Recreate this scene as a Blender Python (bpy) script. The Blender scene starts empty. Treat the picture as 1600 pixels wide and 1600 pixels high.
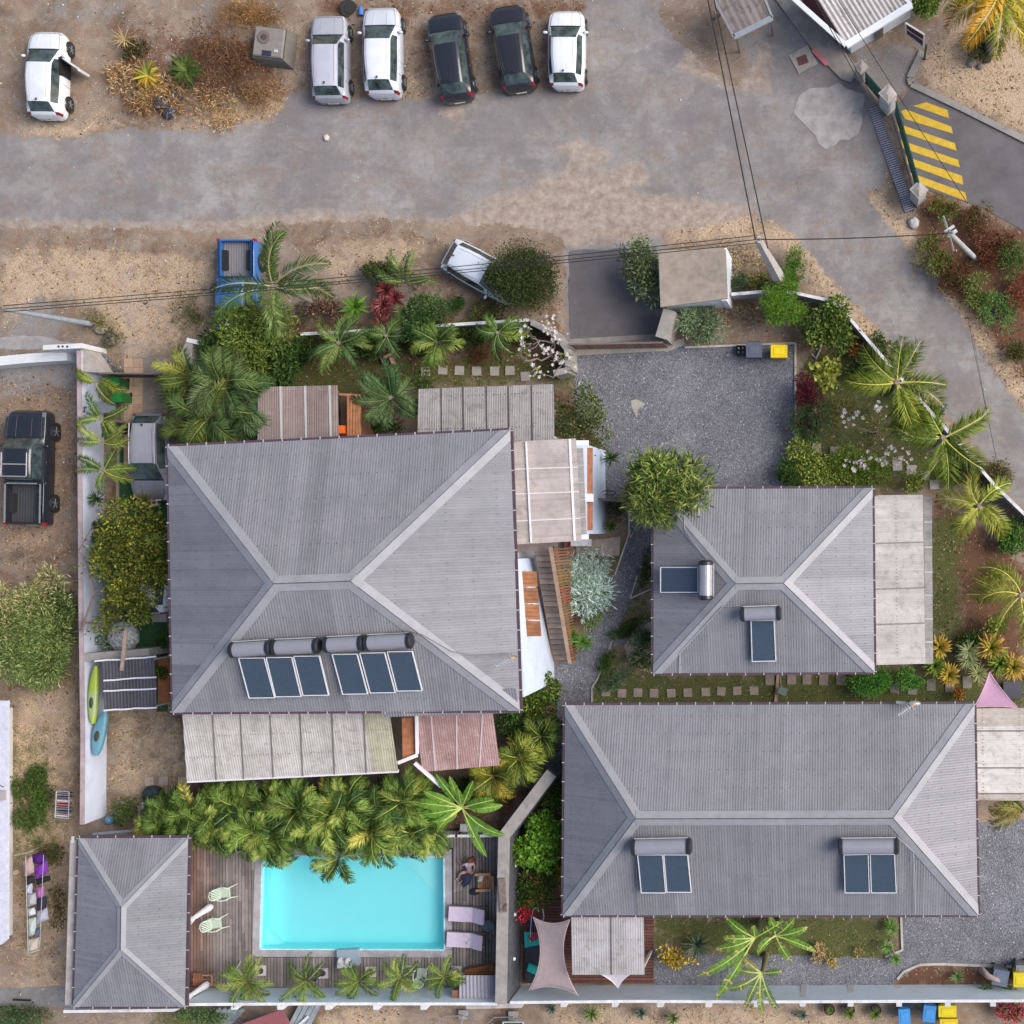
import bpy, math, random
import numpy as np
from mathutils import Vector, Matrix
from mathutils.geometry import tessellate_polygon
random.seed(7); RNG = np.random.default_rng(11)
SC = bpy.context.scene; COL = SC.collection
# ---- camera: looks straight down from 60 m; the frame is an off-centre crop (lens shift) of a wider picture
H, F, NX, NY = 60.0, 2000.0, 1350.0, 830.0
cd = bpy.data.cameras.new('camera'); cam = bpy.data.objects.new('camera', cd); COL.objects.link(cam)
cam.location = (0, 0, H); cd.sensor_width = 36; cd.lens = F / 1600 * 36
cd.shift_x = (800 - NX) / 1600; cd.shift_y = (NY - 800) / 1600; cd.clip_end = 2000; cd.clip_start = .5
SC.camera = cam
# ---- daylight: thin overcast, sun high in the east south east
SUN_EL, SUN_AZ = 43, 82     # azimuth clockwise from +Y
w = bpy.data.worlds.new("World"); SC.world = w; w.use_nodes = True
nt = w.node_tree; bg = nt.nodes['Background']; sk = nt.nodes.new('ShaderNodeTexSky'); sk.sky_type = 'NISHITA'
sk.sun_disc = False; sk.sun_elevation = math.radians(SUN_EL); sk.sun_rotation = math.radians(SUN_AZ)
sk.air_density = 1.0; sk.dust_density = 3.0; sk.ozone_density = .4
nt.links.new(sk.outputs[0], bg.inputs[0]); bg.inputs[1].default_value = 0.11
sl = bpy.data.lights.new('sun', 'SUN'); sun = bpy.data.objects.new('sun', sl); COL.objects.link(sun)
sl.energy = 2.15; sl.angle = math.radians(40); sl.color = (1, .97, .93)
sun.rotation_euler = (math.radians(90 - SUN_EL), 0, math.radians(180 - SUN_AZ)); sun.location = (20, -10, 50)
SC.view_settings.view_transform = 'Standard'; SC.view_settings.look = 'None'
SC.view_settings.exposure = 0.52; SC.view_settings.gamma = 1

# ---- placing: pixel (of the 1600 px photograph) and height -> world point
def P(px, py, z=0.0):
    k = (H - z) / F
    return Vector(((px - NX) * k, (NY - py) * k, z))
def PL(lst, z=0.0): return [P(a, b, z) for a, b in lst]
def srgb(r, g, b):
    f = lambda c: (c / 255 / 12.92) if c < 10 else ((c / 255 + .055) / 1.055) ** 2.4
    return (f(r), f(g), f(b))
def sm(x, a, b):
    t = np.clip((x - a) / (b - a), 0, 1); return t * t * (3 - 2 * t)

# ---- mesh builder
class MB:
    def __init__(s): s.V = []; s.Q = []; s.QC = []; s.T = []; s.TC = []; s.n = 0
    def add(s, V, Fc, col=(1, 1, 1)):
        V = np.asarray(V, float).reshape(-1, 3); Fc = np.asarray(Fc, int)
        if Fc.ndim == 1: Fc = Fc.reshape(1, -1)
        C = np.asarray(col, float)
        if C.ndim == 1: C = np.tile(C[:3], (len(Fc), 1))
        s.V.append(V)
        if Fc.shape[1] == 4: s.Q.append(Fc + s.n); s.QC.append(C[:, :3])
        else: s.T.append(Fc + s.n); s.TC.append(C[:, :3])
        s.n += len(V); return s
    def quad(s, a, b, c, d, col=(1, 1, 1)): return s.add([a, b, c, d], [[0, 1, 2, 3]], col)
    def box(s, c, size, rz=0, col=(1, 1, 1), taper=1.0, tilt=None):
        x, y, z = [k / 2 for k in size]; t = taper
        V = [Vector(q) for q in [(-x, -y, -z), (x, -y, -z), (x, y, -z), (-x, y, -z), (-x * t, -y * t, z), (x * t, -y * t, z), (x * t, y * t, z), (-x * t, y * t, z)]]
        M = Matrix.Rotation(rz, 3, 'Z')
        if tilt is not None: M = M @ Matrix.Rotation(tilt, 3, 'X')
        V = [M @ q + Vector(c) for q in V]
        return s.add(V, [[0, 3, 2, 1], [4, 5, 6, 7], [0, 1, 5, 4], [1, 2, 6, 5], [2, 3, 7, 6], [3, 0, 4, 7]], col)
    def beam(s, p, q, wd, ht, col=(1, 1, 1), zc=0):
        p = Vector(p); q = Vector(q); d = (q - p); L = d.length
        if L < 1e-6: return s
        d /= L; sd = d.cross(Vector((0, 0, 1)))
        if sd.length < 1e-4: sd = Vector((1, 0, 0))
        sd.normalize(); up = sd.cross(d); a = sd * wd / 2; b = up * ht / 2; o = up * zc
        V = [p - a - b + o, p + a - b + o, p + a + b + o, p - a + b + o, q - a - b + o, q + a - b + o, q + a + b + o, q - a + b + o]
        return s.add(V, [[0, 1, 2, 3], [7, 6, 5, 4], [4, 5, 1, 0], [5, 6, 2, 1], [6, 7, 3, 2], [7, 4, 0, 3]], col)
    def tube(s, pts, r, seg=8, col=(1, 1, 1), caps=True):
        pts = [Vector(p) for p in pts]; n = len(pts); rr = r if hasattr(r, '__len__') else [r] * n
        V = []; prev = None
        for i, p in enumerate(pts):
            d = (pts[min(i + 1, n - 1)] - pts[max(i - 1, 0)]).normalized()
            if prev is None:
                u = d.cross(Vector((0, 0, 1)));  u = u if u.length > .05 else d.cross(Vector((1, 0, 0)))
            else: u = prev - d * prev.dot(d)
            u.normalize(); v = d.cross(u); prev = u
            for k in range(seg):
                a = 2 * math.pi * k / seg; V.append(p + (u * math.cos(a) + v * math.sin(a)) * rr[i])
        Fc = [[i * seg + k, i * seg + (k + 1) % seg, (i + 1) * seg + (k + 1) % seg, (i + 1) * seg + k] for i in range(n - 1) for k in range(seg)]
        s.add(V, Fc, col)
        if caps:
            for i, rev in ((0, 1), (n - 1, 0)):
                ring = V[i * seg:(i + 1) * seg]; VV = ring + [pts[i]]
                T = [[(k + 1) % seg, k, seg] if rev else [k, (k + 1) % seg, seg] for k in range(seg)]
                s.add(VV, T, col)
        return s
    def prism(s, poly, z0, z1, col=(1, 1, 1), side=None):
        poly = [Vector((p[0], p[1], 0)) for p in poly]; n = len(poly)
        ar = sum(poly[i].x * poly[(i + 1) % n].y - poly[(i + 1) % n].x * poly[i].y for i in range(n))
        if ar < 0: poly = poly[::-1]
        z1s = z1 if hasattr(z1, '__len__') else [z1] * n
        if ar < 0: z1s = z1s[::-1]
        top = [Vector((p.x, p.y, z)) for p, z in zip(poly, z1s)]; bot = [Vector((p.x, p.y, z0)) for p in poly]
        T = [list(t) for t in tessellate_polygon([poly])]
        T = [t if (poly[t[1]] - poly[t[0]]).cross(poly[t[2]] - poly[t[0]]).z > 0 else t[::-1] for t in T]
        s.add(top, T, col); s.add(bot, [t[::-1] for t in T], col)
        s.add(bot + top, [[i, (i + 1) % n, n + (i + 1) % n, n + i] for i in range(n)], side or col); return s
    def blob(s, c, r, col=(1, 1, 1), seg=10, rings=6, rz=0, jit=0.0):
        V = []; r = r if hasattr(r, '__len__') else (r, r, r); M = Matrix.Rotation(rz, 3, 'Z')
        for i in range(rings + 1):
            ph = math.pi * i / rings
            for k in range(seg):
                a = 2 * math.pi * k / seg; j = 1 + jit * (random.random() - .5)
                q = M @ Vector((r[0] * math.sin(ph) * math.cos(a) * j, r[1] * math.sin(ph) * math.sin(a) * j, r[2] * math.cos(ph) * (1 + .4 * (j - 1))))
                V.append(q + Vector(c))
        Fc = [[i * seg + k, (i + 1) * seg + k, (i + 1) * seg + (k + 1) % seg, i * seg + (k + 1) % seg] for i in range(rings) for k in range(seg)]
        return s.add(V, Fc, col)
    def build(s, name, mat, parent=None, smooth=False, org=None):
        V = np.concatenate(s.V); me = bpy.data.meshes.new(name)
        if parent is not None: o0 = ORG[parent.name]
        elif org is not None: o0 = Vector(org)
        else: o0 = Vector(((V[:, 0].min() + V[:, 0].max()) / 2, (V[:, 1].min() + V[:, 1].max()) / 2, V[:, 2].min()))
        V = V - np.array(o0)
        parts = [(a, c) for a, c in ((s.Q, s.QC), (s.T, s.TC)) if a]
        li = []; tot = []; cols = []
        for a, c in parts:
            A = np.concatenate(a); li.append(A.ravel()); tot.append(np.full(len(A), A.shape[1])); cols.append(np.concatenate(c))
        li = np.concatenate(li); tot = np.concatenate(tot); cols = np.concatenate(cols)
        me.vertices.add(len(V)); me.vertices.foreach_set('co', V.ravel().astype(np.float32))
        me.loops.add(len(li)); me.loops.foreach_set('vertex_index', li.astype(np.int32))
        me.polygons.add(len(tot)); me.polygons.foreach_set('loop_start', (np.cumsum(tot) - tot).astype(np.int32))
        at = me.attributes.new('Col', 'FLOAT_COLOR', 'CORNER')
        cc = np.ones((len(li), 4), np.float32); cc[:, :3] = np.repeat(cols, tot, axis=0); at.data.foreach_set('color', cc.ravel())
        me.update(calc_edges=True); me.validate()
        me.polygons.foreach_set('use_smooth', np.full(len(me.polygons), bool(smooth)))
        me.materials.append(MAT[mat] if isinstance(mat, str) else mat)
        ob = bpy.data.objects.new(name, me); COL.objects.link(ob)
        if parent is not None: ob.parent = parent; ORG[ob.name] = ORG[parent.name]
        else: ob.location = o0; ORG[ob.name] = o0
        return ob
ORG = {}
def tag(o, label=None, cat=None, group=None, kind=None):
    if label: o['label'] = label
    if cat: o['category'] = cat
    if group: o['group'] = group
    if kind: o['kind'] = kind
    return o
def thing(name, label, cat, loc, group=None):
    o = bpy.data.objects.new(name, None); COL.objects.link(o); o.location = loc; o.empty_display_size = .2
    ORG[o.name] = Vector(loc); return tag(o, label, cat, group)
def copy_tree(o, parent=None):
    c = o.copy(); COL.objects.link(c)
    if parent is not None: c.parent = parent; c.matrix_parent_inverse = o.matrix_parent_inverse
    for ch in list(o.children): copy_tree(ch, c)
    ORG[c.name] = ORG[o.name]; return c
def place(o, loc, rz=0, label=None, group=None, first=False, scale=1.0):
    r = o if first else copy_tree(o); r.location = loc; r.rotation_euler = (0, 0, rz)
    if scale != 1.0: r.scale = (scale,) * 3
    if label: r['label'] = label
    if group: r['group'] = group
    return r

# ---- materials
MAT = {}
def N(nt, t, **kw):
    n = nt.nodes.new(t)
    for k, v in kw.items():
        if k.startswith('i_'): n.inputs[int(k[2:])].default_value = v
        else: setattr(n, k, v)
    return n
def newmat(name):
    m = bpy.data.materials.new(name); m.use_nodes = True; MAT[name] = m
    return m, m.node_tree, m.node_tree.nodes['Principled BSDF']
def noise(nt, scale, detail=5, rough=.6, vec=None, dist=0):
    n = N(nt, 'ShaderNodeTexNoise'); n.inputs['Scale'].default_value = scale; n.inputs['Detail'].default_value = detail
    n.inputs['Roughness'].default_value = rough; n.inputs['Distortion'].default_value = dist
    if vec is None:
        g = nt.nodes.get('geo') or N(nt, 'ShaderNodeNewGeometry', name='geo'); vec = g.outputs['Position']
    nt.links.new(vec, n.inputs['Vector']); return n.outputs[0]
def ramp(nt, fac, stops):
    r = N(nt, 'ShaderNodeValToRGB'); el = r.color_ramp.elements
    while len(el) < len(stops): el.new(.5)
    for e, (p, c) in zip(el, stops): e.position = p; e.color = (c if hasattr(c, '__len__') else (c, c, c)) + (1,) if not hasattr(c, '__len__') or len(c) == 3 else c
    nt.links.new(fac, r.inputs[0]); return r.outputs[0]
def mixc(nt, fac, a, b, mode='MIX'):
    m = N(nt, 'ShaderNodeMix', data_type='RGBA', blend_type=mode)
    for s_, v in ((0, fac), (6, a), (7, b)):
        if hasattr(v, 'links'): nt.links.new(v, m.inputs[s_])
        elif s_ == 0: m.inputs[0].default_value = v
        else: m.inputs[s_].default_value = tuple(v) + (1,)
    return m.outputs[2]
def math_(nt, op, a, b=0.0, c=None, clamp=False):
    m = N(nt, 'ShaderNodeMath', operation=op, use_clamp=clamp)
    for i, v in enumerate((a, b) if c is None else (a, b, c)):
        if hasattr(v, 'links'): nt.links.new(v, m.inputs[i])
        else: m.inputs[i].default_value = v
    return m.outputs[0]
def attr(nt, nm, out='Color'):
    a = N(nt, 'ShaderNodeAttribute'); a.attribute_name = nm; return a.outputs[out]
def bump(nt, b, h, strength, dist=.02):
    n = N(nt, 'ShaderNodeBump'); n.inputs['Strength'].default_value = strength; n.inputs['Distance'].default_value = dist
    nt.links.new(h, n.inputs['Height']); nt.links.new(n.outputs[0], b.inputs['Normal'])
def M(name, rgb=None, rough=.6, metal=0.0, var=.15, vs=3.0, bmp=0.0, bs=30.0, dirt=None, spec=.5):
    """plain surface: colour (or the mesh's own Col attribute) with blotchy wear"""
    m, nt, b = newmat(name); b.inputs['Roughness'].default_value = rough; b.inputs['Metallic'].default_value = metal
    b.inputs['Specular IOR Level'].default_value = spec
    base = attr(nt, 'Col') if rgb is None else rgb
    n1 = noise(nt, vs, 6, .65); v = ramp(nt, n1, [(.3, 1 - var), (.7, 1 + var * .6)])
    c = mixc(nt, 1.0, base, v, 'MULTIPLY')
    if dirt:
        n2 = noise(nt, dirt[1], 8, .7); f = ramp(nt, n2, [(dirt[2], 0.0), (min(.99, dirt[2] + .2), dirt[3])]); c = mixc(nt, f, c, dirt[0])
    nt.links.new(c, b.inputs['Base Color'])
    if bmp: bump(nt, b, noise(nt, bs, 4, .6), bmp)
    return m
def foliage(name, trans=.22, rough=.5, tint=(1.04, 1.08, .92)):
    m, nt, b = newmat(name); b.inputs['Roughness'].default_value = rough; b.inputs['Specular IOR Level'].default_value = .2
    n1 = noise(nt, 6, 3); v = ramp(nt, n1, [(.3, .95), (.7, 1.4)]); c = mixc(nt, 1.0, mixc(nt, 1.0, attr(nt, 'Col'), v, 'MULTIPLY'), tint, 'MULTIPLY')
    nt.links.new(c, b.inputs['Base Color']); tr = N(nt, 'ShaderNodeBsdfTranslucent'); nt.links.new(c, tr.inputs[0])
    mx = N(nt, 'ShaderNodeMixShader'); mx.inputs[0].default_value = trans
    nt.links.new(b.outputs[0], mx.inputs[1]); nt.links.new(tr.outputs[0], mx.inputs[2])
    nt.links.new(mx.outputs[0], nt.nodes['Material Output'].inputs[0]); return m
foliage('leaf'); foliage('petal', .3, .6, (.8, .8, .8))
M('bark', None, .9, var=.35, vs=9, bmp=.4, bs=25)
M('paint', None, .55, var=.07, vs=2); M('matte', None, .85, var=.18, vs=5, bmp=.15)
M('plastic', None, .38, var=.05, vs=4); M('cloth', None, .95, var=.12, vs=7, bmp=.2, bs=60)
M('metal', None, .4, .6, var=.15, vs=5); M('rubber', (.018, .018, .02), .8, var=.2)
M('white_wall', None, .85, var=.10, vs=1.2, bmp=.1, dirt=((.30, .29, .30), 1.1, .56, .4))
M('concrete', None, .92, var=.25, vs=2.2, bmp=.3, bs=22, dirt=((.10, .095, .09), 1.6, .55, .5))
M('wood', None, .7, var=.35, vs=4, bmp=.2, bs=20)
M('stone', None, .9, var=.4, vs=5, bmp=.8, bs=9)
M('collector', (.050, .074, .108), .42, var=.12, vs=6)
def carpaint():
    m, nt, b = newmat('car_paint'); b.inputs['Roughness'].default_value = .32; b.inputs['Coat Weight'].default_value = .6; b.inputs['Coat Roughness'].default_value = .06
    n = noise(nt, 1.7, 5); v = ramp(nt, n, [(.3, .92), (.7, 1.04)]); nt.links.new(mixc(nt, 1.0, attr(nt, 'Col'), v, 'MULTIPLY'), b.inputs['Base Color'])
carpaint()
m, nt, b = newmat('car_glass'); b.inputs['Roughness'].default_value = .07; b.inputs['Specular IOR Level'].default_value = .8
nt.links.new(ramp(nt, noise(nt, 2.3, 4), [(.35, (.015, .022, .024)), (.62, (.075, .10, .098))]), b.inputs['Base Color'])
m, nt, b = newmat('lamp_glass'); b.inputs['Roughness'].default_value = .12
n1 = ramp(nt, noise(nt, 12, 3), [(.3, .85), (.7, 1.1)]); nt.links.new(mixc(nt, 1.0, attr(nt, 'Col'), n1, 'MULTIPLY'), b.inputs['Base Color'])
# old translucent / weathered corrugated sheet
def sheetmat(name, c1, c2, stain, st=.55, amt=.7, rough=.7):
    m, nt, b = newmat(name); b.inputs['Roughness'].default_value = rough
    c = mixc(nt, ramp(nt, noise(nt, 1.1, 7, .7), [(.35, 0.0), (.65, 1.0)]), c1, c2)
    c = mixc(nt, ramp(nt, noise(nt, 2.6, 9, .75, dist=.4), [(st, 0.0), (min(.98, st + .16), amt)]), c, stain)
    c = mixc(nt, 1.0, c, attr(nt, 'Col'), 'MULTIPLY')
    c = mixc(nt, ramp(nt, noise(nt, 38, 3), [(.55, 0.0), (.8, .3)]), c, stain)
    nt.links.new(c, b.inputs['Base Color'])
sheetmat('roof_metal', (.196, .194, .214), (.238, .234, .254), (.155, .148, .145), .56, .5, .5)
sheetmat('ridge_metal', (.275, .275, .30), (.335, .335, .36), (.23, .22, .22), .5, .5, .45)
sheetmat('sheet_pale', (.43, .40, .37), (.56, .525, .50), (.30, .26, .23), .50, .7)
sheetmat('sheet_grey', (.26, .25, .235), (.34, .32, .31), (.16, .15, .14), .5, .7)
sheetmat('sheet_brown', (.22, .16, .145), (.29, .225, .21), (.40, .34, .31), .55, .6)
sheetmat('sheet_red', (.30, .17, .16), (.42, .28, .265), (.55, .40, .38), .52, .6)
sheetmat('sheet_rust', (.46, .43, .41), (.56, .53, .50), (.16, .065, .045), .53, .9)
# ================= SETTING =================
def sdist(X, Y, poly):
    """signed distance (positive inside) of points to a polygon in world metres"""
    poly = np.array([(p[0], p[1]) for p in poly], float); A = poly; B = np.roll(poly, -1, 0)
    d2 = np.full(X.shape, 1e9); ins = np.zeros(X.shape, bool)
    for (ax, ay), (bx, by) in zip(A, B):
        ex, ey = bx - ax, by - ay; L = ex * ex + ey * ey + 1e-12
        t = np.clip(((X - ax) * ex + (Y - ay) * ey) / L, 0, 1)
        d2 = np.minimum(d2, (X - ax - t * ex) ** 2 + (Y - ay - t * ey) ** 2)
        c = ((ay > Y) != (by > Y)); xi = (bx - ax) * (Y - ay) / (by - ay + 1e-12) + ax; ins ^= c & (X < xi)
    return np.where(ins, 1, -1) * np.sqrt(d2)
def sdmax(X, Y, polys):
    r = np.full(X.shape, -9.0)
    for p in polys: r = np.maximum(r, sdist(X, Y, PL(p)))
    return r
ROAD = [[(-60, 215), (0, 214), (120, 222), (200, 205), (330, 208), (430, 190), (458, 150), (560, 160), (680, 158), (760, 150), (860, 146), (925, 140), (915, 60), (925, -60),
         (1030, -60), (1030, 40), (1050, 62), (1085, 92), (1125, 128), (1160, 140), (1200, 60), (1190, -30), (1225, -20), (1330, 110), (1368, 165), (1385, 240), (1372, 290), (1352, 300), (1356, 322),
         (1385, 350), (1420, 400), (1465, 450), (1515, 525), (1560, 600), (1610, 668), (1720, 800), (1720, 960), (1640, 880), (1560, 735), (1505, 670), (1440, 590), (1370, 505),
         (1320, 450), (1278, 412), (1268, 388), (1225, 352), (1180, 332), (1120, 345), (1020, 360), (900, 372), (820, 350), (700, 342), (560, 338), (440, 348), (330, 358), (200, 350), (90, 352), (-60, 350)],
        [(885, 372), (1030, 366), (1032, 480), (1044, 535), (890, 535)]]
SAND = [[(690, 345), (800, 300), (860, 280), (930, 228), (955, 245), (900, 275), (980, 262), (1003, 258), (1010, 285), (985, 300), (1060, 312), (1180, 322), (1180, 350), (880, 385), (600, 385), (620, 345)],
        [(880, 232), (905, 215), (925, 235), (900, 250)], [(975, 268), (985, 255), (1003, 262), (998, 285), (978, 285)], [(0, 345), (300, 352), (500, 330), (600, 332), (600, 400), (0, 400)],
        [(1060, 110), (1150, 140), (1190, 140), (1180, 110), (1080, 60)], [(690, 165), (720, 160), (725, 178), (700, 180)], [(1145, 60), (1200, 70), (1200, 140), (1150, 130)]]
STRAW = [([(0, 395), (120, 385), (330, 400), (330, 470), (300, 540), (200, 560), (140, 480), (60, 470), (0, 520)], 1.0), ([(45, 192), (160, 180), (175, 205), (100, 222), (45, 215)], .9),
         ([(300, 175), (450, 130), (445, 190), (340, 205), (270, 200)], 1), ([(480, 380), (600, 368), (690, 380), (640, 430), (530, 440)], .9), ([(420, 20), (480, 40), (480, 130), (430, 170)], .7),
         ([(0, 590), (120, 610), (128, 850), (0, 880)], .55), ([(20, 1080), (125, 1060), (125, 1560), (20, 1560)], .8), ([(170, 1115), (290, 1110), (290, 1280), (170, 1280)], .75),
         ([(1385, 310), (1365, 300), (1360, 330), (1400, 380), (1470, 470), (1540, 560), (1640, 700), (1640, 640), (1560, 540), (1480, 440), (1440, 380)], 1.1),
         ([(1170, 335), (1240, 352), (1285, 395), (1300, 430), (1350, 490), (1440, 590), (1440, 630), (1350, 530), (1280, 450), (1230, 400), (1180, 375), (1050, 382), (1040, 360)], 1.1),
         ([(1430, 110), (1500, 30), (1640, 20), (1640, 230), (1500, 160)], 1.2), ([(860, 1568), (1400, 1568), (1400, 1660), (860, 1660)], .9), ([(500, 1572), (620, 1572), (640, 1640), (500, 1640)], 1),
         ([(1290, 640), (1370, 620), (1400, 700), (1330, 720)], .35), ([(560, 110), (720, 110), (680, 170), (590, 165)], .7), ([(1590, 700), (1650, 700), (1650, 900), (1560, 760)], .7)]
GREEN = [([(400, 560), (660, 560), (900, 560), (900, 600), (640, 605), (400, 690)], .8), ([(930, 1058), (1530, 1050), (1530, 1110), (900, 1110)], 1.1), ([(1025, 1430), (1400, 1430), (1400, 1500), (1150, 1500), (1025, 1470)], 1.0),
         ([(1440, 820), (1500, 800), (1500, 1060), (1440, 1060)], .9), ([(1260, 560), (1330, 540), (1420, 640), (1480, 760), (1240, 760), (1250, 640)], 1.0), ([(20, 1140), (80, 1140), (100, 1330), (60, 1370), (20, 1350)], .8),
         ([(160, 1110), (300, 1110), (300, 1300), (160, 1300)], .3), ([(1510, 1060), (1640, 1060), (1640, 1110), (1510, 1110)], .9), ([(940, 870), (1020, 780), (1020, 1050), (930, 1080)], .6), ([(240, 1572), (330, 1572), (330, 1640), (240, 1640)], .7),
         ([(1030, 390), (1300, 380), (1300, 460), (1030, 520)], .25)]
RED = [([(380, 500), (880, 500), (880, 580), (620, 600), (560, 700), (380, 600)], .75), ([(1460, 780), (1600, 880), (1600, 1060), (1500, 1060), (1490, 900)], 1), ([(1440, 300), (1640, 380), (1640, 700), (1560, 560), (1440, 400)], 1.1),
       ([(1420, 1510), (1640, 1515), (1640, 1545), (1400, 1545)], 1), ([(1250, 540), (1330, 480), (1400, 580), (1280, 620)], .6), ([(170, 600), (400, 560), (420, 700), (280, 700), (170, 800)], .7),
       ([(290, 1215), (800, 1215), (800, 1310), (290, 1310)], .8), ([(190, 40), (440, 60), (440, 190), (190, 190)], .65), ([(500, 0), (920, 0), (920, 30), (500, 30)], .7), ([(600, 20), (860, 20), (860, 120), (600, 120)], .3),
       ([(0, 590), (125, 600), (125, 1090), (0, 1090)], .45), ([(810, 1180), (880, 1180), (880, 1440), (810, 1440)], .8), ([(1020, 440), (1240, 460), (1240, 540), (1060, 540)], .45), ([(860, 600), (930, 640), (950, 720), (880, 700)], .8), ([(640, 400), (880, 400), (880, 500), (640, 500)], .35)]
GREY = [([(0, 500), (60, 440), (100, 500), (90, 545), (0, 560)], .7), ([(190, 400), (240, 470), (235, 560), (190, 560), (180, 480)], .8), ([(0, 560), (125, 560), (125, 600), (0, 625)], .9), ([(1225, 130), (1330, 130), (1360, 200), (1300, 240), (1225, 170)], 1),
        ([(1340, 75), (1430, 70), (1440, 110), (1425, 140), (1390, 150), (1340, 120)], .9), ([(60, 0), (200, 0), (190, 40), (60, 40)], .5), ([(1150, 60), (1230, 20), (1330, 110), (1340, 150), (1180, 140)], .8), ([(1030, 485), (1240, 500), (1240, 540), (1030, 540)], .3)]
def weights(X, Y):
    z1 = np.zeros(X.shape + (4,), np.float32); z1[..., 3] = 1; z2 = z1.copy()
    for ch, L in enumerate((STRAW, GREEN, RED)):
        for poly, wt in L: z1[..., ch] = np.maximum(z1[..., ch], wt * sm(sdist(X, Y, PL(poly)), -.9, .7))
    for poly, wt in GREY: z2[..., 0] = np.maximum(z2[..., 0], wt * sm(sdist(X, Y, PL(poly)), -.5, .5))
    return z1, z2
def setattrs(me, d):
    for k, v in d.items():
        if v.ndim == 1: a = me.attributes.new(k, 'FLOAT', 'POINT'); a.data.foreach_set('value', v.astype(np.float32))
        else: a = me.attributes.new(k, 'FLOAT_COLOR', 'POINT'); a.data.foreach_set('color', v.astype(np.float32).ravel())
def grid_mesh(name, xs, ys, z, keep, extra, mat, hgt=None):
    X, Y = np.meshgrid(xs, ys); nx, ny = len(xs), len(ys)
    cx = (X[:-1, :-1] + X[1:, 1:]) / 2; cy = (Y[:-1, :-1] + Y[1:, 1:]) / 2
    k = keep(cx, cy) if keep else np.ones(cx.shape, bool)
    idx = np.arange(nx * ny).reshape(ny, nx); Q = np.stack([idx[:-1, :-1], idx[:-1, 1:], idx[1:, 1:], idx[1:, :-1]], -1)[k]
    used, inv = np.unique(Q, return_inverse=True); Q = inv.reshape(Q.shape)
    x = X.ravel()[used]; y = Y.ravel()[used]; Z = np.full(x.shape, float(z))
    if hgt is not None: Z = Z + hgt(x, y)
    mb = MB(); mb.add(np.stack([x, y, Z], -1), Q); o = mb.build(name, mat, org=(0, 0, 0), smooth=True)
    setattrs(o.data, extra(x, y)); return tag(o, kind='structure')
def dirtcol(nt):
    sx = N(nt, 'ShaderNodeSeparateColor'); nt.links.new(attr(nt, 'zone'), sx.inputs[0]); s2 = N(nt, 'ShaderNodeSeparateColor'); nt.links.new(attr(nt, 'zone2'), s2.inputs[0])
    c = mixc(nt, ramp(nt, noise(nt, .45, 8, .68, dist=.6), [(.36, 0.0), (.62, 1.0)]), (.160, .115, .084), (.36, .285, .222))
    c = mixc(nt, ramp(nt, noise(nt, 1.6, 9, .75), [(.46, 0.0), (.60, .6)]), c, (.27, .165, .105))
    c = mixc(nt, ramp(nt, noise(nt, .9, 7, .7, dist=1), [(.52, 0.0), (.66, .7)]), c, (.25, .225, .215))
    c = mixc(nt, ramp(nt, noise(nt, 1.9, 9, .8, dist=.6), [(.55, 0.0), (.62, .55)]), c, (.46, .37, .28))
    na = noise(nt, 1.4, 10, .78, dist=.5); nb = noise(nt, 1.0, 11, .78, dist=.4); n14 = noise(nt, 14, 7, .7)
    def wmask(w_, nz, lo=.12, hi=.38):   # patchy edge: weight*1.0 + noise
        return ramp(nt, math_(nt, 'MULTIPLY', math_(nt, 'ADD', w_, math_(nt, 'MULTIPLY_ADD', nz, 2.9, -1.5)), .5), [(lo, 0.0), (hi, .96)])
    c = mixc(nt, wmask(s2.outputs[0], na), c, mixc(nt, n14, (.20, .185, .18), (.36, .335, .32)))
    c = mixc(nt, wmask(sx.outputs[2], nb), c, mixc(nt, n14, (.075, .036, .024), (.22, .115, .070)))
    c = mixc(nt, wmask(sx.outputs[1], na), c, mixc(nt, ramp(nt, n14, [(.35, 0.0), (.65, 1.0)]), (.045, .068, .02), (.15, .15, .055)))
    c = mixc(nt, wmask(sx.outputs[0], nb, .22, .52), c, mixc(nt, ramp(nt, n14, [(.3, 0.0), (.7, 1.0)]), (.31, .205, .13), (.70, .545, .40)))
    fine = ramp(nt, noise(nt, 26, 8, .8), [(.28, .52), (.5, 1.0), (.74, 1.4)])
    c = mixc(nt, 1.0, c, fine, 'MULTIPLY')
    # pale chips and dark twigs
    v = N(nt, 'ShaderNodeTexVoronoi', voronoi_dimensions='2D'); v.inputs['Scale'].default_value = 2.6; g = nt.nodes['geo']; nt.links.new(g.outputs['Position'], v.inputs['Vector'])
    c = mixc(nt, math_(nt, 'MULTIPLY', math_(nt, 'LESS_THAN', v.outputs['Distance'], .055), ramp(nt, noise(nt, .7, 3), [(.5, 0.0), (.6, 1.0)])), c, (.62, .58, .52))
    v2 = N(nt, 'ShaderNodeTexVoronoi', voronoi_dimensions='2D'); v2.inputs['Scale'].default_value = 6.3; nt.links.new(g.outputs['Position'], v2.inputs['Vector'])
    c = mixc(nt, math_(nt, 'MULTIPLY', math_(nt, 'LESS_THAN', v2.outputs['Distance'], .11), ramp(nt, noise(nt, 1.9, 3), [(.5, 0.0), (.56, .8)])), c, (.07, .05, .04))
    return c
m, nt, b = newmat('dirt_ground'); b.inputs['Roughness'].default_value = .95; b.inputs['Specular IOR Level'].default_value = .1
noise(nt, 1); nt.links.new(dirtcol(nt), b.inputs['Base Color']); bump(nt, b, noise(nt, 16, 8, .75), .55, .05)
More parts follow.
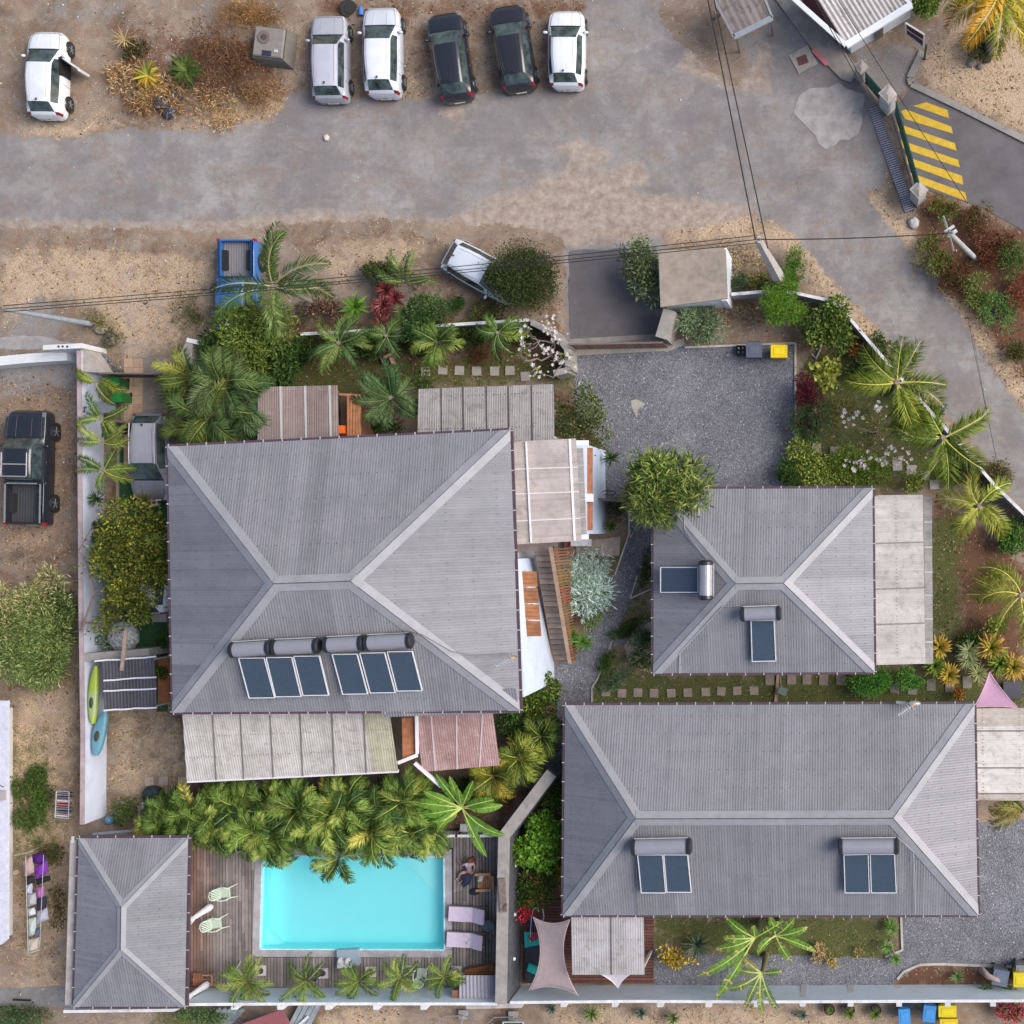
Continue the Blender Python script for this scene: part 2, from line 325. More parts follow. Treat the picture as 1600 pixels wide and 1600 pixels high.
m, nt, b = newmat('road_asphalt'); b.inputs['Roughness'].default_value = .9; b.inputs['Specular IOR Level'].default_value = .2
noise(nt, 1); d = dirtcol(nt)
a = mixc(nt, ramp(nt, noise(nt, .28, 9, .74, dist=.2), [(.36, 0.0), (.64, 1.0)]), (.196, .182, .174), (.37, .348, .332))
a = mixc(nt, ramp(nt, noise(nt, .8, 10, .8, dist=.2), [(.5, 0.0), (.68, .55)]), a, (.36, .34, .345))
a = mixc(nt, ramp(nt, noise(nt, .7, 10, .8, dist=.2), [(.47, 0.0), (.60, .8)]), a, (.255, .20, .17))
a = mixc(nt, ramp(nt, noise(nt, 2.3, 10, .8), [(.5, 0.0), (.62, .5)]), a, (.30, .285, .30))
a = mixc(nt, ramp(nt, noise(nt, 4.2, 9, .8), [(.56, 0.0), (.68, .6)]), a, (.125, .115, .12))
# lengthwise streaks of wear along the lane
mp = N(nt, 'ShaderNodeMapping'); mp.inputs['Scale'].default_value = (.22, 1.9, 1); nt.links.new(nt.nodes['geo'].outputs['Position'], mp.inputs[0])
a = mixc(nt, ramp(nt, noise(nt, 1.0, 9, .75, vec=mp.outputs[0]), [(.50, 0.0), (.68, .35)]), a, (.17, .155, .165))
a = mixc(nt, ramp(nt, noise(nt, .33, 10, .74, dist=.25), [(.50, 0.0), (.53, .35), (.60, .5)]), a, (.19, .172, .18))
a = mixc(nt, 1.0, a, ramp(nt, noise(nt, 48, 6, .85), [(.3, .72), (.7, 1.25)]), 'MULTIPLY')
v = N(nt, 'ShaderNodeTexVoronoi', feature='DISTANCE_TO_EDGE', voronoi_dimensions='2D'); v.inputs['Scale'].default_value = .33; 
dn = N(nt, 'ShaderNodeVectorMath', operation='ADD'); nt.links.new(nt.nodes['geo'].outputs['Position'], dn.inputs[0])
nn = N(nt, 'ShaderNodeTexNoise'); nn.inputs['Scale'].default_value = .9; nn.inputs['Detail'].default_value = 7; nt.links.new(nt.nodes['geo'].outputs['Position'], nn.inputs['Vector'])
nt.links.new(nn.outputs['Color'], dn.inputs[1]); nt.links.new(dn.outputs[0], v.inputs['Vector'])
a = mixc(nt, math_(nt, 'MULTIPLY', math_(nt, 'LESS_THAN', v.outputs[0], .0035), ramp(nt, noise(nt, .5, 3), [(.55, 0.0), (.62, .6)])), a, (.10, .085, .075))
sd = math_(nt, 'MULTIPLY_ADD', noise(nt, 1.7, 9, .75, dist=.3), 1.7, attr(nt, 'sd', 'Fac')); fac = ramp(nt, math_(nt, 'SUBTRACT', sd, .55), [(.13, 0.0), (.19, .75), (.34, 1.0)])
sa = math_(nt, 'MULTIPLY_ADD', noise(nt, 1.1, 9, .75, dist=.5), 1.6, attr(nt, 'sand', 'Fac')); fs = ramp(nt, math_(nt, 'MULTIPLY', sa, .5), [(.30, 0.0), (.36, .5), (.56, .9)])
sandc = mixc(nt, ramp(nt, noise(nt, 2.4, 8, .75), [(.35, 0.0), (.65, 1.0)]), (.26, .19, .145), (.50, .415, .35)); sandc = mixc(nt, 1.0, sandc, ramp(nt, noise(nt, 30, 6, .8), [(.3, .75), (.7, 1.2)]), 'MULTIPLY')
a = mixc(nt, fs, a, sandc); nt.links.new(mixc(nt, fac, d, a), b.inputs['Base Color']); bump(nt, b, noise(nt, 30, 6, .8), .35, .02)
def gravel(name, c1, c2):
    m, nt, b = newmat(name); b.inputs['Roughness'].default_value = .95
    v = N(nt, 'ShaderNodeTexVoronoi'); noise(nt, 1); v.inputs['Scale'].default_value = 24; nt.links.new(nt.nodes['geo'].outputs['Position'], v.inputs['Vector'])
    sp = N(nt, 'ShaderNodeSeparateColor'); nt.links.new(v.outputs['Color'], sp.inputs[0])
    c = mixc(nt, ramp(nt, sp.outputs[0], [(.1, 0.0), (.9, 1.0)]), c1, c2); c = mixc(nt, 1.0, c, ramp(nt, noise(nt, .5, 6, .7), [(.3, .74), (.7, 1.35)]), 'MULTIPLY')
    c = mixc(nt, math_(nt, 'LESS_THAN', sp.outputs[1], .012), c, (.55, .54, .53))
    nt.links.new(c, b.inputs['Base Color']); bump(nt, b, v.outputs['Distance'], .7, .04); return m
gravel('grey_gravel', (.108, .108, .125), (.235, .237, .268))
M('new_asphalt', (.135, .124, .13), .9, var=.25, vs=.8, bmp=.2, bs=60, dirt=((.17, .165, .17), .5, .5, .6))
M('turf', (.025, .085, .03), .95, var=.3, vs=14, bmp=.3, bs=80)

POOL = [P(413, 1336, -.02), P(695, 1338, -.02), P(696, 1482, -.02), P(409, 1481, -.02)]
pool_in = lambda x, y: sdist(x, y, POOL) > -.12
xs = np.concatenate([[-400, -200, -110, -70, -55, -48], np.arange(-43.5, 11.6, .17), [14, 22, 40, 70, 110, 200, 400]])
ys = np.concatenate([[-400, -200, -110, -70, -45, -32], np.arange(-26.5, 28.3, .17), [33, 45, 70, 110, 200, 400]])
def gextra(x, y):
    z1, z2 = weights(x, y); return {'zone': z1, 'zone2': z2}
def pl_(a): return lambda x, y: (sdist(x, y, a) > 0)
grid_mesh('ground', xs, ys, 0, lambda x, y: ~pool_in(x, y), gextra, 'dirt_ground')
def rextra(x, y):
    d = gextra(x, y); d['sd'] = np.clip(sdmax(x, y, ROAD), -2, 2); s_ = np.clip(sdmax(x, y, SAND), -1.2, 1.2)
    d['sand'] = s_; return d
rx = np.arange(-42.5, 12, .17); ry = np.arange(-4, 28, .17)
grid_mesh('road', rx, ry, .008, lambda x, y: sdmax(x, y, ROAD) > -.75, rextra, 'road_asphalt')
def sheet(name, poly, z, mat, col=(1, 1, 1), thick=.0, kind='structure', jag=0.0, org=None):
    pts = [P(a, b_, 0) for a, b_ in poly]
    if jag:
        out = []; n = len(pts)
        for i in range(n):
            p, q = pts[i], pts[(i + 1) % n]; k = max(1, int((q - p).length / .35)); nn_ = (q - p).cross(Vector((0, 0, 1))).normalized() if (q - p).length else Vector()
            for j in range(k): out.append(p.lerp(q, j / k) + nn_ * random.uniform(-jag, jag))
        pts = out
    mb = MB(); mb.prism(pts, z - max(thick, .02), z, col); o = mb.build(name, mat)
    if kind: tag(o, kind=kind)
    return o
sheet('gravel_yard', [(893, 558), (1040, 548), (1066, 540), (1242, 537), (1243, 700), (1232, 768), (1100, 768), (1022, 775), (1018, 880), (985, 935), (962, 990), (1028, 965), (1030, 985), (958, 1010), (930, 1060), (922, 1110), (884, 1112), (880, 1190), (850, 1215), (826, 1235), (808, 1215), (850, 1160), (872, 1110), (865, 1040), (905, 1020), (935, 950), (968, 880), (985, 835), (975, 800), (948, 780), (945, 700), (900, 650)], .020, 'grey_gravel', jag=.05)
sheet('gravel_drive', [(1500, 1290), (1700, 1270), (1700, 1512), (1435, 1508), (1402, 1532), (1385, 1542), (1020, 1545), (1020, 1480), (1110, 1490), (1200, 1492), (1385, 1497), (1410, 1485), (1412, 1420), (1530, 1420)], .020, 'grey_gravel', jag=.05)
sheet('private_road', [(1426, 136), (1700, 276), (1700, 410), (1600, 361), (1530, 322), (1446, 296), (1428, 300), (1392, 178)], .024, 'new_asphalt')
sheet('driveway', [(889, 392), (1024, 386), (1032, 480), (1046, 528), (891, 532)], .022, 'new_asphalt', jag=.06)
sheet('artificial_turf', [(188, 690), (204, 650), (262, 650), (262, 1010), (262, 1112), (245, 1112), (245, 1020), (180, 1010), (200, 900), (200, 800), (186, 790)], .022, 'turf')
sheet('sand_patch', [(986, 626), (998, 622), (1006, 630), (999, 640), (996, 654), (990, 642), (985, 636)], .028, 'concrete', (.40, .375, .335), jag=.1)
sheet('sand_bed', [(990, 985), (1020, 970), (1020, 1040), (985, 1040), (975, 1010)], .030, 'concrete', (.42, .35, .27))
sheet('gate_apron', [(893, 556), (1048, 548), (1070, 538), (1068, 528), (1052, 534), (890, 544)], .036, 'concrete', (.40, .37, .33))
sheet('gate_threshold', [(890, 530), (1024, 522), (1030, 528), (890, 541)], .034, 'concrete', (.30, .27, .25))
sheet('concrete_patch', [(1250, 150), (1265, 138), (1310, 130), (1352, 148), (1340, 205), (1325, 215), (1292, 231), (1262, 205), (1242, 178)], .026, 'concrete', (.38, .35, .335), jag=.14)
sheet('concrete_path', [(0, 545), (0, 528), (60, 523), (118, 538), (118, 545)], .014, 'concrete', (.36, .34, .33), jag=.05)
sheet('stone_pavement', [(-40, 1545), (112, 1540), (112, 1574), (-40, 1576)], .014, 'concrete', (.22, .215, .215), jag=.03)
sheet('booth_pavement', [(1228, -10), (1322, 84), (1345, 110), (1330, 130), (1315, 125), (1270, 80), (1205, -10)], .10, 'concrete', (.33, .29, .26))
sheet('gravel_strip', [(1040, 478), (1150, 478), (1240, 470), (1240, 536), (1066, 536)], .012, 'dirt_ground')
# tiled drive of the left gate: terracotta tracks either side of a grey strip
mb = MB()
for r in range(13):
    for c_, x0 in enumerate((194, 209, 256, 270)):
        p = P(x0 + 7, 567 + r * 14.5, .03); 
        if 582 < 567 + r * 14.5 < 592: continue
        v = random.uniform(.85, 1.12); mb.box(p, (.43, .42, .04), random.uniform(-.01, .01), (.47 * v, .32 * v, .22 * v))
tag(mb.build('tiled_drive', 'matte'), kind='structure')
sheet('drive_strip', [(190, 560), (285, 556), (285, 760), (188, 760)], .014, 'concrete', (.24, .205, .185))
# paved terrace under the palms, brick edge
sheet('paved_path', [(330, 1212), (640, 1205), (700, 1225), (700, 1262), (640, 1250), (330, 1255)], .012, 'concrete', (.15, .11, .10))
# pool basin, coping, water
m, nt, b = newmat('pool_tile'); b.inputs['Roughness'].default_value = .4
nt.links.new(mixc(nt, 1.0, mixc(nt, noise(nt, 1.2, 4), (.36, .95, 1.0), (.44, .98, 1.0)), attr(nt, 'Col'), 'MULTIPLY'), b.inputs['Base Color'])
def inset(poly, d):
    c = sum((Vector(p) for p in poly), Vector()) / len(poly); return [Vector(p) + Vector((math.copysign(d, c.x - p[0]), math.copysign(d, c.y - p[1]), 0)) for p in poly]
zt = lambda p, z: Vector((p[0], p[1], z))
mb = MB(); a_ = POOL; fl = inset(POOL, .30)
mb.quad(*[zt(p, -.85) for p in inset(POOL, .0)][::-1], (1, 1, 1))
for i in range(4):
    p, q = a_[i], a_[(i + 1) % 4]; mb.quad(zt(p, -1.45), zt(q, -1.45), zt(q, .09), zt(p, .09), (.95, 1, 1))
for k, (dx, dy, sx_, sy_) in enumerate(((0, 0, -1, -1), (0, 0, 1, 1))):
    c_ = a_[1] if k == 0 else a_[3]
    s1 = 1 if k else -1
    L = 2.6 if k == 0 else .75; mb.prism([zt(c_, 0), zt(c_ + Vector((s1 * L, 0, 0)), 0), zt(c_ + Vector((0, s1 * L, 0)), 0)], -1.5, -.78 if k == 0 else -.5, (1.2, 1.0, 1.0))
tag(mb.build('pool_basin', 'pool_tile'), kind='structure')
m, nt, b = newmat('pool_water'); nt.nodes.remove(b); g = N(nt, 'ShaderNodeBsdfGlossy'); g.inputs['Roughness'].default_value = .04
tr = N(nt, 'ShaderNodeBsdfTransparent'); tr.inputs[0].default_value = (.88, 1, 1, 1); fr = N(nt, 'ShaderNodeFresnel'); fr.inputs[0].default_value = 1.33
bp = N(nt, 'ShaderNodeBump'); bp.inputs['Strength'].default_value = .25; bp.inputs['Distance'].default_value = .05; nt.links.new(noise(nt, 3.5, 4), bp.inputs['Height'])
nt.links.new(bp.outputs[0], g.inputs['Normal']); nt.links.new(bp.outputs[0], fr.inputs['Normal'])
mx = N(nt, 'ShaderNodeMixShader'); nt.links.new(fr.outputs[0], mx.inputs[0]); nt.links.new(tr.outputs[0], mx.inputs[1]); nt.links.new(g.outputs[0], mx.inputs[2]); nt.links.new(mx.outputs[0], nt.nodes['Material Output'].inputs[0])
mb = MB(); mb.quad(*[zt(p, -.06) for p in a_][::-1]); tag(mb.build('pool_water', 'pool_water'), kind='structure')
mb = MB()
for i in range(4):
    p, q = a_[i], a_[(i + 1) % 4]; d = (q - p).normalized(); n_ = Vector((d.y, -d.x, 0)); c_ = sum(a_, Vector()) / 4
    if (p + n_ - c_).length < (p - c_).length: n_ = -n_
    mb.beam(zt(p - d * .36, .115) + n_ * .19, zt(q + d * (-.0), .115) + n_ * .19, .35, .07, (.40, .37, .40))
    mb.beam(zt(p, .150) + n_ * .012, zt(q, .150) + n_ * .012, .055, .02, (.55, .85, .9))
tag(mb.build('pool_coping', 'concrete'), kind='structure')
# pool deck of narrow boards
m, nt, b = newmat('deck_wood'); b.inputs['Roughness'].default_value = .8
c = mixc(nt, 1.0, attr(nt, 'Col'), ramp(nt, noise(nt, 1.2, 8, .7), [(.3, .7), (.7, 1.3)]), 'MULTIPLY'); nt.links.new(c, b.inputs['Base Color']); bump(nt, b, noise(nt, 40, 4), .2)
mb = MB(); x = P(292, 0).x; X1 = P(779, 0).x; ytop = P(0, 1297).y; ybot = P(0, 1541).y; px0, px1 = a_[0].x - .37, a_[1].x + .37; py1, py0 = a_[0].y + .37, a_[2].y - .37
while x < X1:
    u = (x - P(292, 0).x) / 14.6; redm = max(0, 1 - u * 9.0)
    runs = [(ytop, ybot)] if not (px0 < x < px1) else [(ytop, py1), (py0, ybot)]
    for y1, y0 in runs:
        yy = y1
        while yy > y0 + .05:
            L = min(random.uniform(1.2, 3.4), yy - y0); v = random.uniform(.72, 1.25)
            g_ = np.array([.25, .215, .205]) * v; rd = np.array([.22, .11, .075]) * v; c_ = g_ * (1 - min(1, redm)) + rd * min(1, redm)
            mb.box((x, yy - L / 2, .10), (.122, L - .012, .04), 0, c_); yy -= L
    x += .150
tag(mb.build('pool_deck', 'deck_wood'), kind='structure')
mb = MB(); mb.prism([zt(P(290, 1295), 0), zt(P(781, 1295), 0), zt(P(781, 1334), 0), zt(P(290, 1334), 0)], -.02, .05, (.05, .04, .04)); mb.prism([zt(P(290, 1487), 0), zt(P(781, 1487), 0), zt(P(781, 1542), 0), zt(P(290, 1542), 0)], -.02, .05, (.05, .04, .04))
mb.prism([zt(P(290, 1334), 0), zt(P(400, 1334), 0), zt(P(400, 1487), 0), zt(P(290, 1487), 0)], -.02, .05, (.05, .04, .04)); mb.prism([zt(P(704, 1334), 0), zt(P(781, 1334), 0), zt(P(781, 1487), 0), zt(P(704, 1487), 0)], -.02, .05, (.05, .04, .04))
tag(mb.build('deck_base', 'matte'), kind='structure')
def deck(name, x0, y0, x1, y1, z, cb, alongx=True, wd=.14):
    mb = MB(); p = P(x0, y1, 0); q = P(x1, y0, 0); t = p.y if alongx else p.x; e = q.y if alongx else q.x
    while t < e - wd / 2:
        v = random.uniform(.75, 1.25); c_ = [k * v for k in cb]
        if alongx: mb.box(((p.x + q.x) / 2, t + wd / 2, z), (q.x - p.x, wd - .018, .04), 0, c_)
        else: mb.box((t + wd / 2, (p.y + q.y) / 2, z), (wd - .018, q.y - p.y, .04), 0, c_)
        t += wd
    mb.box(((p.x + q.x) / 2, (p.y + q.y) / 2, z - .06), (q.x - p.x - .02, q.y - p.y - .02, .05), 0, [.03, .025, .025]); return tag(mb.build(name, 'deck_wood'), kind='structure')
deck('terrace_deck', 818, 1405, 1022, 1535, .14, (.13, .055, .042)); 
# zebra bars, yellow
ZB = [[(1427, 166), (1447, 160), (1480, 172), (1483, 185), (1434, 168)], [(1408, 174), (1415, 171), (1486, 198), (1489, 209), (1414, 186)], [(1402, 194), (1413, 197), (1492, 224), (1495, 236), (1404, 205)],
      [(1408, 219), (1415, 222), (1497, 250), (1500, 262), (1411, 232)], [(1415, 244), (1422, 247), (1503, 275), (1505, 289), (1418, 257)], [(1422, 270), (1430, 273), (1508, 301), (1511, 315), (1427, 283)]]
mb = MB()
for z_ in ZB: mb.prism([P(a, b_, 0) for a, b_ in z_], .012, .030, (.62, .40, .03))
M('road_paint', None, .8, var=.2, vs=4, dirt=((.12, .11, .10), 3.5, .60, .7)); tag(mb.build('road_marking', 'road_paint'), kind='structure')
mb = MB(); kp = PL([(1441, 40 + 40), (1421, 122), (1424, 132), (1500, 168), (1600, 218), (1700, 268)], .06)
for p, q in zip(kp, kp[1:]): mb.beam(p, q, .28, .14, (.30, .28, .26))
tag(mb.build('kerb', 'concrete'), kind='structure')
# pale concrete edging of the gravel
def edging(name, pts, wd=.09, h=.10, col=(.52, .47, .43), z=.05):
    mb = MB(); q = PL(pts, z)
    for i, (p, r) in enumerate(zip(q, q[1:])): mb.beam(p + Vector((0, 0, .0015 * (i % 2))), r + Vector((0, 0, .0015 * (i % 2))), wd, h, col)
    return tag(mb.build(name, 'concrete'), kind='structure')
edging('yard_edging', [(1070, 543), (1243, 536), (1243, 722)]); edging('path_edging', [(983, 800), (983, 835), (961, 898)], .07); edging('bed_edging', [(1018, 920), (985, 935), (996, 900)], .06)
edging('lawn_edging', [(957, 1000), (935, 1058), (925, 1075), (925, 1100)], .07, col=(.36, .34, .33)); edging('drive_edging', [(1408, 1432), (1410, 1484), (1383, 1495)], .10); edging('bin_edging', [(1402, 1530), (1412, 1518), (1437, 1507), (1470, 1506), (1640, 1513)], .11)
edging('turf_edging', [(186, 690), (184, 760), (184, 792)], .12, col=(.36, .29, .24))
# stepping slabs, each its own
def slabs(pts, label, group, size=(.42, .42), col=(.42, .37, .34)):
    first = None
    for i, (x_, y_) in enumerate(pts):
        if first is None:
            mb = MB(); mb.box((0, 0, .015), (size[0], size[1], .045), 0, col); first = mb.build('paving_slab', 'concrete', org=(0, 0, -.01)); tag(first, label, 'paving slab', group); place(first, P(x_, y_, .012), random.uniform(-.06, .06), first=True)
        else: place(first, P(x_, y_, .012), random.uniform(-.08, .08))
slabs([(665, 581), (692, 578), (718, 579), (745, 580), (773, 580), (797, 579), (821, 588)], 'square grey paving slab in the row on the lawn north of the big house', 'paving slabs north of the big house')
slabs([(947, 1081), (972, 1083), (997, 1082), (1022, 1083), (1049, 1083), (1075, 1082), (1103, 1081), (1127, 1080), (1152, 1079), (1178, 1079)], 'small square slab in the lawn between the medium hipped roof and the long roof', 'slabs in the lawn strip between two roofs', (.40, .40), (.33, .27, .23))
slabs([(1203, 1062), (1237, 1061), (1261, 1061), (1287, 1062), (1314, 1062)], 'slab half tucked under the eave south of the medium house, east of the plank', 'slabs along the south eave of the medium house', (.42, .5), (.28, .23, .2))
slabs([(1398, 1073), (1426, 1076), (1455, 1070), (1484, 1072), (1511, 1066)], 'dark paving slab between the green bushes and the pink shade sail', 'slabs near the pink sail', (.42, .55), (.27, .24, .22))
slabs([(1252, 697), (1276, 700), (1304, 705), (1332, 712)], 'slab at the foot of the bushes on the right edge of the gravel yard', 'slabs beside the gravel yard', (.42, .42), (.34, .30, .28))
slabs([(1377, 722), (1402, 728), (1424, 734), (1445, 743), (1460, 757)], 'grey slab in the curved line under the coconut fronds', 'slabs in the curved line under the coconut palms', (.44, .44), (.38, .34, .33))
slabs([(234, 1221), (256, 1220), (286, 1221)], 'pale slab on the dry lawn beside the long pale veranda roof', 'slabs on the dry lawn', (.40, .42), (.42, .35, .29))
slabs([(336, 1224), (368, 1226), (402, 1228), (600, 1219), (632, 1218), (655, 1225), (575, 1226)], 'dark slab between the long veranda roof and the palm thicket', 'slabs between veranda and palm thicket', (.44, .44), (.24, .19, .18))
# ================= BUILDINGS =================
UP = Vector((0, 0, 1))
def corr(mb, e0, e1, r1, r0, per=.118, amp=.0085, col=(1, 1, 1), lift=0.0, colf=None):
    """corrugated sheet: eave e0->e1, top edge r0->r1 (may meet in a point); ribs run up the slope"""
    e0, e1, r0, r1 = map(Vector, (e0, e1, r0, r1)); U = (e1 - e0); Lu = U.length; U.normalize()
    mid = (r0 + r1) / 2 - e0; V = mid - U * mid.dot(U); V.normalize(); Nn = U.cross(V); Nn = -Nn if Nn.z < 0 else Nn
    a = [(0, 0), ((r0 - e0).dot(U), (r0 - e0).dot(V)), ((r1 - e0).dot(U), (r1 - e0).dot(V)), (Lu, 0)]
    n = max(4, int(Lu / (per / 4))); us = np.linspace(0, Lu, n + 1); vt = np.interp(us, [a[0][0] - 1e-6, a[1][0], a[2][0] + 1e-6, a[3][0] + 2e-6], [0, a[1][1], a[2][1], 0])
    if abs(a[1][0]) < .05: vt[0] = a[1][1]
    if abs(a[2][0] - Lu) < .05: vt[-1] = a[2][1]
    off = lift + amp * np.sin(2 * np.pi * us / per); e0n, Un, Vn, Nv = (np.array(k) for k in (e0, U, V, Nn))
    B = e0n + us[:, None] * Un + off[:, None] * Nv; T = B + vt[:, None] * Vn; i = np.arange(n)
    m_ = len(B); VV = np.concatenate([B, T]); Fc = np.stack([i, i + 1, m_ + i + 1, m_ + i], 1)
    sh = 1 + .055 * RNG.standard_normal(int(Lu / .84) + 3); um = (us[:-1] + us[1:]) / 2; tn = sh[(um / .84).astype(int)] * (1 + .035 * RNG.standard_normal(int(Lu / per) + 3))[(um / per).astype(int)]
    C = np.array(col)[None, :] * tn[:, None]
    if colf is not None: C = np.array([colf(u / Lu) for u in um]) * tn[:, None]
    mb.add(VV, Fc, C)
def cap(mb, p, q, nbrs, wd, lift, col=(1, 1, 1)):
    p, q = Vector(p), Vector(q); d = (q - p).normalized(); hipl = abs(q.z - p.z) > .1
    for X in nbrs:       # X: a point on the neighbouring facet
        t = Vector(X) - p; s_ = t - d * t.dot(d); s_.normalize(); n = d.cross(s_); n = -n if n.z < 0 else n
        a, b_ = p + n * lift, q + n * lift; e = t.normalized(); a2 = a + (e * (wd / (e - d * e.dot(d)).length) if hipl else s_ * wd); b2 = b_ + s_ * wd; mb.quad(a + n * .02, b_ + n * .02, b2, a2, col); mb.quad(a2, b2, b2 - n * .02, a2 - n * .02, col)
def hip(house, c4, rp, ze, zr, cw=.25, inset_=.55):
    """c4 eave corners TL TR BR BL (px), rp two ridge ends (px); ridge runs first->second"""
    TL, TR, BR, BL = PL(c4, ze); A, B = PL(rp, zr); horiz = abs(A.x - B.x) > abs(A.y - B.y)
    if horiz: fac = [(TR, TL, A, B), (BL, BR, B, A), (TL, BL, A, A), (BR, TR, B, B)]; hips = [(TL, A, (TR, BL)), (BL, A, (TL, BR)), (TR, B, (TL, BR)), (BR, B, (TR, BL)), (A, B, (TL, BL))]
    else: fac = [(TL, BL, B, A), (BR, TR, A, B), (TR, TL, A, A), (BL, BR, B, B)]; hips = [(TL, A, (TR, BL)), (TR, A, (TL, BR)), (BL, B, (TL, BR)), (BR, B, (TR, BL)), (A, B, (BL, BR))]
    mb = MB()
    for f in fac: corr(mb, *f)
    ms = MB()
    for e0, e1, r1, r0 in fac:
        nn_ = (e1 - e0).cross((r0 + r1) / 2 - e0).normalized(); nn_ = -nn_ if nn_.z < 0 else nn_
        for v in np.arange(.10, .9, .16):
            a, b_ = e0.lerp(r0, v), e1.lerp(r1, v); k = int((b_ - a).length / .34)
            for j in range(k):
                if random.random() < .85: ms.box(a.lerp(b_, (j + .5) / k) + nn_ * .012, (.03, .03, .012), 0, (.10, .095, .10))
    roof = mb.build('roof', 'roof_metal', house, smooth=True); tag(ms.build('screw_row', 'paint', roof), kind='stuff')
    mb = MB()
    for i, (p, q, nb) in enumerate(hips): cap(mb, p, q, nb, cw, .022 + .006 * i)
    mb.build('ridge_cap', 'ridge_metal', roof)
    mb = MB(); cs = [TL, TR, BR, BL]; cen = sum(cs, Vector()) / 4
    for i in range(4):
        p, q = cs[i], cs[(i + 1) % 4]; d = (q - p).normalized(); n = Vector((d.y, -d.x, 0)); n = -n if n.dot(cen - p) > 0 else n
        mb.beam(p + n * .05 - UP * .10 - d * .05, q + n * .05 - UP * .10 + d * (.05 if i % 2 else -.0), .10, .12, (.085, .05, .065))
        k = max(2, int((q - p).length / .80))
        for j in range(k + 1):
            t = p.lerp(q, (j + .02) / (k + .04)); mb.box(t + n * .06 - UP * .028, (.04 + .08 * abs(n.x), .04 + .08 * abs(n.y), .012), 0, (.45, .43, .46))
    mb.build('gutter', 'paint', roof)
    mb = MB()
    for i in range(4):
        p, q = cs[i], cs[(i + 1) % 4]; p = p.lerp(cen, .02) - UP * .17; q = q.lerp(cen, .02) - UP * .17
    mb.quad(*[c_.lerp(cen, .01) - UP * .17 for c_ in cs], (.5, .48, .46)); mb.build('soffit', 'paint', house)
    mb = MB(); W = [Vector((c_.x, c_.y, 0)) + Vector((math.copysign(inset_, cen.x - c_.x), math.copysign(inset_, cen.y - c_.y), 0)) for c_ in cs]
    mb.prism(W, 0, ze - .19, (.78, .79, .82)); mb.build('wall', 'white_wall', house); return roof, W
def wall_window(house, p, q, t, z0, z1, wd, name='window', fr=(.8, .8, .8), shut=None):
    p, q = Vector(p), Vector(q); d = (q - p).normalized(); n = Vector((d.y, -d.x, 0)); c_ = p.lerp(q, t); c_.z = 0
    mb = MB(); 
    for s_ in (-1, 1): mb.box(c_ + d * s_ * (wd / 2) + UP * (z0 + z1) / 2 + n * .02, (.07, .07, z1 - z0 + .07), math.atan2(d.y, d.x), fr)
    for z in (z0, z1): mb.box(c_ + UP * z + n * .021, (wd + .12, .075, .07), math.atan2(d.y, d.x), fr)
    f = mb.build(name, 'paint', house)
    mb = MB(); mb.box(c_ + UP * (z0 + z1) / 2 + n * .012, (wd - .07, .03, z1 - z0 - .07), math.atan2(d.y, d.x), (.05, .06, .07)); mb.build('pane', 'car_glass', f)
def veranda(house, c4, zs, mat, seams=(), seamcol=(.25, .22, .2), rows=(), colf=None, name='veranda_roof', along=True, edge=None, posts=True, per=.105, seamw=.05, parent_label=None):
    """c4 px TL TR BR BL with heights zs; ribs run from eave edge (first pair) to the opposite"""
    TL, TR, BR, BL = [P(a, b_, z) for (a, b_), z in zip(c4, zs)]
    mb = MB()
    if along: e0, e1, r1, r0 = BL, BR, TR, TL
    else: e0, e1, r1, r0 = TR, BR, BL, TL
    corr(mb, e0, e1, r1, r0, per=per, amp=.009, colf=colf); rf = mb.build(name, mat, house, smooth=True)
    mb = MB(); n = ((e1 - e0).cross(r0 - e0)).normalized(); n = -n if n.z < 0 else n
    for t in seams: mb.beam(e0.lerp(e1, t) + n * .024, r0.lerp(r1, t) + n * .024, seamw, .014, seamcol)
    for v, cc in rows:
        a, b_ = e0.lerp(r0, v), e1.lerp(r1, v); k = int((b_ - a).length / .16)
        for j in range(k):
            if random.random() < .8: mb.box(a.lerp(b_, (j + .5) / k) + n * .018, (.035, .035, .02), 0, cc)
    if mb.n: mb.build('sheet_joint', 'paint', rf)
    if edge is not None:
        mb = MB(); mb.beam(e0 - UP * .05, e1 - UP * .05, .13, .10, edge); mb.build('gutter', 'paint', rf)
    if posts:
        for c_ in ((e0, e1) if (e1 - e0).length < 5 else (e0, e0.lerp(e1, .5), e1)):
            cc = c_.lerp((r0 + r1) / 2, .08); mb = MB(); mb.box((cc.x, cc.y, (c_.z - .1) / 2), (.11, .11, c_.z - .12), 0, (.55, .5, .47)); mb.build('post', 'paint', house)
    return rf
# --- the big house (left)
h1 = thing('house', 'largest house with grey corrugated hip roof, two solar groups and verandas, left of centre', 'house', P(533, 900, 0))
hip(h1, [(262, 698), (797, 672), (812, 1110), (270, 1113)], [(428, 912), (548, 908)], 5.6, 7.8, .33, .5)
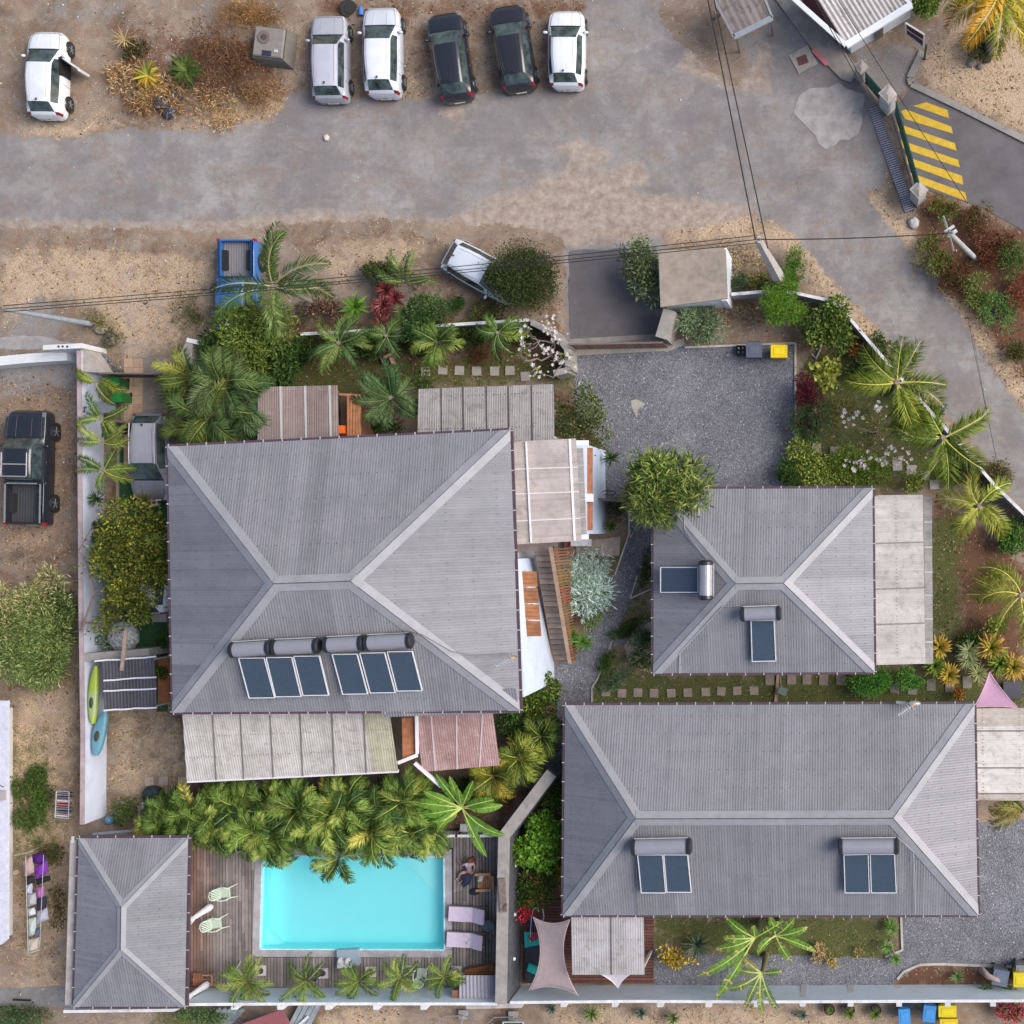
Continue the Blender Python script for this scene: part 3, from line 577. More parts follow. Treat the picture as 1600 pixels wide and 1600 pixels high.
# south west return of the roof: an extra strip of sheet below the eave line at the right end
mb = MB(); z_ = 5.52; e0, e1 = P(597, 1120, z_ - .05), P(812, 1113, z_ - .05); r0, r1 = P(590, 1085, 5.85), P(806, 1075, 5.85); corr(mb, e0, e1, r1, r0, lift=.03); o = mb.build('eave_extension', 'roof_metal', h1)
veranda(h1, [(400, 605), (528, 602), (530, 690), (402, 696)], (3.0, 3.0, 3.3, 3.3), 'sheet_brown', (.30, .60, .90), (.50, .47, .46), name='veranda_roof', seamw=.09)
veranda(h1, [(651, 608), (865, 600), (866, 688), (652, 692)], (2.9, 2.9, 3.2, 3.2), 'sheet_grey', (.18, .34, .51, .67, .84), (.07, .06, .06), ((.25, (.12, .1, .1)), (.85, (.12, .1, .1))))
veranda(h1, [(285, 1108), (618, 1098), (622, 1205), (292, 1221)], (4.4, 4.4, 3.6, 3.6), 'sheet_pale', (.14, .27, .41, .55, .70, .85), (.17, .15, .14), ((.33, (.25, .22, .2)), (.62, (.25, .22, .2))), edge=(.72, .68, .72), colf=lambda u: (.80, .80, .62) if u > .88 else (1, 1, 1))
veranda(h1, [(650, 1119), (791, 1114), (781, 1196), (660, 1206)], (3.4, 3.4, 3.0, 3.0), 'sheet_red', (.17, .45, .74), (.62, .5, .5), ((.35, (.6, .5, .5)),), seamw=.06)
veranda(h1, [(798, 688), (900, 685), (909, 845), (806, 850)], (4.95, 4.75, 4.75, 4.95), 'sheet_pale', (.28, .52, .78), (.68, .64, .66), (), name='annex_roof', along=False, posts=False, seamw=.05, colf=lambda u: (.90, .84, .84))
mb = MB(); mb.beam(P(822, 690, 4.99), P(830, 848, 4.99), .07, .03, (.8, .78, .8)); mb.beam(P(890, 686, 4.80), P(898, 845, 4.80), .09, .03, (.85, .83, .85)); mb.build('roof_trim', 'paint', h1)
mb = MB()
veranda(h1, [(901, 700), (911, 700), (917, 834), (908, 836)], (4.6, 4.55, 4.55, 4.6), 'sheet_grey', (.2, .4, .6, .8), (.4, .38, .38), name='glass_canopy', along=False, posts=False)
# annex east wall with wooden shutters
ax = P(946, 704, 0).x; ay0, ay1 = P(946, 704).y, P(946, 834).y; mb = MB(); mb.prism([(ax - 3.4, ay0, 0), (ax, ay0, 0), (ax, ay1, 0), (ax - 3.4, ay1, 0)], 0, 4.45, (.58, .67, .84)); mb.build('annex_wall', 'white_wall', h1)  # white wall; the blue of the skylight is mixed into its colour
for yc, L in ((P(0, 738, 4).y, 2.15), (P(0, 806, 4).y, 1.25)):
    mb = MB()
    mb.box((ax + .10, yc, 3.95), (.28, L, .05), 0, (.36, .13, .06)); mb.box((ax + .03, yc, 3.5), (.05, L, .8), 0, (.32, .12, .06)); mb.build('shutter', 'wood', h1)
mb = MB(); mb.box((ax + .12, P(0, 778, 4).y, 4.15), (.30, .35, .5), 0, (.8, .8, .84)); mb.box((ax - .1, ay1 - .12, 4.47), (.55, .22, .06), 0, (.8, .8, .84)); mb.box((ax - .1, ay0 + .05, 4.47), (.55, .22, .06), 0, (.8, .8, .84)); mb.build('wall_cap', 'white_wall', h1)
# main east wall: big timber shutter, small vents
wx = P(853, 0, 0).x
mb = MB(); mb.prism([(wx - .6, P(0, 872, 3).y, 0), (wx, P(0, 872, 3).y, 0), (P(866, 0).x, P(0, 1042).y, 0), (P(866, 0).x, P(0, 1066).y, 0), (wx - .6, P(0, 1070).y, 0)], 0, 5.3, (.62, .70, .84)); mb.build('stair_wall', 'white_wall', h1)  # bluish skylight painted into the base colour of this white wall
fx = lambda t: wx + (P(866, 0).x - wx) * t
mb = MB(); Y0, Y1 = P(0, 892, 4.6).y, P(0, 996, 4.6).y; sl_ = (P(866, 0).x - wx) / (P(0, 1042).y - P(0, 872, 3).y); xa = lambda y: wx + sl_ * (y - P(0, 872, 3).y)
for k in range(4):
    ya = Y0 + (Y1 - Y0) * k / 4; yb = Y0 + (Y1 - Y0) * (k + 1) / 4; mb.prism([(xa(ya) - .05, ya - .03, 0), (xa(ya) + .62, ya - .03, 0), (xa(yb) + .62, yb + .03, 0), (xa(yb) - .05, yb + .03, 0)], 4.30, 4.36, [(.34, .145, .06), (.30, .125, .05), (.36, .155, .065), (.28, .115, .05)][k])
    for j in range(1, 4): y_ = ya + (yb - ya) * j / 4; mb.box((xa(y_) + .28, y_, 4.37), (.6, .02, .03), 0, (.25, .09, .035))
mb.build('shutter', 'wood', h1)
mb = MB()
for (x_, y_, L) in ((840, 953, .5), (838, 987, .12)): mb.box((xa(P(0, y_, 4).y) + .02, P(0, y_, 3.4).y, 3.3), (.06, L, .2), 0, (.02, .02, .025))
mb.build('wall_vent', 'paint', h1)
# timber stair up the east side
st = thing('timber_stair', 'weathered timber stair with slatted orange handrail climbing the east wall of the big house', 'stairs', P(880, 950, 0))
ya, yb = P(0, 1030, 0).y, P(0, 858, 3.5).y; x0, x1 = P(866, 0, 0).x, P(897, 0, 0).x; mb = MB(); n = 20
for i in range(n):
    z = 3.5 * (i + 1) / n; y = ya + (yb - ya) * (i + .5) / n; v = random.uniform(.8, 1.2); mb.box(((x0 + x1) / 2, y, z), (x1 - x0, (yb - ya) / n + .03, .05), 0, (.24 * v, .19 * v, .165 * v)); mb.box(((x0 + x1) / 2, y - (yb - ya) / n / 2 - .02, z - .04), (x1 - x0, .02, .08), 0, (.07, .05, .045))
mb.build('tread', 'deck_wood', st).name = 'treads'
mb = MB(); mb.prism([(P(806, 0, 3.6).x, yb - .1, 0), (x1 + .05, yb - .1, 0), (x1 + .05, yb + 1.0, 0), (P(806, 0, 3.6).x, yb + 1.0, 0)], 3.44, 3.56, (.24, .19, .17)); mb.build('landing', 'deck_wood', st)
for xx in (x0, x1):
    mb = MB(); mb.beam((xx, ya, .02), (xx, yb, 3.42), .06, .22, (.34, .17, .09)); mb.build('stringer', 'wood', st)
mb = MB(); mb.beam((x1 + .03, ya - .1, 1.0), (x1 - .02, yb + .1, 4.45), .16, .05, (.42, .29, .21)); mb.beam((x1 + .04, ya - .1, .25), (x1 - .01, yb + .1, 3.65), .05, .08, (.42, .2, .1)); k = 40
for i in range(k):
    t = i / (k - 1); y = ya + (yb - ya) * t; z = .2 + 3.4 * t; mb.box((x1 + .07, y, (z + .75) / 2), (.03, .09, z + .7), 0, [v_ * random.uniform(.6, 1.25) for v_ in (.27, .14, .075)])
mb.build('handrail', 'wood', st)
# wooden screen by the red veranda + white trim
mb = MB(); mb.prism(PL([(628, 1122), (650, 1120), (651, 1180), (629, 1186)], 3.2), 3.0, 3.2, (.42, .17, .08)); mb.build('timber_panel', 'wood', h1)
mb = MB(); mb.beam(P(651, 1118, 3.45), P(652, 1178, 3.3), .12, .1, (.8, .78, .82)); mb.beam(P(652, 1180, 3.3), P(622, 1192, 3.3), .16, .1, (.8, .78, .82)); mb.beam(P(648, 1192, 3.1), P(690, 1229, 2.9), .14, .14, (.74, .72, .84)); mb.build('eave_trim', 'paint', h1)
mb = MB(); mb.prism(PL([(530, 616), (562, 618), (562, 682), (530, 684)], 2.2), 0, 2.0, (.20, .10, .06)); mb.build('side_deck', 'deck_wood', h1)
mb = MB(); [mb.beam(P(x_, 617, 2.9), P(x_, 682, 2.9), .10, .12, (.42, .18, .08)) for x_ in (545, 549.5, 554, 558, 562)]; mb.beam(P(530, 616, 2.93), P(563, 618, 2.93), .1, .1, (.38, .18, .09)); mb.build('pergola_beam', 'wood', h1).name = 'pergola'
mb = MB(); mb.box(P(536, 672, 2.6), (.42, .34, .9), 0, (.85, .16, .02)); tag(mb.build('orange_crate', 'plastic'), 'small bright orange crate on the side deck beside the brown veranda roof', 'crate')
# --- medium house (right centre)
h2 = thing('house', 'medium house with square grey hip roof and pale east veranda, right of centre', 'house', P(1193, 907, 0))
hip(h2, [(1021, 764), (1363, 763), (1366, 1050), (1021, 1052)], [(1149, 912), (1224, 911)], 3.2, 4.7, .29)
veranda(h2, [(1366, 775), (1442, 773), (1446, 1037), (1367, 1040)], (2.95, 2.75, 2.75, 2.95), 'sheet_pale', (.28, .55, .76), (.22, .19, .18), ((.55, (.35, .32, .3)),), along=False, colf=lambda u: (1.0, 1.0, 1.0), seamw=.05)
veranda(h2, [(1443, 777), (1456, 777), (1458, 1037), (1446, 1037)], (2.6, 2.55, 2.55, 2.6), 'sheet_grey', (.15, .3, .45, .59, .73, .87), (.42, .42, .43), name='canopy_strip', along=False, posts=False, seamw=.08)
# --- long house (bottom right)
h3 = thing('house', 'long house with wide grey hip roof and two solar heaters, lower right', 'house', P(1205, 1265, 0))
hip(h3, [(883, 1102), (1522, 1100), (1528, 1430), (880, 1430)], [(993, 1279), (1395, 1278)], 3.2, 5.0, .32)
veranda(h3, [(892, 1432), (1007, 1432), (1007, 1523), (894, 1523)], (2.95, 2.95, 2.75, 2.75), 'sheet_pale', (.545,), (.12, .11, .11), ((.6, (.3, .3, .3)),), colf=lambda u: (.78, .80, .85), per=.11)
veranda(h3, [(1526, 1106), (1660, 1106), (1660, 1250), (1528, 1250)], (2.95, 2.75, 2.75, 2.95), 'sheet_pale', (.25, .65, .93), (.16, .13, .12), ((.5, (.3, .28, .25)), (.93, (.3, .28, .25))), along=False, colf=lambda u: (1.25, 1.25, 1.25) if .2 < u < .92 else (.9, .85, .8))
# --- pool house (bottom left)
h4 = thing('pool_house', 'small pool house with pale grey hip roof at the left end of the deck', 'pool house', P(205, 1440, 0))
hip(h4, [(123, 1310), (294, 1309), (289, 1573), (115, 1573)], [(190, 1417), (189, 1483)], 2.8, 3.7, .20, 1.65)
mb = MB(); mb.beam(P(116, 1312, 2.45), P(108, 1570, 2.45), .30, .12, (.42, .38, .36)); mb.beam(P(116, 1312, 2.53), P(112, 1312, 2.53), .3, .05, (.6, .58, .55)); mb.build('side_gutter', 'concrete', h4)
# neighbour's building cut by the left edge
nb = thing('neighbour_house', 'pale lavender roof slab of a neighbouring house cut by the left edge', 'house', P(-60, 1285, 0))
mb = MB(); mb.prism(PL([(-140, 1092), (12, 1095), (11, 1468), (2, 1476), (-140, 1476)], 2.9), 2.75, 2.9, (.60, .60, .70)); mb.build('roof', 'matte', nb)
mb = MB(); mb.prism(PL([(-120, 1105), (20, 1105), (20, 1460), (-120, 1460)], 0), 0, 2.74, (.6, .58, .55)); mb.build('wall', 'white_wall', nb)
mb = MB(); mb.box(P(2, 1243, 3.0), (.35, .42, .16), 0, (.42, .36, .36)); mb.beam(P(-4, 1225, 2.93), P(6, 1230, 2.93), .03, .03, (.1, .1, .1)); mb.build('roof_hatch', 'paint', nb)
# --- guard booth at the top right
bo = thing('guard_booth', 'white guard booth with rusty ribbed roof and dark red doors beside the road gate', 'booth', P(1330, 40, 0))
c4 = [(1238, -4), (1322, 71), (1424, 8), (1350, -60)]; z = 2.9
TL, a1, b1, c1_ = PL(c4, z); mb = MB(); corr(mb, a1, b1, c1_, TL, per=.21, amp=.03); rf = mb.build('roof', 'sheet_rust', bo)
mb = MB(); mb.beam(TL, a1, .22, .14, (.72, .73, .76)); mb.beam(a1, b1, .30, .15, (.80, .82, .86)); mb.beam(b1, c1_, .14, .14, (.75, .75, .78)); mb.build('gutter', 'paint', rf)
wp = PL([(1252, 3), (1330, 84), (1422, 28), (1350, -50)], 0); mb = MB(); mb.prism(wp, 0, 2.78, (.74, .76, .80)); mb.build('wall', 'white_wall', bo)
for t, wd in ((.25, 1.3), (.68, 1.5)):
    p, q = wp[0], wp[1]; d = (q - p).normalized(); n = Vector((d.y, -d.x, 0)) * (1 if Vector((d.y, -d.x, 0)).x < 0 else -1); c_ = p.lerp(q, t)
    mb = MB(); mb.box(c_ + n * .03 + UP * 1.2, (wd, .09, 2.2), math.atan2(d.y, d.x), (.12, .028, .03)); mb.build('door', 'paint', bo)
p, q = wp[1], wp[2]; d = (q - p).normalized(); n = Vector((d.y, -d.x, 0)); n = n if n.y < 0 else -n; ang = math.atan2(d.y, d.x); c_ = p.lerp(q, .72)
mb = MB(); mb.box(c_ + n * .03 + UP * 1.9, (1.0, .08, .75), ang, (.8, .82, .86)); wn = mb.build('window', 'paint', bo)
mb = MB(); [mb.box(c_ + d * (k * .12 - .36) + n * .075 + UP * 1.9, (.055, .03, .6), ang, (.04, .045, .05)) for k in range(7)]; mb.build('grille', 'paint', wn)
c_ = p.lerp(q, .45); mb = MB(); mb.box(c_ + n * .06 + UP * .95, (.42, .14, 1.5), ang, (.22, .2, .2)); mb.build('meter_cupboard', 'metal', bo)
# open shed with rusty sheet roof left of the booth
sh = thing('sheet_shelter', 'small rusty sheet roof shelter with grey fascia at the top edge beside the booth', 'shelter', P(1165, 15, 0))
c4 = [(1112, -8), (1147, 58), (1207, 28), (1180, -40)]; z = 2.2; a0, a1, a2, a3 = PL(c4, z); mb = MB(); corr(mb, a1, a2, a3, a0, per=.3, amp=.012, col=(.40, .36, .36)); rf = mb.build('roof', 'sheet_rust', sh)
mb = MB(); mb.beam(a1, a2, .26, .10, (.45, .46, .48)); mb.beam(a0, a1, .12, .10, (.40, .40, .40)); mb.beam(a2, a3, .1, .1, (.5, .5, .5)); mb.build('fascia', 'metal', rf)
for c_ in (a0, a1, a2, a3): mb = MB(); cc = c_.lerp((a0 + a2) / 2, .1); mb.box((cc.x, cc.y, 1.05), (.08, .08, 2.1), 0, (.3, .3, .3)); mb.build('post', 'metal', sh)
# utility kiosk: white walls, flat beige roof slab
ku = thing('utility_kiosk', 'white walled utility kiosk with flat beige concrete roof beside the driveway', 'kiosk', P(1088, 440, 0))
top = PL([(1029, 398), (1027, 392), (1128, 387), (1134, 390), (1137, 466), (1032, 480)], 2.5); mb = MB(); mb.prism(top, 2.38, 2.5, (.36, .30, .245)); mb.build('roof_slab', 'concrete', ku)
mb = MB(); mb.prism(PL([(1046, 412), (1140, 405), (1143, 482), (1110, 484), (1048, 488)], 0), 0, 2.37, (.80, .82, .86)); mb.prism(PL([(1136, 405), (1144, 405), (1144, 484), (1136, 484)], 0), 0, 2.37, (.78, .80, .86)); mb.build('wall', 'white_wall', ku)
# dark roofed lean-to with white battens, left garden
lt = thing('lean_to_shed', 'garden lean-to with dark sheet roof and four white battens beside the left wall', 'shed', P(205, 1070, 0))
mb = MB(); corr(mb, P(163, 1110, 2.0), P(244, 1108, 2.0), P(244, 1026, 2.1), P(160, 1032, 2.1), per=.15, amp=.012, col=(.085, .08, .095)); M('dark_sheet', None, .6, var=.3, vs=2); rf = mb.build('roof', 'dark_sheet', lt)
for a_, b_ in (((148, 1033), (244, 1026)), ((162, 1063), (244, 1058)), ((162, 1080), (244, 1076)), ((162, 1110), (245, 1105))):
    mb = MB(); pts = [P(a_[0] + (b_[0] - a_[0]) * t, a_[1] + (b_[1] - a_[1]) * t + random.uniform(-.6, .6), 2.16) for t in np.linspace(0, 1, 6)]; [mb.beam(u_, v_, .07, .05, (.82, .8, .84)) for u_, v_ in zip(pts, pts[1:])]; mb.build('batten', 'paint', rf)
for x_, y_ in ((165, 1034), (240, 1030), (165, 1106), (240, 1104)): mb = MB(); c_ = P(x_, y_, 2); mb.box((c_.x, c_.y, 1), (.07, .07, 1.95), 0, (.4, .38, .36)); mb.build('post', 'paint', lt)
# small ribbed roof over the pool pump, right end of the deck
pc = thing('pump_shelter', 'small pump shelter with pale ribbed roof at the corner of deck and stone wall', 'shelter', P(750, 1540, 0))
mb = MB(); corr(mb, P(717, 1563, 1.5), P(778, 1563, 1.5), P(777, 1524, 1.6), P(719, 1524, 1.6), per=.17, amp=.02, col=(1.45, 1.4, 1.5)); mb.build('roof', 'roof_metal', pc)
mb = MB(); mb.prism(PL([(722, 1530), (776, 1530), (776, 1550), (722, 1550)], 0), .12, 1.45, (.26, .12, .07)); mb.build('cabinet', 'wood', pc)
mb = MB(); mb.prism(PL([(728, 1514), (772, 1506), (776, 1522), (724, 1523)], .5), .13, .6, (.33, .13, .05)); mb.build('lid', 'wood', pc)
# ================= WALLS AND FENCES =================
def wall(name, label, pts, h, wd, col, capcol=None, mat='white_wall', capw=.04, top_px=True, posts=(), postcol=None, cat='wall', postsize=.32):
    pz = PL(pts, h) if top_px else PL(pts, 0); cx_ = sum(pz, Vector()) / len(pz)
    t = thing(name, label, cat, (pz[0].x, pz[0].y, 0))
    mb = MB()
    for i, (p, q) in enumerate(zip(pz, pz[1:])):
        hh = h - .002 * (i % 2); a = Vector((p.x, p.y, hh / 2)); b_ = Vector((q.x, q.y, hh / 2)); mb.beam(a, b_, wd - .002 * (i % 2), hh, col)
    mb.build('wall_body', mat, t)
    if capcol is not None:
        mb = MB()
        for i, (p, q) in enumerate(zip(pz, pz[1:])): mb.beam(Vector((p.x, p.y, h + .02 + .002 * (i % 2))), Vector((q.x, q.y, h + .02 + .002 * (i % 2))), wd + capw, .05, capcol)
        mb.build('coping', 'concrete', t)
    for x_, y_ in posts:
        c_ = P(x_, y_, h); mb = MB(); mb.box((c_.x, c_.y, (h - .04) / 2), (postsize, postsize * 1.2, h - .04), 0, postcol or col, taper=.8); mb.build('buttress', 'white_wall', t)
    return t
LW = (.60, .65, .78)
wall('garden_wall', 'long lavender white wall with thin pinkish coping down the left side of the gardens', [(124, 548), (125, 650), (126, 800), (127, 950), (130, 1150), (129, 1288)], 1.68, .16, LW, (.42, .33, .34))
wall('garden_wall', 'pale white wall with buttresses along the bottom, from pool house to the stone wall', [(100, 1580), (272, 1578), (292, 1569), (500, 1568), (776, 1568)], 1.95, .13, (.72, .80, .88), (.72, .72, .74), capw=.0,
     posts=[(365, 1573), (437, 1573), (512, 1573), (587, 1573), (661, 1573)], postcol=(.66, .66, .68))
wall('garden_wall', 'pale blue white wall with buttresses along the bottom, right of the stone wall', [(797, 1566), (1000, 1564), (1200, 1565), (1400, 1564), (1660, 1563)], 1.9, .13, (.66, .75, .83), (.70, .70, .72), capw=.0,
     posts=[(880, 1569), (960, 1569), (1031, 1569), (1107, 1569), (1182, 1569), (1254, 1568), (1329, 1568), (1405, 1568), (1481, 1568), (1552, 1568)], postcol=(.58, .57, .58))
wall('stone_wall', 'thick stone wall with flat grey concrete top beside the pool deck, bent at its upper end', [(862, 1208), (788, 1306), (786, 1400), (783, 1568)], 2.25, .52, (.085, .088, .10), (.33, .30, .285), mat='stone', capw=.0)
wall('concrete_ledge', 'low broad concrete ledge outside the bottom wall below the pump shelter', [(728, 1573), (815, 1571)], 1.5, .22, (.45, .42, .42), None, mat='concrete')
wall('concrete_wall', 'grey concrete cross wall behind the dark lean to shed', [(131, 1027), (233, 1019)], 1.7, .34, (.33, .31, .29), None, mat='concrete')
wall('boundary_fence', 'white topped grey fence curving down beside the road from the kiosk', [(1143, 460), (1190, 456), (1243, 458), (1288, 468), (1313, 480), (1372, 550), (1432, 618), (1476, 668), (1556, 760), (1620, 822)], 1.25, .10, (.36, .37, .38), (.70, .70, .72), cat='fence', mat='concrete')
wall('front_wall', 'thin white topped wall along the front planting north of the big house', [(470, 522), (536, 519), (640, 512), (700, 508), (826, 500)], 1.3, .10, (.42, .42, .42), (.72, .71, .72), mat='concrete')
wall('gate_pillar_wall', 'short grey concrete wall stepping from the frangipani to the yard gate', [(830, 503), (866, 520), (886, 545), (888, 578), (865, 583)], 1.4, .28, (.36, .33, .31), None, mat='concrete')
wall('wing_wall', 'concrete wing wall with cap joining the kiosk to the yard gate', [(1046, 484), (1033, 528)], 1.9, .55, (.34, .31, .28), None, mat='concrete')
wall('beam_wall', 'long white beam like wall at the left edge above the black pickup', [(-20, 566), (40, 560), (104, 556)], .9, .42, (.72, .72, .73), None, mat='white_wall')
tg = wall('meter_wall', 'short white wall with three round holes at the left garden corner', [(67, 543), (128, 540)], 1.9, .22, (.70, .69, .70), None, mat='white_wall')
mb = MB()
for x_ in (91.5, 98, 105): mb.box(P(x_, 541.5, 1.905), (.09, .09, .012), 0, (.03, .03, .03))
mb.build('hole', 'paint', tg)
t = thing('entrance_pillar', 'tapered grey concrete pillar left of the left gate', 'pillar', P(140, 565)); mb = MB(); mb.prism(PL([(125, 546), (132, 545), (156, 582), (125, 581)], 1.6), 0, 1.6, (.42, .38, .35)); mb.build('pillar_body', 'concrete', t)
t = thing('entrance_pillar', 'tapered grey concrete pillar right of the left gate, half under palms', 'pillar', P(295, 555)); mb = MB(); mb.prism(PL([(291, 533), (301, 530), (300, 572), (277, 565)], 1.6), 0, 1.6, (.40, .36, .33)); mb.build('pillar_body', 'concrete', t)
mb = MB(); mb.beam(P(292, 531, 1.64), P(318, 537, 1.64), .2, .07, (.75, .75, .76)); tag(mb.build('roof_beam', 'paint'), 'short white capping beam on the right gate pillar by the palms', 'beam')
# rubble heap by the left gate
mb = MB()
for _ in range(90):
    u = random.random(); v = random.random(); x_ = 146 + 42 * u * v + 4; y_ = 543 + 38 * v; mb.blob(P(x_, y_, .1 + .25 * random.random()), (random.uniform(.06, .16), random.uniform(.06, .16), .1), [random.uniform(.07, .22)] * 3, 6, 4, random.random() * 3, .5)
tag(mb.build('rubble_heap', 'stone'), 'dark rubble heap beside the left gate pillar', 'rubble', kind='stuff')
def boulder(px, py, r, col, label):
    mb = MB(); mb.blob(P(px, py, r * .35), (r, r * random.uniform(.7, 1), r * .6), col, 12, 8, random.random() * 3, .35); return tag(mb.build('boulder', 'stone', smooth=True), label, 'rock')
boulder(156, 515, .30, (.33, .30, .27), 'pale boulder at the foot of the left pole, upper of the pair'); boulder(173, 530, .38, (.26, .20, .19), 'brown boulder near the left pole, lower of the pair')
boulder(510, 215, .16, (.75, .62, .52), 'single pale stone lying on the road below the silver hatchback'); boulder(1428, 348, .26, (.52, .52, .50), 'grey white rounded stone on the verge right of the road bend')
boulder(1300, 555 + 430, .01, (.3, .3, .3), '') if False else None
for (x_, y_, r_) in ((1515, 98, .22), (1525, 108, .2)): pass
boulder(1518, 97, .25, (.28, .25, .23), 'rock ring stone left of the coconut trunk, top right corner'); boulder(1532, 104, .2, (.25, .22, .2), 'small rock below the coconut trunk, top right corner')
# gates
def slat_gate(name, label, a_, b_, h, col, n=14, wd=.06, frame=(.3, .25, .22)):
    p, q = P(*a_, h), P(*b_, h); t = thing(name, label, 'gate', (p.x, p.y, 0)); mb = MB()
    for z in (h - .03, .2): mb.beam((p.x, p.y, z), (q.x, q.y, z), .07, .07, frame)
    mb.build('gate_frame', 'metal', t); mb = MB(); d = (q - p) / n
    for i in range(n):
        c_ = p + d * (i + .5); mb.box((c_.x, c_.y, h / 2 + .05), (d.length * .8, .03, h - .3), math.atan2(d.y, d.x), [k * random.uniform(.7, 1.3) for k in col])
    mb.build('gate_slat', 'wood', t).name = 'slat_panel'; return t
slat_gate('sliding_gate', 'brown slatted sliding gate closing the gravel yard from the driveway', (887, 538), (1036, 535), 1.7, (.27, .13, .08), 20)
slat_gate('sliding_gate', 'dark brown slatted gate across the tiled drive on the left', (155, 583), (248, 584), 1.6, (.12, .06, .05), 14)
def post(name, label, px, py, h, s, col, cap=None, cat='pillar', pyr=.12):
    c_ = P(px, py, h); t = thing(name, label, cat, (c_.x, c_.y, 0)); mb = MB(); mb.box((c_.x, c_.y, h / 2), (s, s, h), .75, col); mb.build('pillar_body', 'concrete', t)
    mb = MB(); mb.box((c_.x, c_.y, h + .04), (s + .1, s + .1, .08), .75, cap or col); mb.box((c_.x, c_.y, h + .08 + pyr / 2), (s + .02, s + .02, pyr), .75, cap or col, taper=.25); mb.build('cap', 'concrete', t); return t
post('gate_pillar', 'pale grey gate pillar with pointed cap at the upper end of the green sliding gate', 1388, 147, 1.9, .55, (.52, .52, .53), (.45, .40, .37)); post('gate_pillar', 'pale grey gate pillar at the lower end of the green sliding gate', 1436, 297, 1.7, .52, (.45, .44, .43), (.40, .36, .33)); post('gate_pillar', 'squat grey pillar between guard booth and green fence panel', 1346, 105, 1.5, .42, (.33, .29, .27))
t = slat_gate('sliding_gate', 'narrow dark green steel sliding gate over the yellow crossing', (1400, 158), (1437, 290), 1.8, (.02, .10, .07), 30, frame=(.02, .09, .065))
t['label'] = 'tall dark green steel sliding gate seen edge on over the yellow bars'
slat_gate('fence_panel', 'green barred fence panel between the two upper gate pillars', (1352, 113), (1378, 143), 1.5, (.02, .09, .065), 10, frame=(.02, .08, .06))['category'] = 'fence'
# drain grate
t = thing('drain_grate', 'long narrow steel drain grate with bars across the road beside the green gate', 'grate', P(1365, 168)); mb = MB(); a_, b_ = P(1364, 168, .04), P(1422, 330, .04); d = (b_ - a_); L = d.length; d.normalize(); n = Vector((d.y, -d.x, 0))
mb.beam(a_ - UP * .015, b_ - UP * .015, .50, .02, (.03, .028, .03)); mb.build('trough', 'matte', t); mb = MB()
for k in range(int(L / .105)): c_ = a_ + d * (k * .105 + .05); mb.beam(c_ - n * .21, c_ + n * .21, .055, .03, (.52, .50, .55))
for s_ in (-.23, -.08, .08, .23): mb.beam(a_ + n * s_ + UP * .01, b_ + n * s_ + UP * .01, .022, .03, (.42, .40, .44))
mb.build('grating', 'metal', t)
# pedestrian gate
t = thing('wicket_gate', 'small open wicket gate with white frame and dark red panels right of the booth', 'gate', P(1440, 75)); q4 = PL([(1414, 36), (1444, 53), (1443, 75), (1416, 55)], .0); zz = (1.7, 1.7, .9, .9); q4 = [P(a, b_, z) for (a, b_), z in zip([(1415, 36), (1444, 54), (1443, 73), (1416, 53)], zz)]
mb = MB(); mb.quad(*q4, (.10, .025, .03)); mb.quad(*[v - UP * .03 for v in q4[::-1]], (.10, .025, .03)); mb.build('gate_panel', 'paint', t); mb = MB(); [mb.beam(q4[i] + UP * .02, q4[(i + 1) % 4] + UP * .02, .08, .05, (.78, .74, .74)) for i in range(4)]; mb.beam((q4[0] + q4[3]) / 2 + UP * .025, (q4[1] + q4[2]) / 2 + UP * .025, .06, .04, (.75, .72, .72)); mb.build('gate_frame', 'paint', t)
mb = MB(); c_ = P(1447, 72, 1.6); mb.box((c_.x, c_.y, .85), (.09, .09, 1.7), 0, (.02, .10, .09)); mb.build('gate_post', 'metal', t)
mb = MB(); mb.box(P(1255, 93, .035), (1.0, 1.0, .05), .5, (.47, .42, .35)); o = mb.build('manhole_surround', 'concrete'); tag(o, kind='structure'); mb = MB(); mb.box(P(1254, 94, .07), (.48, .40, .03), .35, (.30, .12, .10)); tag(mb.build('manhole_cover', 'metal'), 'red brown square manhole cover in a pale slab near the booth', 'manhole cover')
mb = MB(); mb.beam(P(1270, 77, .112), P(1293, 101, .112), .22, .012, (.66, .20, .22)); tag(mb.build('kerb_marking', 'road_paint'), kind='structure')
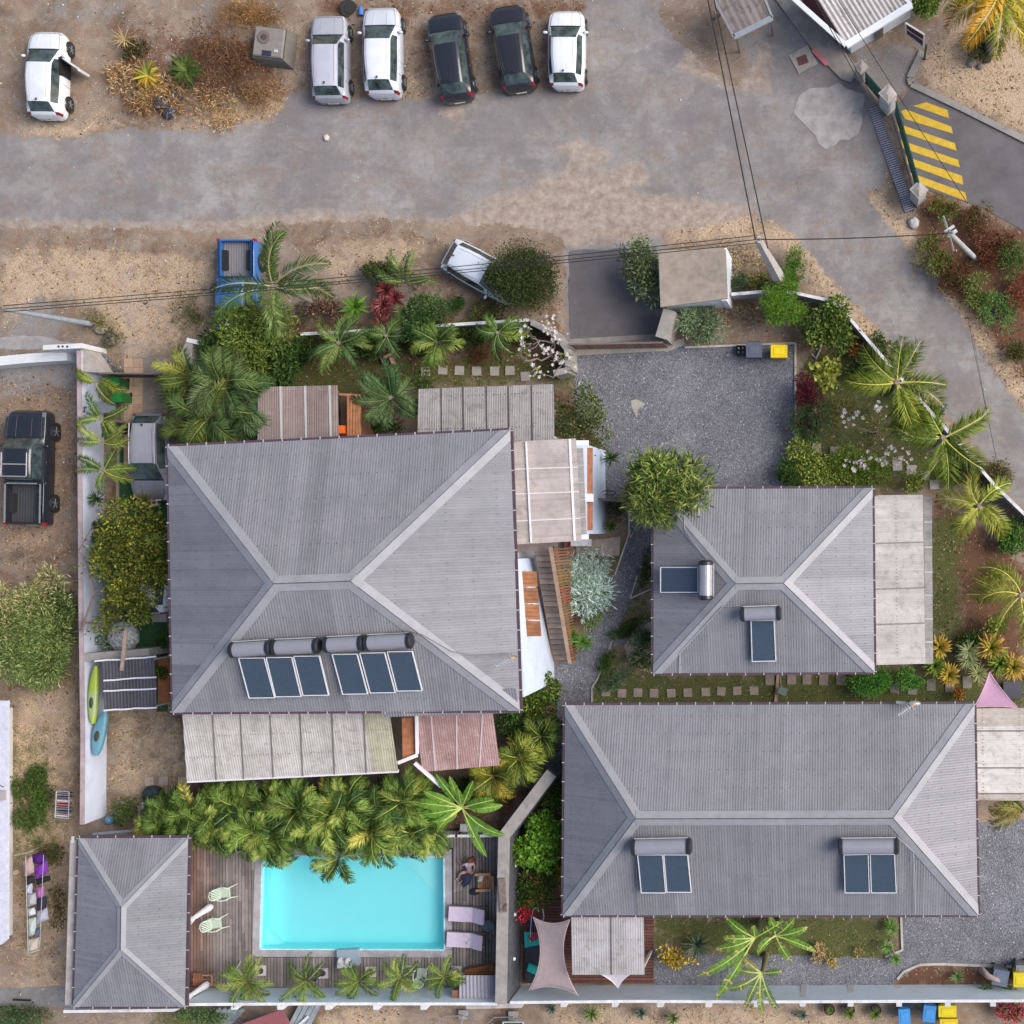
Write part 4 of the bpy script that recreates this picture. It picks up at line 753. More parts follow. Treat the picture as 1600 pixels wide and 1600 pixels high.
# ================= POLES AND WIRES =================
def pole(label, base, top, h, r0, r1, col, arms=(), square=True):
    b_ = P(*base, 0); tp = P(*top, h); t = thing('utility_pole', label, 'utility pole', b_); mb = MB()
    if square:
        d = tp - b_; V = []
        for c_, r in ((b_, r0), (tp, r1)): V += [c_ + Vector((sx * r * .6, sy * r, 0)) for sx, sy in ((-1, -1), (1, -1), (1, 1), (-1, 1))]
        mb.add(V, [[0, 3, 2, 1], [4, 5, 6, 7], [0, 1, 5, 4], [1, 2, 6, 5], [2, 3, 7, 6], [3, 0, 4, 7]], col)
        for k in range(9): c_ = b_.lerp(tp, .08 + k * .1); r = r0 + (r1 - r0) * (.08 + k * .1); mb.box(c_ + Vector((-r * .1, 0, 0)), (r * 1.28, r * 1.1, .28), 0, [v * .82 for v in col])
    else: mb.tube([b_, b_.lerp(tp, .5), tp], [r0, (r0 + r1) / 2, r1], 12, col)
    mb.build('shaft', 'concrete', t, smooth=not square)
    for a_, c_, w_, cc in arms: mb = MB(); mb.beam(P(*a_, h - .15), P(*c_, h - .15), w_, .1, cc); mb.build('cross_arm', 'metal', t)
    mb = MB()
    for k in range(3): a = 2.1 * k; mb.tube([tp + Vector((.1 * math.cos(a), .1 * math.sin(a), 0)), tp + Vector((.1 * math.cos(a), .1 * math.sin(a), .16))], .045, 8, (.25, .2, .18))
    mb.build('insulator', 'plastic', t); return t, tp
_, T1 = pole('tall tapered concrete utility pole beside the kiosk, leaning up to the left', (1224, 448), (1184, 374), 7.2, .34, .15, (.45, .42, .41))
_, T3 = pole('grey utility pole at the left edge carrying the long wires', (146, 507), (4, 483), 7.0, .13, .085, (.33, .36, .42), square=False)
_, T2 = pole('steel utility pole with white cross arms in the red scrub right of the road', (1524, 404), (1484, 364), 6.2, .13, .10, (.42, .43, .42), (((1476, 363), (1491, 353), .12, (.7, .7, .7)), ((1480, 369), (1495, 360), .14, (.7, .72, .74))), square=False)
mb = MB(); mb.tube([T2 - UP * .3, P(1490, 392, 5.2)], .05, 8, (.4, .4, .4)); mb.tube([T2 - UP * .3, P(1474, 338, 5.0)], .05, 8, (.5, .52, .48)); o = mb.build('strut', 'metal', bpy.data.objects['utility_pole.002'])
def wire(label, p, q, sag=.5, r=.02, col=(.02, .02, .022), n=18):
    p, q = Vector(p), Vector(q); pts = [p.lerp(q, i / n) - UP * sag * 4 * (i / n) * (1 - i / n) for i in range(n + 1)]; mb = MB(); mb.tube(pts, r, 5, col, False); return tag(mb.build('overhead_wire', 'rubber'), label, 'wire', 'overhead wires')
wl = 'black overhead wire running across the picture between the left pole and the concrete pole'
for d_, s_, wn_ in ((-.12, .5, 'lowest'), (.0, .62, 'middle'), (.14, .58, 'topmost')): wire(wn_ + ' of three parallel black wires running from the left pole to the concrete pole', T3 + Vector((0, d_, 0)), T1 + Vector((0, d_ * 1.2, .0)), s_, .017)
wire('black wire from the concrete pole to the steel pole over the side road', T1, T2, .35, .024); 
wire('left of the two thick black wires rising from the concrete pole to the top edge', T1 + Vector((-.1, 0, 0)), P(1098, -40, 7), .3, .03); wire('right of the two thick black wires rising from the concrete pole to the top edge', T1 + Vector((.4, -.35, -.1)), P(1107, -40, 7), .3, .027)
wire('thin black wire over the booth roof running down to the yellow bars', P(1297, -20, 5.5), P(1512, 318, 5.5), .1, .016); wire('thin black wire passing the booth corner and the gate', P(1268, -10, 4.5), P(1366, 170, 1.8), .1, .02); wire('thin black service wire over the white booth gutter', P(1270, -10, 4.6), P(1430, 265, 2.2), .1, .016)
wire('thin dark wire dipping across the side road, right edge', P(1512, 495, 4), P(1562, 740, 4), .2, .010, (.12, .11, .11)); wire('second thin dark wire across the side road, right edge', P(1520, 520, 4), P(1553, 700, 4), .2, .008, (.12, .11, .11))
wire('thin wire left of the long wires reaching the left edge', T3, P(-60, 478, 7), .05, .017)

# ================= CARS =================
SILV = (.40, .41, .46); WHT = (.74, .76, .80); BLK = (.018, .020, .028); BLUE = (.04, .16, .44)
STY = {
 'hatch': dict(st=[(0, .52, .34, .42, .36), (.018, .74, .44, .60, .47), (.07, .90, .53, .74, .575), (.14, .97, .575, .80, .63), (.215, .99, .60, .82, .665), (.24, 1, .615, .81, .68), (.42, 1, .635, .66, .965), (.58, 1, .64, .66, 1.0), (.72, .99, .65, .63, .985), (.86, .95, .66, .58, .93), (.95, .89, .655, .66, .69), (.978, .80, .58, .68, .61), (1, .60, .36, .52, .42)], ws=(5, 6), rg=(9, 10), sw=(6, 9), tl=(10, 11)),
 'boxy': dict(st=[(0, .64, .36, .56, .40), (.016, .80, .46, .70, .50), (.07, .93, .54, .82, .59), (.16, .98, .575, .85, .63), (.23, .99, .60, .85, .65), (.255, 1, .615, .83, .66), (.40, 1, .635, .68, .96), (.58, 1, .64, .69, 1.0), (.74, .99, .65, .67, .985), (.875, .97, .655, .64, .95), (.955, .94, .65, .74, .70), (.98, .88, .58, .76, .62), (1, .72, .36, .62, .42)], ws=(5, 6), rg=(9, 10), sw=(6, 9), tl=(10, 11)),
 'pickup': dict(st=[(0, .74, .40, .60, .44), (.02, .90, .52, .74, .56), (.06, .97, .58, .80, .62), (.15, 1, .61, .82, .65), (.225, 1, .62, .82, .67), (.245, 1, .63, .80, .68), (.345, 1, .64, .70, .97), (.43, 1, .645, .70, 1.0), (.52, 1, .645, .70, .995), (.60, 1, .645, .68, .96), (.625, 1, .645, .74, .66), (.64, .985, .64, .80, .645), (.98, .975, .64, .80, .645), (1, .95, .5, .80, .55)], ws=(5, 6), rg=(9, 10), sw=(6, 9), tl=(12, 13)),
}
def car(label, px, py, rot, L, W, Ht, col, style='hatch', rooftint=None, category='car', door=False, rails=False, name='parked_car', rim=(.35, .36, .38), topglass=False, zc=.55):
    """front towards +Y before rotation; (px, py) is the centre of the body seen at mid height"""
    S = STY[style]; st = S['st']; loc = P(px, py, zc); loc.z = .0; t = thing(name, label, category, (0, 0, 0))
    def ring(s_):
        u, hw, zb, rw, zt = s_; hw *= W / 2; rw *= W / 2; zb *= Ht; zt *= Ht; y = L / 2 - u * L
        zr = zt - .035 * (1 if zt < .72 * Ht else 1.4); zb_ = min(zb, zr - .005); lo = .17 * Ht
        h_ = [(hw * .95, lo), (hw * 1.0, lo + (zb_ - lo) * .5), (hw * .985, zb_ - .03), (hw * .955, zb_ + .0)]
        bx, bz = h_[-1]; h_ += [(bx + (rw - bx) * .12, bz + (zr - bz) * .12), (bx + (rw - bx) * .88 + .012, bz + (zr - bz) * .86), (rw, zr), (rw * .82, zt - .008), (rw * .45, zt + .004), (0, zt + .008)]
        return [(x, y, z) for x, z in h_] + [(-x, y, z) for x, z in h_[:-1][::-1]]
    R = []; tags = []; n = len(st); sub = 3
    A = np.array(st)
    for i in range(n - 1):
        p0, p1, p2, p3 = A[max(i - 1, 0)], A[i], A[i + 1], A[min(i + 2, n - 1)]
        for j in range(sub):
            f = j / sub; lin = p1 + (p2 - p1) * f; m1 = (p2 - p0) * .5; m2 = (p3 - p1) * .5
            cr = (2 * f ** 3 - 3 * f ** 2 + 1) * p1 + (f ** 3 - 2 * f ** 2 + f) * m1 + (-2 * f ** 3 + 3 * f ** 2) * p2 + (f ** 3 - f ** 2) * m2
            v = lin * .55 + cr * .45; v[0] = lin[0]; R.append(ring(v)); tags.append(i)
    R.append(ring(A[-1])); V = np.array(R).reshape(-1, 3); m_ = len(R[0]); nseg = m_ - 1
    groups = {k: [] for k in ('body', 'windscreen', 'rear_window', 'sideL', 'sideR', 'headL', 'headR', 'tailL', 'tailR', 'roof')}
    for i in range(len(R) - 1):
        tg_ = tags[i]; u0 = (i % sub)
        for k in range(nseg):
            s_ = min(k, nseg - 1 - k); side = 'R' if k < nseg / 2 else 'L'; key = 'body'
            bed = style == 'pickup' and tg_ in (11,)
            if S['ws'][0] <= tg_ < S['ws'][1] and s_ >= 6: key = 'windscreen'
            elif S['rg'][0] <= tg_ < S['rg'][1] and s_ >= 6: key = 'rear_window'
            elif s_ == 4 and ((S['sw'][0] <= tg_ < S['sw'][1]) or (tg_ == S['ws'][0] and u0 == 2) ) and not (tg_ == 7 and u0 == 2 and False): key = 'side' + side
            elif tg_ == 1 and 2 <= s_ <= 5: key = 'head' + side
            elif tg_ == S['tl'][0] and (1 <= s_ <= 5) and style != 'pickup': key = 'tail' + side
            elif 6 <= tg_ < 9 and s_ >= 6 and rooftint: key = 'roof'
            if bed and s_ >= 4: continue
            q = [i * m_ + k, i * m_ + k + 1, (i + 1) * m_ + k + 1, (i + 1) * m_ + k]; groups[key].append(q)
    def sub_mesh(key, nm, mat, c_, parent=t):
        if not groups[key]: return None
        mb = MB(); mb.add(V, groups[key], c_); o = mb.build(nm, mat, parent, smooth=True); 
        import bmesh
        bm = bmesh.new(); bm.from_mesh(o.data); bmesh.ops.delete(bm, geom=[v for v in bm.verts if not v.link_faces], context='VERTS'); bmesh.ops.recalc_face_normals(bm, faces=bm.faces); bm.to_mesh(o.data); bm.free(); return o
    for e, rv in ((0, 1), (len(R) - 1, 0)):
        rr = [Vector(p) for p in R[e]]; c_ = sum(rr, Vector()) / len(rr); o_ = len(V); 
        V = np.concatenate([V, [list(c_)]])
        for k in range(m_ - 1): a, b_ = e * m_ + k, e * m_ + k + 1; groups['body'].append([a, b_, o_, o_] if not rv else [b_, a, o_, o_])
    # degenerate quads -> tris
    capT = [q[:3] for q in groups['body'] if q[2] == q[3]]; groups['body'] = [q for q in groups['body'] if q[2] != q[3]]
    mb = MB(); mb.add(V, groups['body'], col); mb.add(V, capT, col)
    import bmesh
    # sills, arches, trim, handles inside the body mesh
    for sx in (-1, 1):
        for u in (.18, .81):
            y = L / 2 - u * L; ang = np.linspace(0, 2 * math.pi, 21)[:-1]; ra = .365 if style != 'pickup' else .43
            x0_, x1_ = sx * (W / 2 * .80), sx * (W / 2 * 1.004 if style != 'pickup' else W / 2 * 1.02); vv = [(x0_, y + ra * math.cos(a), .31 + ra * math.sin(a)) for a in ang] + [(x1_, y + ra * math.cos(a), .31 + ra * math.sin(a)) for a in ang]
            mb.add(vv, [[k, (k + 1) % 20, 20 + (k + 1) % 20, 20 + k] for k in range(20)], (.01, .01, .011)); mb.add(vv + [(x1_, y, .31)], [[20 + k, 20 + (k + 1) % 20, 40] for k in range(20)], (.01, .01, .011))
        for u in (.44, .62): mb.box((sx * W / 2 * .985, L / 2 - u * L - .1, Ht * .56), (.03, .18, .03), 0, [min(1, v * 1.1 + .02) for v in col])
    mb.box((0, L / 2 - .02, .2 * Ht), (W * .55, .06, .16), 0, (.015, .015, .017)); mb.box((0, -L / 2 + .04, .24), (W * .6, .07, .12), 0, (.02, .02, .022))
    mb.box((0, L / 2 - .015, .42), (.36, .05, .1), 0, (.03, .03, .032))
    gap = (.05, .05, .055) if sum(col) > .3 else (.005, .005, .006); RV = [[Vector(p) for p in r] for r in R]; o_ = Vector((0, 0, .004))
    i0, i1 = 2 * sub + 1, 5 * sub
    for k in (6, m_ - 7): mb.tube([RV[i][k] + o_ for i in range(4, i1 + 1)], .009, 4, gap, False)
    mb.tube([RV[4][k] + o_ for k in range(6, m_ - 6)], .009, 4, gap, False)
    for k in (8, m_ - 9): mb.tube([RV[i][k] + o_ for i in range(5, i1)], .012, 4, [min(1, v * .82) for v in col], False)
    i_r = 6 * sub; i_e = (9 if style != 'pickup' else 9) * sub
    for k in (7, m_ - 8): mb.tube([RV[i][k] + o_ for i in range(i_r, i_e)], .012, 4, [v * .6 for v in col], False)
    mb.tube([RV[i1][k] + o_ for k in range(5, m_ - 5)], .03, 4, (.012, .012, .014), False)
    for i in (4 * sub + 2, 7 * sub + 1, 9 * sub - 2):
        for ks in (range(0, 4), range(m_ - 4, m_)): mb.tube([RV[i][k] * 1.0 + Vector((.004 if k < 4 else -.004, 0, 0)) for k in ks], .008, 4, gap, False)
    b = mb.build('body', 'car_paint', t, smooth=True); bm = bmesh.new(); bm.from_mesh(b.data); bmesh.ops.remove_doubles(bm, verts=[v for v in bm.verts], dist=1e-5); bm.to_mesh(b.data); bm.free()
    try: b.data.shade_smooth_by_angle(angle=math.radians(40))
    except Exception: pass
    sub_mesh('windscreen', 'windscreen', 'car_glass', (1, 1, 1)); sub_mesh('rear_window', 'rear_window', 'car_glass', (1, 1, 1)); sub_mesh('sideL', 'side_window', 'car_glass', (1, 1, 1)); sub_mesh('sideR', 'side_window', 'car_glass', (1, 1, 1))
    sub_mesh('headL', 'headlight', 'lamp_glass', (.55, .57, .60) if sum(col) > .3 else (.16, .17, .18)); sub_mesh('headR', 'headlight', 'lamp_glass', (.55, .57, .60) if sum(col) > .3 else (.16, .17, .18)); sub_mesh('tailL', 'tail_light', 'lamp_glass', (.22, .015, .02)); sub_mesh('tailR', 'tail_light', 'lamp_glass', (.22, .015, .02))
    if rooftint: sub_mesh('roof', 'roof_panel', 'car_paint', rooftint)
    if style == 'pickup':
        mb = MB(); y0 = L / 2 - .645 * L; y1 = -L / 2 + .09; hw = W / 2 * .79; zf = .42 * Ht; zt = .635 * Ht
        mb.box((0, (y0 + y1) / 2, zf), (2 * hw, y0 - y1, .03), 0, (.035, .036, .04) if col is BLK else (.20, .19, .20))
        for k in range(12): mb.box((-hw + (k + .5) * 2 * hw / 12, (y0 + y1) / 2, zf + .022), (hw * .09, y0 - y1 - .06, .016), 0, (.06, .062, .07) if col is BLK else (.26, .25, .26))
        for sx in (-1, 1): mb.box((sx * (hw - .0), (y0 + y1) / 2, (zf + zt) / 2), (.03, y0 - y1, zt - zf), 0, [v * .8 for v in col]); mb.box((sx * (hw - .12), L / 2 - .81 * L, zf + .12), (.24, .9, .24), 0, (.02, .02, .022))
        mb.box((0, y1, (zf + zt) / 2), (2 * hw, .05, zt - zf), 0, col); mb.box((0, y0, (zf + zt) / 2), (2 * hw, .04, zt - zf), 0, col); mb.build('cargo_bed', 'paint', t)
        mb = MB(); railc = (.45, .44, .44) if col is BLK else (.03, .08, .22)
        for sx in (-1, 1): mb.box((sx * (hw + .05), (y0 + y1) / 2, zt + .045), (.07, y0 - y1, .035), 0, railc)
        mb.box((0, y0 + .02, zt + .12), (2 * hw * .9, .06, .05), 0, railc); mb.build('bed_rail', 'metal', t)
        for sx in (-1, 1): mb = MB(); mb.box((sx * W / 2 * .93, -L / 2 + .05, Ht * .55), (.12, .12, .22), 0, (.35, .015, .02)); mb.build('tail_light', 'lamp_glass', t)
    for sx in (-1, 1):
        mb = MB(); mb.blob((sx * (W / 2 + .10), L / 2 - .315 * L, .66 * Ht), (.12, .07, .08), col if not door or sx < 0 else col, 10, 6); mb.beam((sx * W / 2 * .9, L / 2 - .31 * L, .64 * Ht), (sx * (W / 2 + .08), L / 2 - .315 * L, .65 * Ht), .05, .04, (.03, .03, .03)); mb.build('wing_mirror', 'car_paint', t, smooth=True)
    for sx in (-1, 1):
        for u in (.18, .81):
            r_ = .315 if style != 'pickup' else .38; y = L / 2 - u * L; xo = W / 2 + (.012 if style != 'pickup' else .03); wc = Vector((sx * xo, y, r_ + .0)); wi = Vector((sx * (xo - .2), y, r_)); mb = MB(); dx = Vector((sx, 0, 0))
            mb.tube([wi, wi + dx * .01, wc - dx * .03, wc], [r_ * .9, r_, r_, r_ * .92], 24, (.02, .02, .021)); w_ = mb.build('wheel', 'rubber', t)
            mb = MB(); mb.tube([wc - dx * .005, wc + dx * .006], [r_ * .66, r_ * .64], 20, (.06, .06, .065))
            for k in range(5): a = 2 * math.pi * k / 5; mb.beam(wc + dx * .012, wc + dx * .012 + Vector((0, math.cos(a), math.sin(a))) * r_ * .6, .05, .03, rim)
            mb.tube([wc + dx * .004, wc + dx * .022], [r_ * .14, r_ * .12], 10, rim); mb.build('rim', 'metal', w_)
    mb = MB(); ya = -L / 2 + L * (.16 if style != 'pickup' else .5); mb.box((0, ya, Ht * 1.0 - .0), (.06, .11, .07), 0, (.02, .02, .02), .5); mb.beam((0, ya, Ht), (0, ya - .2, Ht + .14), .012, .012, (.02, .02, .02)); mb.build('antenna', 'plastic', t)
    mb = MB(); mb.box((0, -L / 2 - .012, .40), (.50, .012, .11), 0, (.75, .75, .7)); mb.build('number_plate', 'plastic', t)
    # wipers and cowl
    mb = MB(); zc_ = Ht * .695; yc = L / 2 - .275 * L
    for sx in (-.32, .12): mb.beam((sx, yc, zc_), (sx + .42, yc - .07, zc_ + .05), .02, .02, (.01, .01, .01))
    mb.build('wiper', 'rubber', t)
    if rails:
        for sx in (-1, 1): mb = MB(); mb.tube([(sx * W / 2 * .66, L / 2 - u * L, Ht * (.975 if i in (0, 3) else 1.0) + .01) for i, u in enumerate((.41, .48, .75, .86))] if style != 'pickup' else [(sx * W / 2 * .6, L / 2 - u * L, Ht + .03) for u in (.38, .58)], .025, 8, (.62, .6, .62)); mb.build('roof_rail', 'metal', t)
        if style == 'pickup':
            mb = MB(); [mb.beam((-W * .3, L / 2 - u * L, Ht + .05), (W * .3, L / 2 - u * L, Ht + .05), .06, .04, (.5, .48, .46)) for u in (.48, .585)]; mb.build('roof_rail', 'metal', t)
    if door:
        dc = [v for v in col]; hinge = Vector((W / 2 * .98, L / 2 - .33 * L, 0)); ang = math.radians(-56); dv = Vector((-math.sin(ang), -math.cos(ang), 0)); mb = MB(); mb.beam(hinge + UP * .62, hinge + dv * 1.05 + UP * .62, .10, .70, dc); dr = mb.build('front_door', 'car_paint', t)
        mb = MB(); mb.beam(hinge + dv * .12 + UP * 1.12 - Vector((.03, 0, 0)), hinge + dv * .95 + UP * 1.16 - Vector((.03, 0, 0)), .03, .33, (1, 1, 1)); mb.build('side_window', 'car_glass', dr)
        mb = MB(); mb.box((W / 2 * .93, L / 2 - .43 * L, .68), (.16, .85, .74), 0, (.015, .014, .014)); mb.box((W / 2 * .70, L / 2 - .46 * L, .86), (.3, .5, .1), .1, (.17, .10, .08)); mb.build('seat', 'cloth', t)
    t.location = loc; t.rotation_euler = (0, 0, math.radians(rot)); return t
car('white compact hatchback with its right front door open, alone at the top left', 77, 118, -1, 4.05, 1.68, 1.48, WHT, door=True)
car('silver grey boxy hatchback, leftmost of the parked row at the top', 518, 93, 1, 4.0, 1.64, 1.45, SILV, 'boxy', rooftint=(.50, .50, .58))
car('pale silver white hatchback, second from left in the parked row', 600, 83, 1, 4.2, 1.70, 1.52, (.60, .63, .70), rooftint=(.78, .79, .84))
car('black hatchback, third from left in the parked row, parked aslant', 706, 90, 9, 4.15, 1.70, 1.50, BLK)
car('black saloon with pale dashboard, fourth from left in the parked row', 803, 76, 9, 4.05, 1.70, 1.45, (.020, .020, .026))
car('small bright white hatchback, rightmost of the parked row', 887, 79, 0, 3.65, 1.68, 1.48, (.78, .80, .84))
car('white hatchback parked askew with its nose under the round clipped bush', 757, 427, -119, 3.9, 1.72, 1.50, (.66, .70, .78))
car('black double cab pickup truck with open bed at the left edge', 50, 731, -1, 5.3, 1.92, 1.80, BLK, 'pickup', rails=True, category='pickup truck', name='pickup_truck')
car('bright blue pickup truck with empty bed, nose hidden under palms', 369, 458, 180, 5.0, 1.78, 1.72, BLUE, 'pickup', category='pickup truck', name='pickup_truck', zc=1.0)
car('dark grey estate car with roof rails on the green turf beside the big house', 240, 714, 180, 4.15, 1.76, 1.55, (.20, .20, .23), 'hatch', rails=True, rooftint=(.36, .35, .40))
car('white car mostly hidden by the fruiting tree beside the big house', 238, 897, 0, 3.9, 1.72, 1.48, WHT)

# ================= SOLAR WATER HEATERS =================
def solar(label, panels, tanks, zs, tr=.26, bracket=True, pipes=()):
    """panels: px quads (TL TR BR BL); tanks: px segments"""
    z0, z1 = zs; c_ = P(*panels[0][0], z0); t = thing('solar_water_heater', label, 'solar heater', (c_.x, c_.y, z1 - .1), 'solar water heaters on the grey roofs')
    for q in panels:
        V = [P(q[0][0], q[0][1], z0), P(q[1][0], q[1][1], z0), P(q[2][0], q[2][1], z1), P(q[3][0], q[3][1], z1)]; n = (V[1] - V[0]).cross(V[3] - V[0]).normalized(); n = -n if n.z < 0 else n
        ce = sum(V, Vector()) / 4; mb = MB(); I = [v.lerp(ce, .05) for v in V]
        mb.add([v for v in I] + [v + n * .05 for v in I], [[4, 5, 6, 7], [0, 1, 5, 4], [1, 2, 6, 5], [2, 3, 7, 6], [3, 0, 4, 7]]); mb.quad(I[3], I[2], I[1], I[0]); pn = mb.build('collector_panel', 'collector', t)
        mb = MB(); [mb.beam(V[i].lerp(ce, .03) + n * (.03 + .001 * i), V[(i + 1) % 4].lerp(ce, .03) + n * (.03 + .001 * i), .036, .09, (.66, .66, .70)) for i in range(4)]; mb.build('frame', 'paint', pn)
    for a_, b_ in tanks:
        p, q = P(*a_, z0 + .34), P(*b_, z0 + .34); d = (q - p).normalized(); mb = MB(); mb.tube([p + d * .14, q - d * .14], tr, 20, (.36, .355, .40)); tk = mb.build('tank', 'tank_metal', t, smooth=False)
        for v, s_ in ((p, 1), (q, -1)): mb = MB(); mb.tube([v - d * s_ * .04, v + d * s_ * .02, v + d * s_ * .16], [tr * .85, tr * 1.12, tr * 1.10], 20, (.018, .02, .026)); mb.build('end_cap', 'plastic', tk)
        mb = MB(); s_ = Vector((-d.y, d.x, 0)); s_ = s_ if (P(*panels[0][0], 0) - P(*panels[0][3], 0)).dot(s_) > 0 else -s_
        [mb.beam(p.lerp(q, u) - UP * .05, p.lerp(q, u) - UP * (tr + .28) + s_ * .05, .05, .35, (.05, .05, .055)) for u in (.2, .8)]; mb.beam(p + s_ * (tr + .05) + UP * .05 + d * .1, q + s_ * (tr + .05) + UP * .05 - d * .1, .04, .03, (.7, .68, .66)); mb.build('cradle', 'metal', t)
    return t
m = M('tank_metal', None, .32, .35, var=.06, vs=3)
def pq(x0, y0, x1, y1, sk, w_): return [(x0, y0), (x0 + w_, y0 - .6), (x1 + w_, y1 - .6), (x1, y1)]
solar('left of the two big three panel solar heaters with twin tanks on the largest roof', [pq(373, 1027, 390, 1091, 0, 41), pq(416, 1026, 431, 1089, 0, 41), pq(459, 1024, 474, 1087, 0, 41)], [((361, 1016), (424, 1012)), ((427, 1012), (498, 1009))], (6.82, 6.18), .30)
solar('right of the two big three panel solar heaters with twin tanks on the largest roof', [pq(519, 1021, 536, 1085, 0, 40), pq(562, 1019, 579, 1083, 0, 40), pq(605, 1017, 621, 1080, 0, 40)], [((508, 1008), (568, 1005)), ((571, 1005), (643, 1001))], (6.82, 6.18), .30)
solar('single panel solar heater lying sideways on the west slope of the medium house', [[(1092, 926), (1092, 886), (1032, 886), (1032, 926)]], [((1103, 877), (1103, 936))], (4.35, 3.72), .29)
solar('single narrow panel solar heater on the south slope of the medium house', [[(1173, 968), (1210, 968), (1213, 1033), (1175, 1034)]], [((1158, 960), (1219, 958))], (4.35, 3.65), .29)
solar('two panel solar heater, left one on the long roof', [[(996, 1334), (1036, 1334), (1041, 1395), (1002, 1395)], [(1037, 1334), (1075, 1334), (1081, 1394), (1042, 1394)]], [((988, 1324), (1079, 1322))], (4.62, 4.0), .33)
solar('two panel solar heater, right one on the long roof', [[(1318, 1334), (1357, 1333), (1359, 1395), (1320, 1395)], [(1359, 1333), (1398, 1333), (1401, 1395), (1361, 1395)]], [((1311, 1323), (1403, 1322))], (4.62, 4.0), .33)
def pipe(label, pts, r=.022, col=(.55, .53, .54)):
    mb = MB(); mb.tube([P(*p) for p in pts], r, 6, col); return tag(mb.build('roof_pipe', 'metal'), label, 'pipe')
pipe('grey pipe behind the solar tanks on the largest roof, running down the east slope', [(372, 1001, 7.1), (500, 996, 7.1), (640, 987, 7.25), (660, 992, 7.25), (705, 1018, 6.9), (740, 1025, 6.55), (800, 1022, 6.0)], .02, (.22, .2, .2))
pipe('white pipe along the upper left hip of the medium house roof', [(1069, 807, 3.75), (1070, 828, 3.85), (1095, 862, 4.35), (1106, 872, 4.55)])
pipe('pale pipe along the lower left hip of the medium house roof', [(1158, 946, 4.45), (1128, 948, 4.4), (1062, 1019, 3.6), (1062, 1052, 3.3)])
pipe('thin pale pipe from the right solar heater down the long roof', [(1403, 1308, 4.95), (1427, 1331, 4.6), (1429, 1360, 4.25), (1430, 1428, 3.35)])
pipe('thin pipe from the left solar heater down the long roof', [(994, 1352, 4.35), (997, 1400, 3.75), (999, 1430, 3.35)], .02, (.35, .33, .32))
def antenna(label, px, py, z, ang):
    b_ = P(px, py, z); t = thing('television_antenna', label, 'antenna', (b_.x, b_.y, z - .9)); d = Vector((math.cos(ang), math.sin(ang), 0)); n = Vector((-d.y, d.x, 0)); mb = MB(); mb.tube([b_ - UP * .9, b_ + UP * .06], .025, 6, (.4, .4, .42)); mb.build('mast', 'metal', t)
    mb = MB(); mb.beam(b_ - d * .15, b_ + d * .72, .03, .03, (.75, .75, .78)); [mb.beam(b_ + d * u - n * w_, b_ + d * u + n * w_, .018, .018, (.75, .75, .78)) for u, w_ in ((.0, .18), (.15, .14), (.27, .12), (.38, .11), (.49, .10), (.6, .09), (.7, .08))]; mb.build('element', 'metal', t).name = 'boom'
    mb = MB(); mb.box(b_ - d * .05, (.14, .08, .1), ang, (.75, .35, .12)); mb.build('amplifier', 'plastic', t); return t
antenna('white rake antenna on the lower right corner of the largest roof', 799, 1029, 6.6, 3.6); tA = antenna('white antenna on a bracket over the upper eave of the long roof', 1425, 1103, 4.2, 3.75)
mb = MB(); mb.beam(P(1400, 1097, 3.5), P(1436, 1101, 3.6), .12, .05, (.5, .48, .45)); mb.blob(P(1429, 1099, 3.8), (.28, .12, .2), (.62, .6, .6), 12, 8); mb.build('bracket', 'metal', tA)
# ================= SMALLER THINGS =================
def bin_(label, px, py, col, rz=0, sz=(.75, .72), h=1.0, lid=None):
    c_ = P(px, py, h); t = thing('wheelie_bin', label, 'bin', (c_.x, c_.y, 0)); mb = MB(); mb.box((c_.x, c_.y, h / 2), (sz[0] * .8, sz[1] * .8, h - .04), rz, [v * .7 for v in col], taper=1.15); mb.build('bin_body', 'plastic', t)
    mb = MB(); mb.box((c_.x, c_.y, h + .02), (sz[0], sz[1], .06), rz, lid or col, taper=.94); mb.box(Vector((c_.x, c_.y, h + .055)), (sz[0] * .62, sz[1] * .55, .03), rz, [v * 1.1 for v in (lid or col)], taper=.9); mb.build('lid', 'plastic', t)
    d = Vector((-math.sin(rz), math.cos(rz), 0)); s_ = Vector((d.y, -d.x, 0)); mb = MB(); p = Vector((c_.x, c_.y, h - .02)) + d * (sz[1] / 2 + .05); mb.tube([p - s_ * sz[0] * .35, p + s_ * sz[0] * .35], .02, 6, [v * .5 for v in col]); mb.build('handle', 'plastic', t)
    for q in (-1, 1): mb = MB(); w_ = Vector((c_.x, c_.y, .1)) + d * sz[1] * .38 + s_ * q * sz[0] * .36; mb.tube([w_ - s_ * .03, w_ + s_ * .03], .1, 12, (.02, .02, .02)); mb.build('wheel', 'rubber', t)
    return t
bin_('dark grey wheelie bin with flat lid at the top of the gravel yard', 1178, 547, (.10, .11, .15)); bin_('bright yellow lidded bin at the upper right corner of the gravel yard', 1217, 549, (.80, .58, .01), sz=(.78, .62))
bin_('upper of two green bins under the fronds by the tiled drive', 177, 598, (.01, .12, .03), sz=(.5, .55)); bin_('lower, brighter of two green bins by the tiled drive', 182, 620, (.015, .20, .04), sz=(.45, .5))
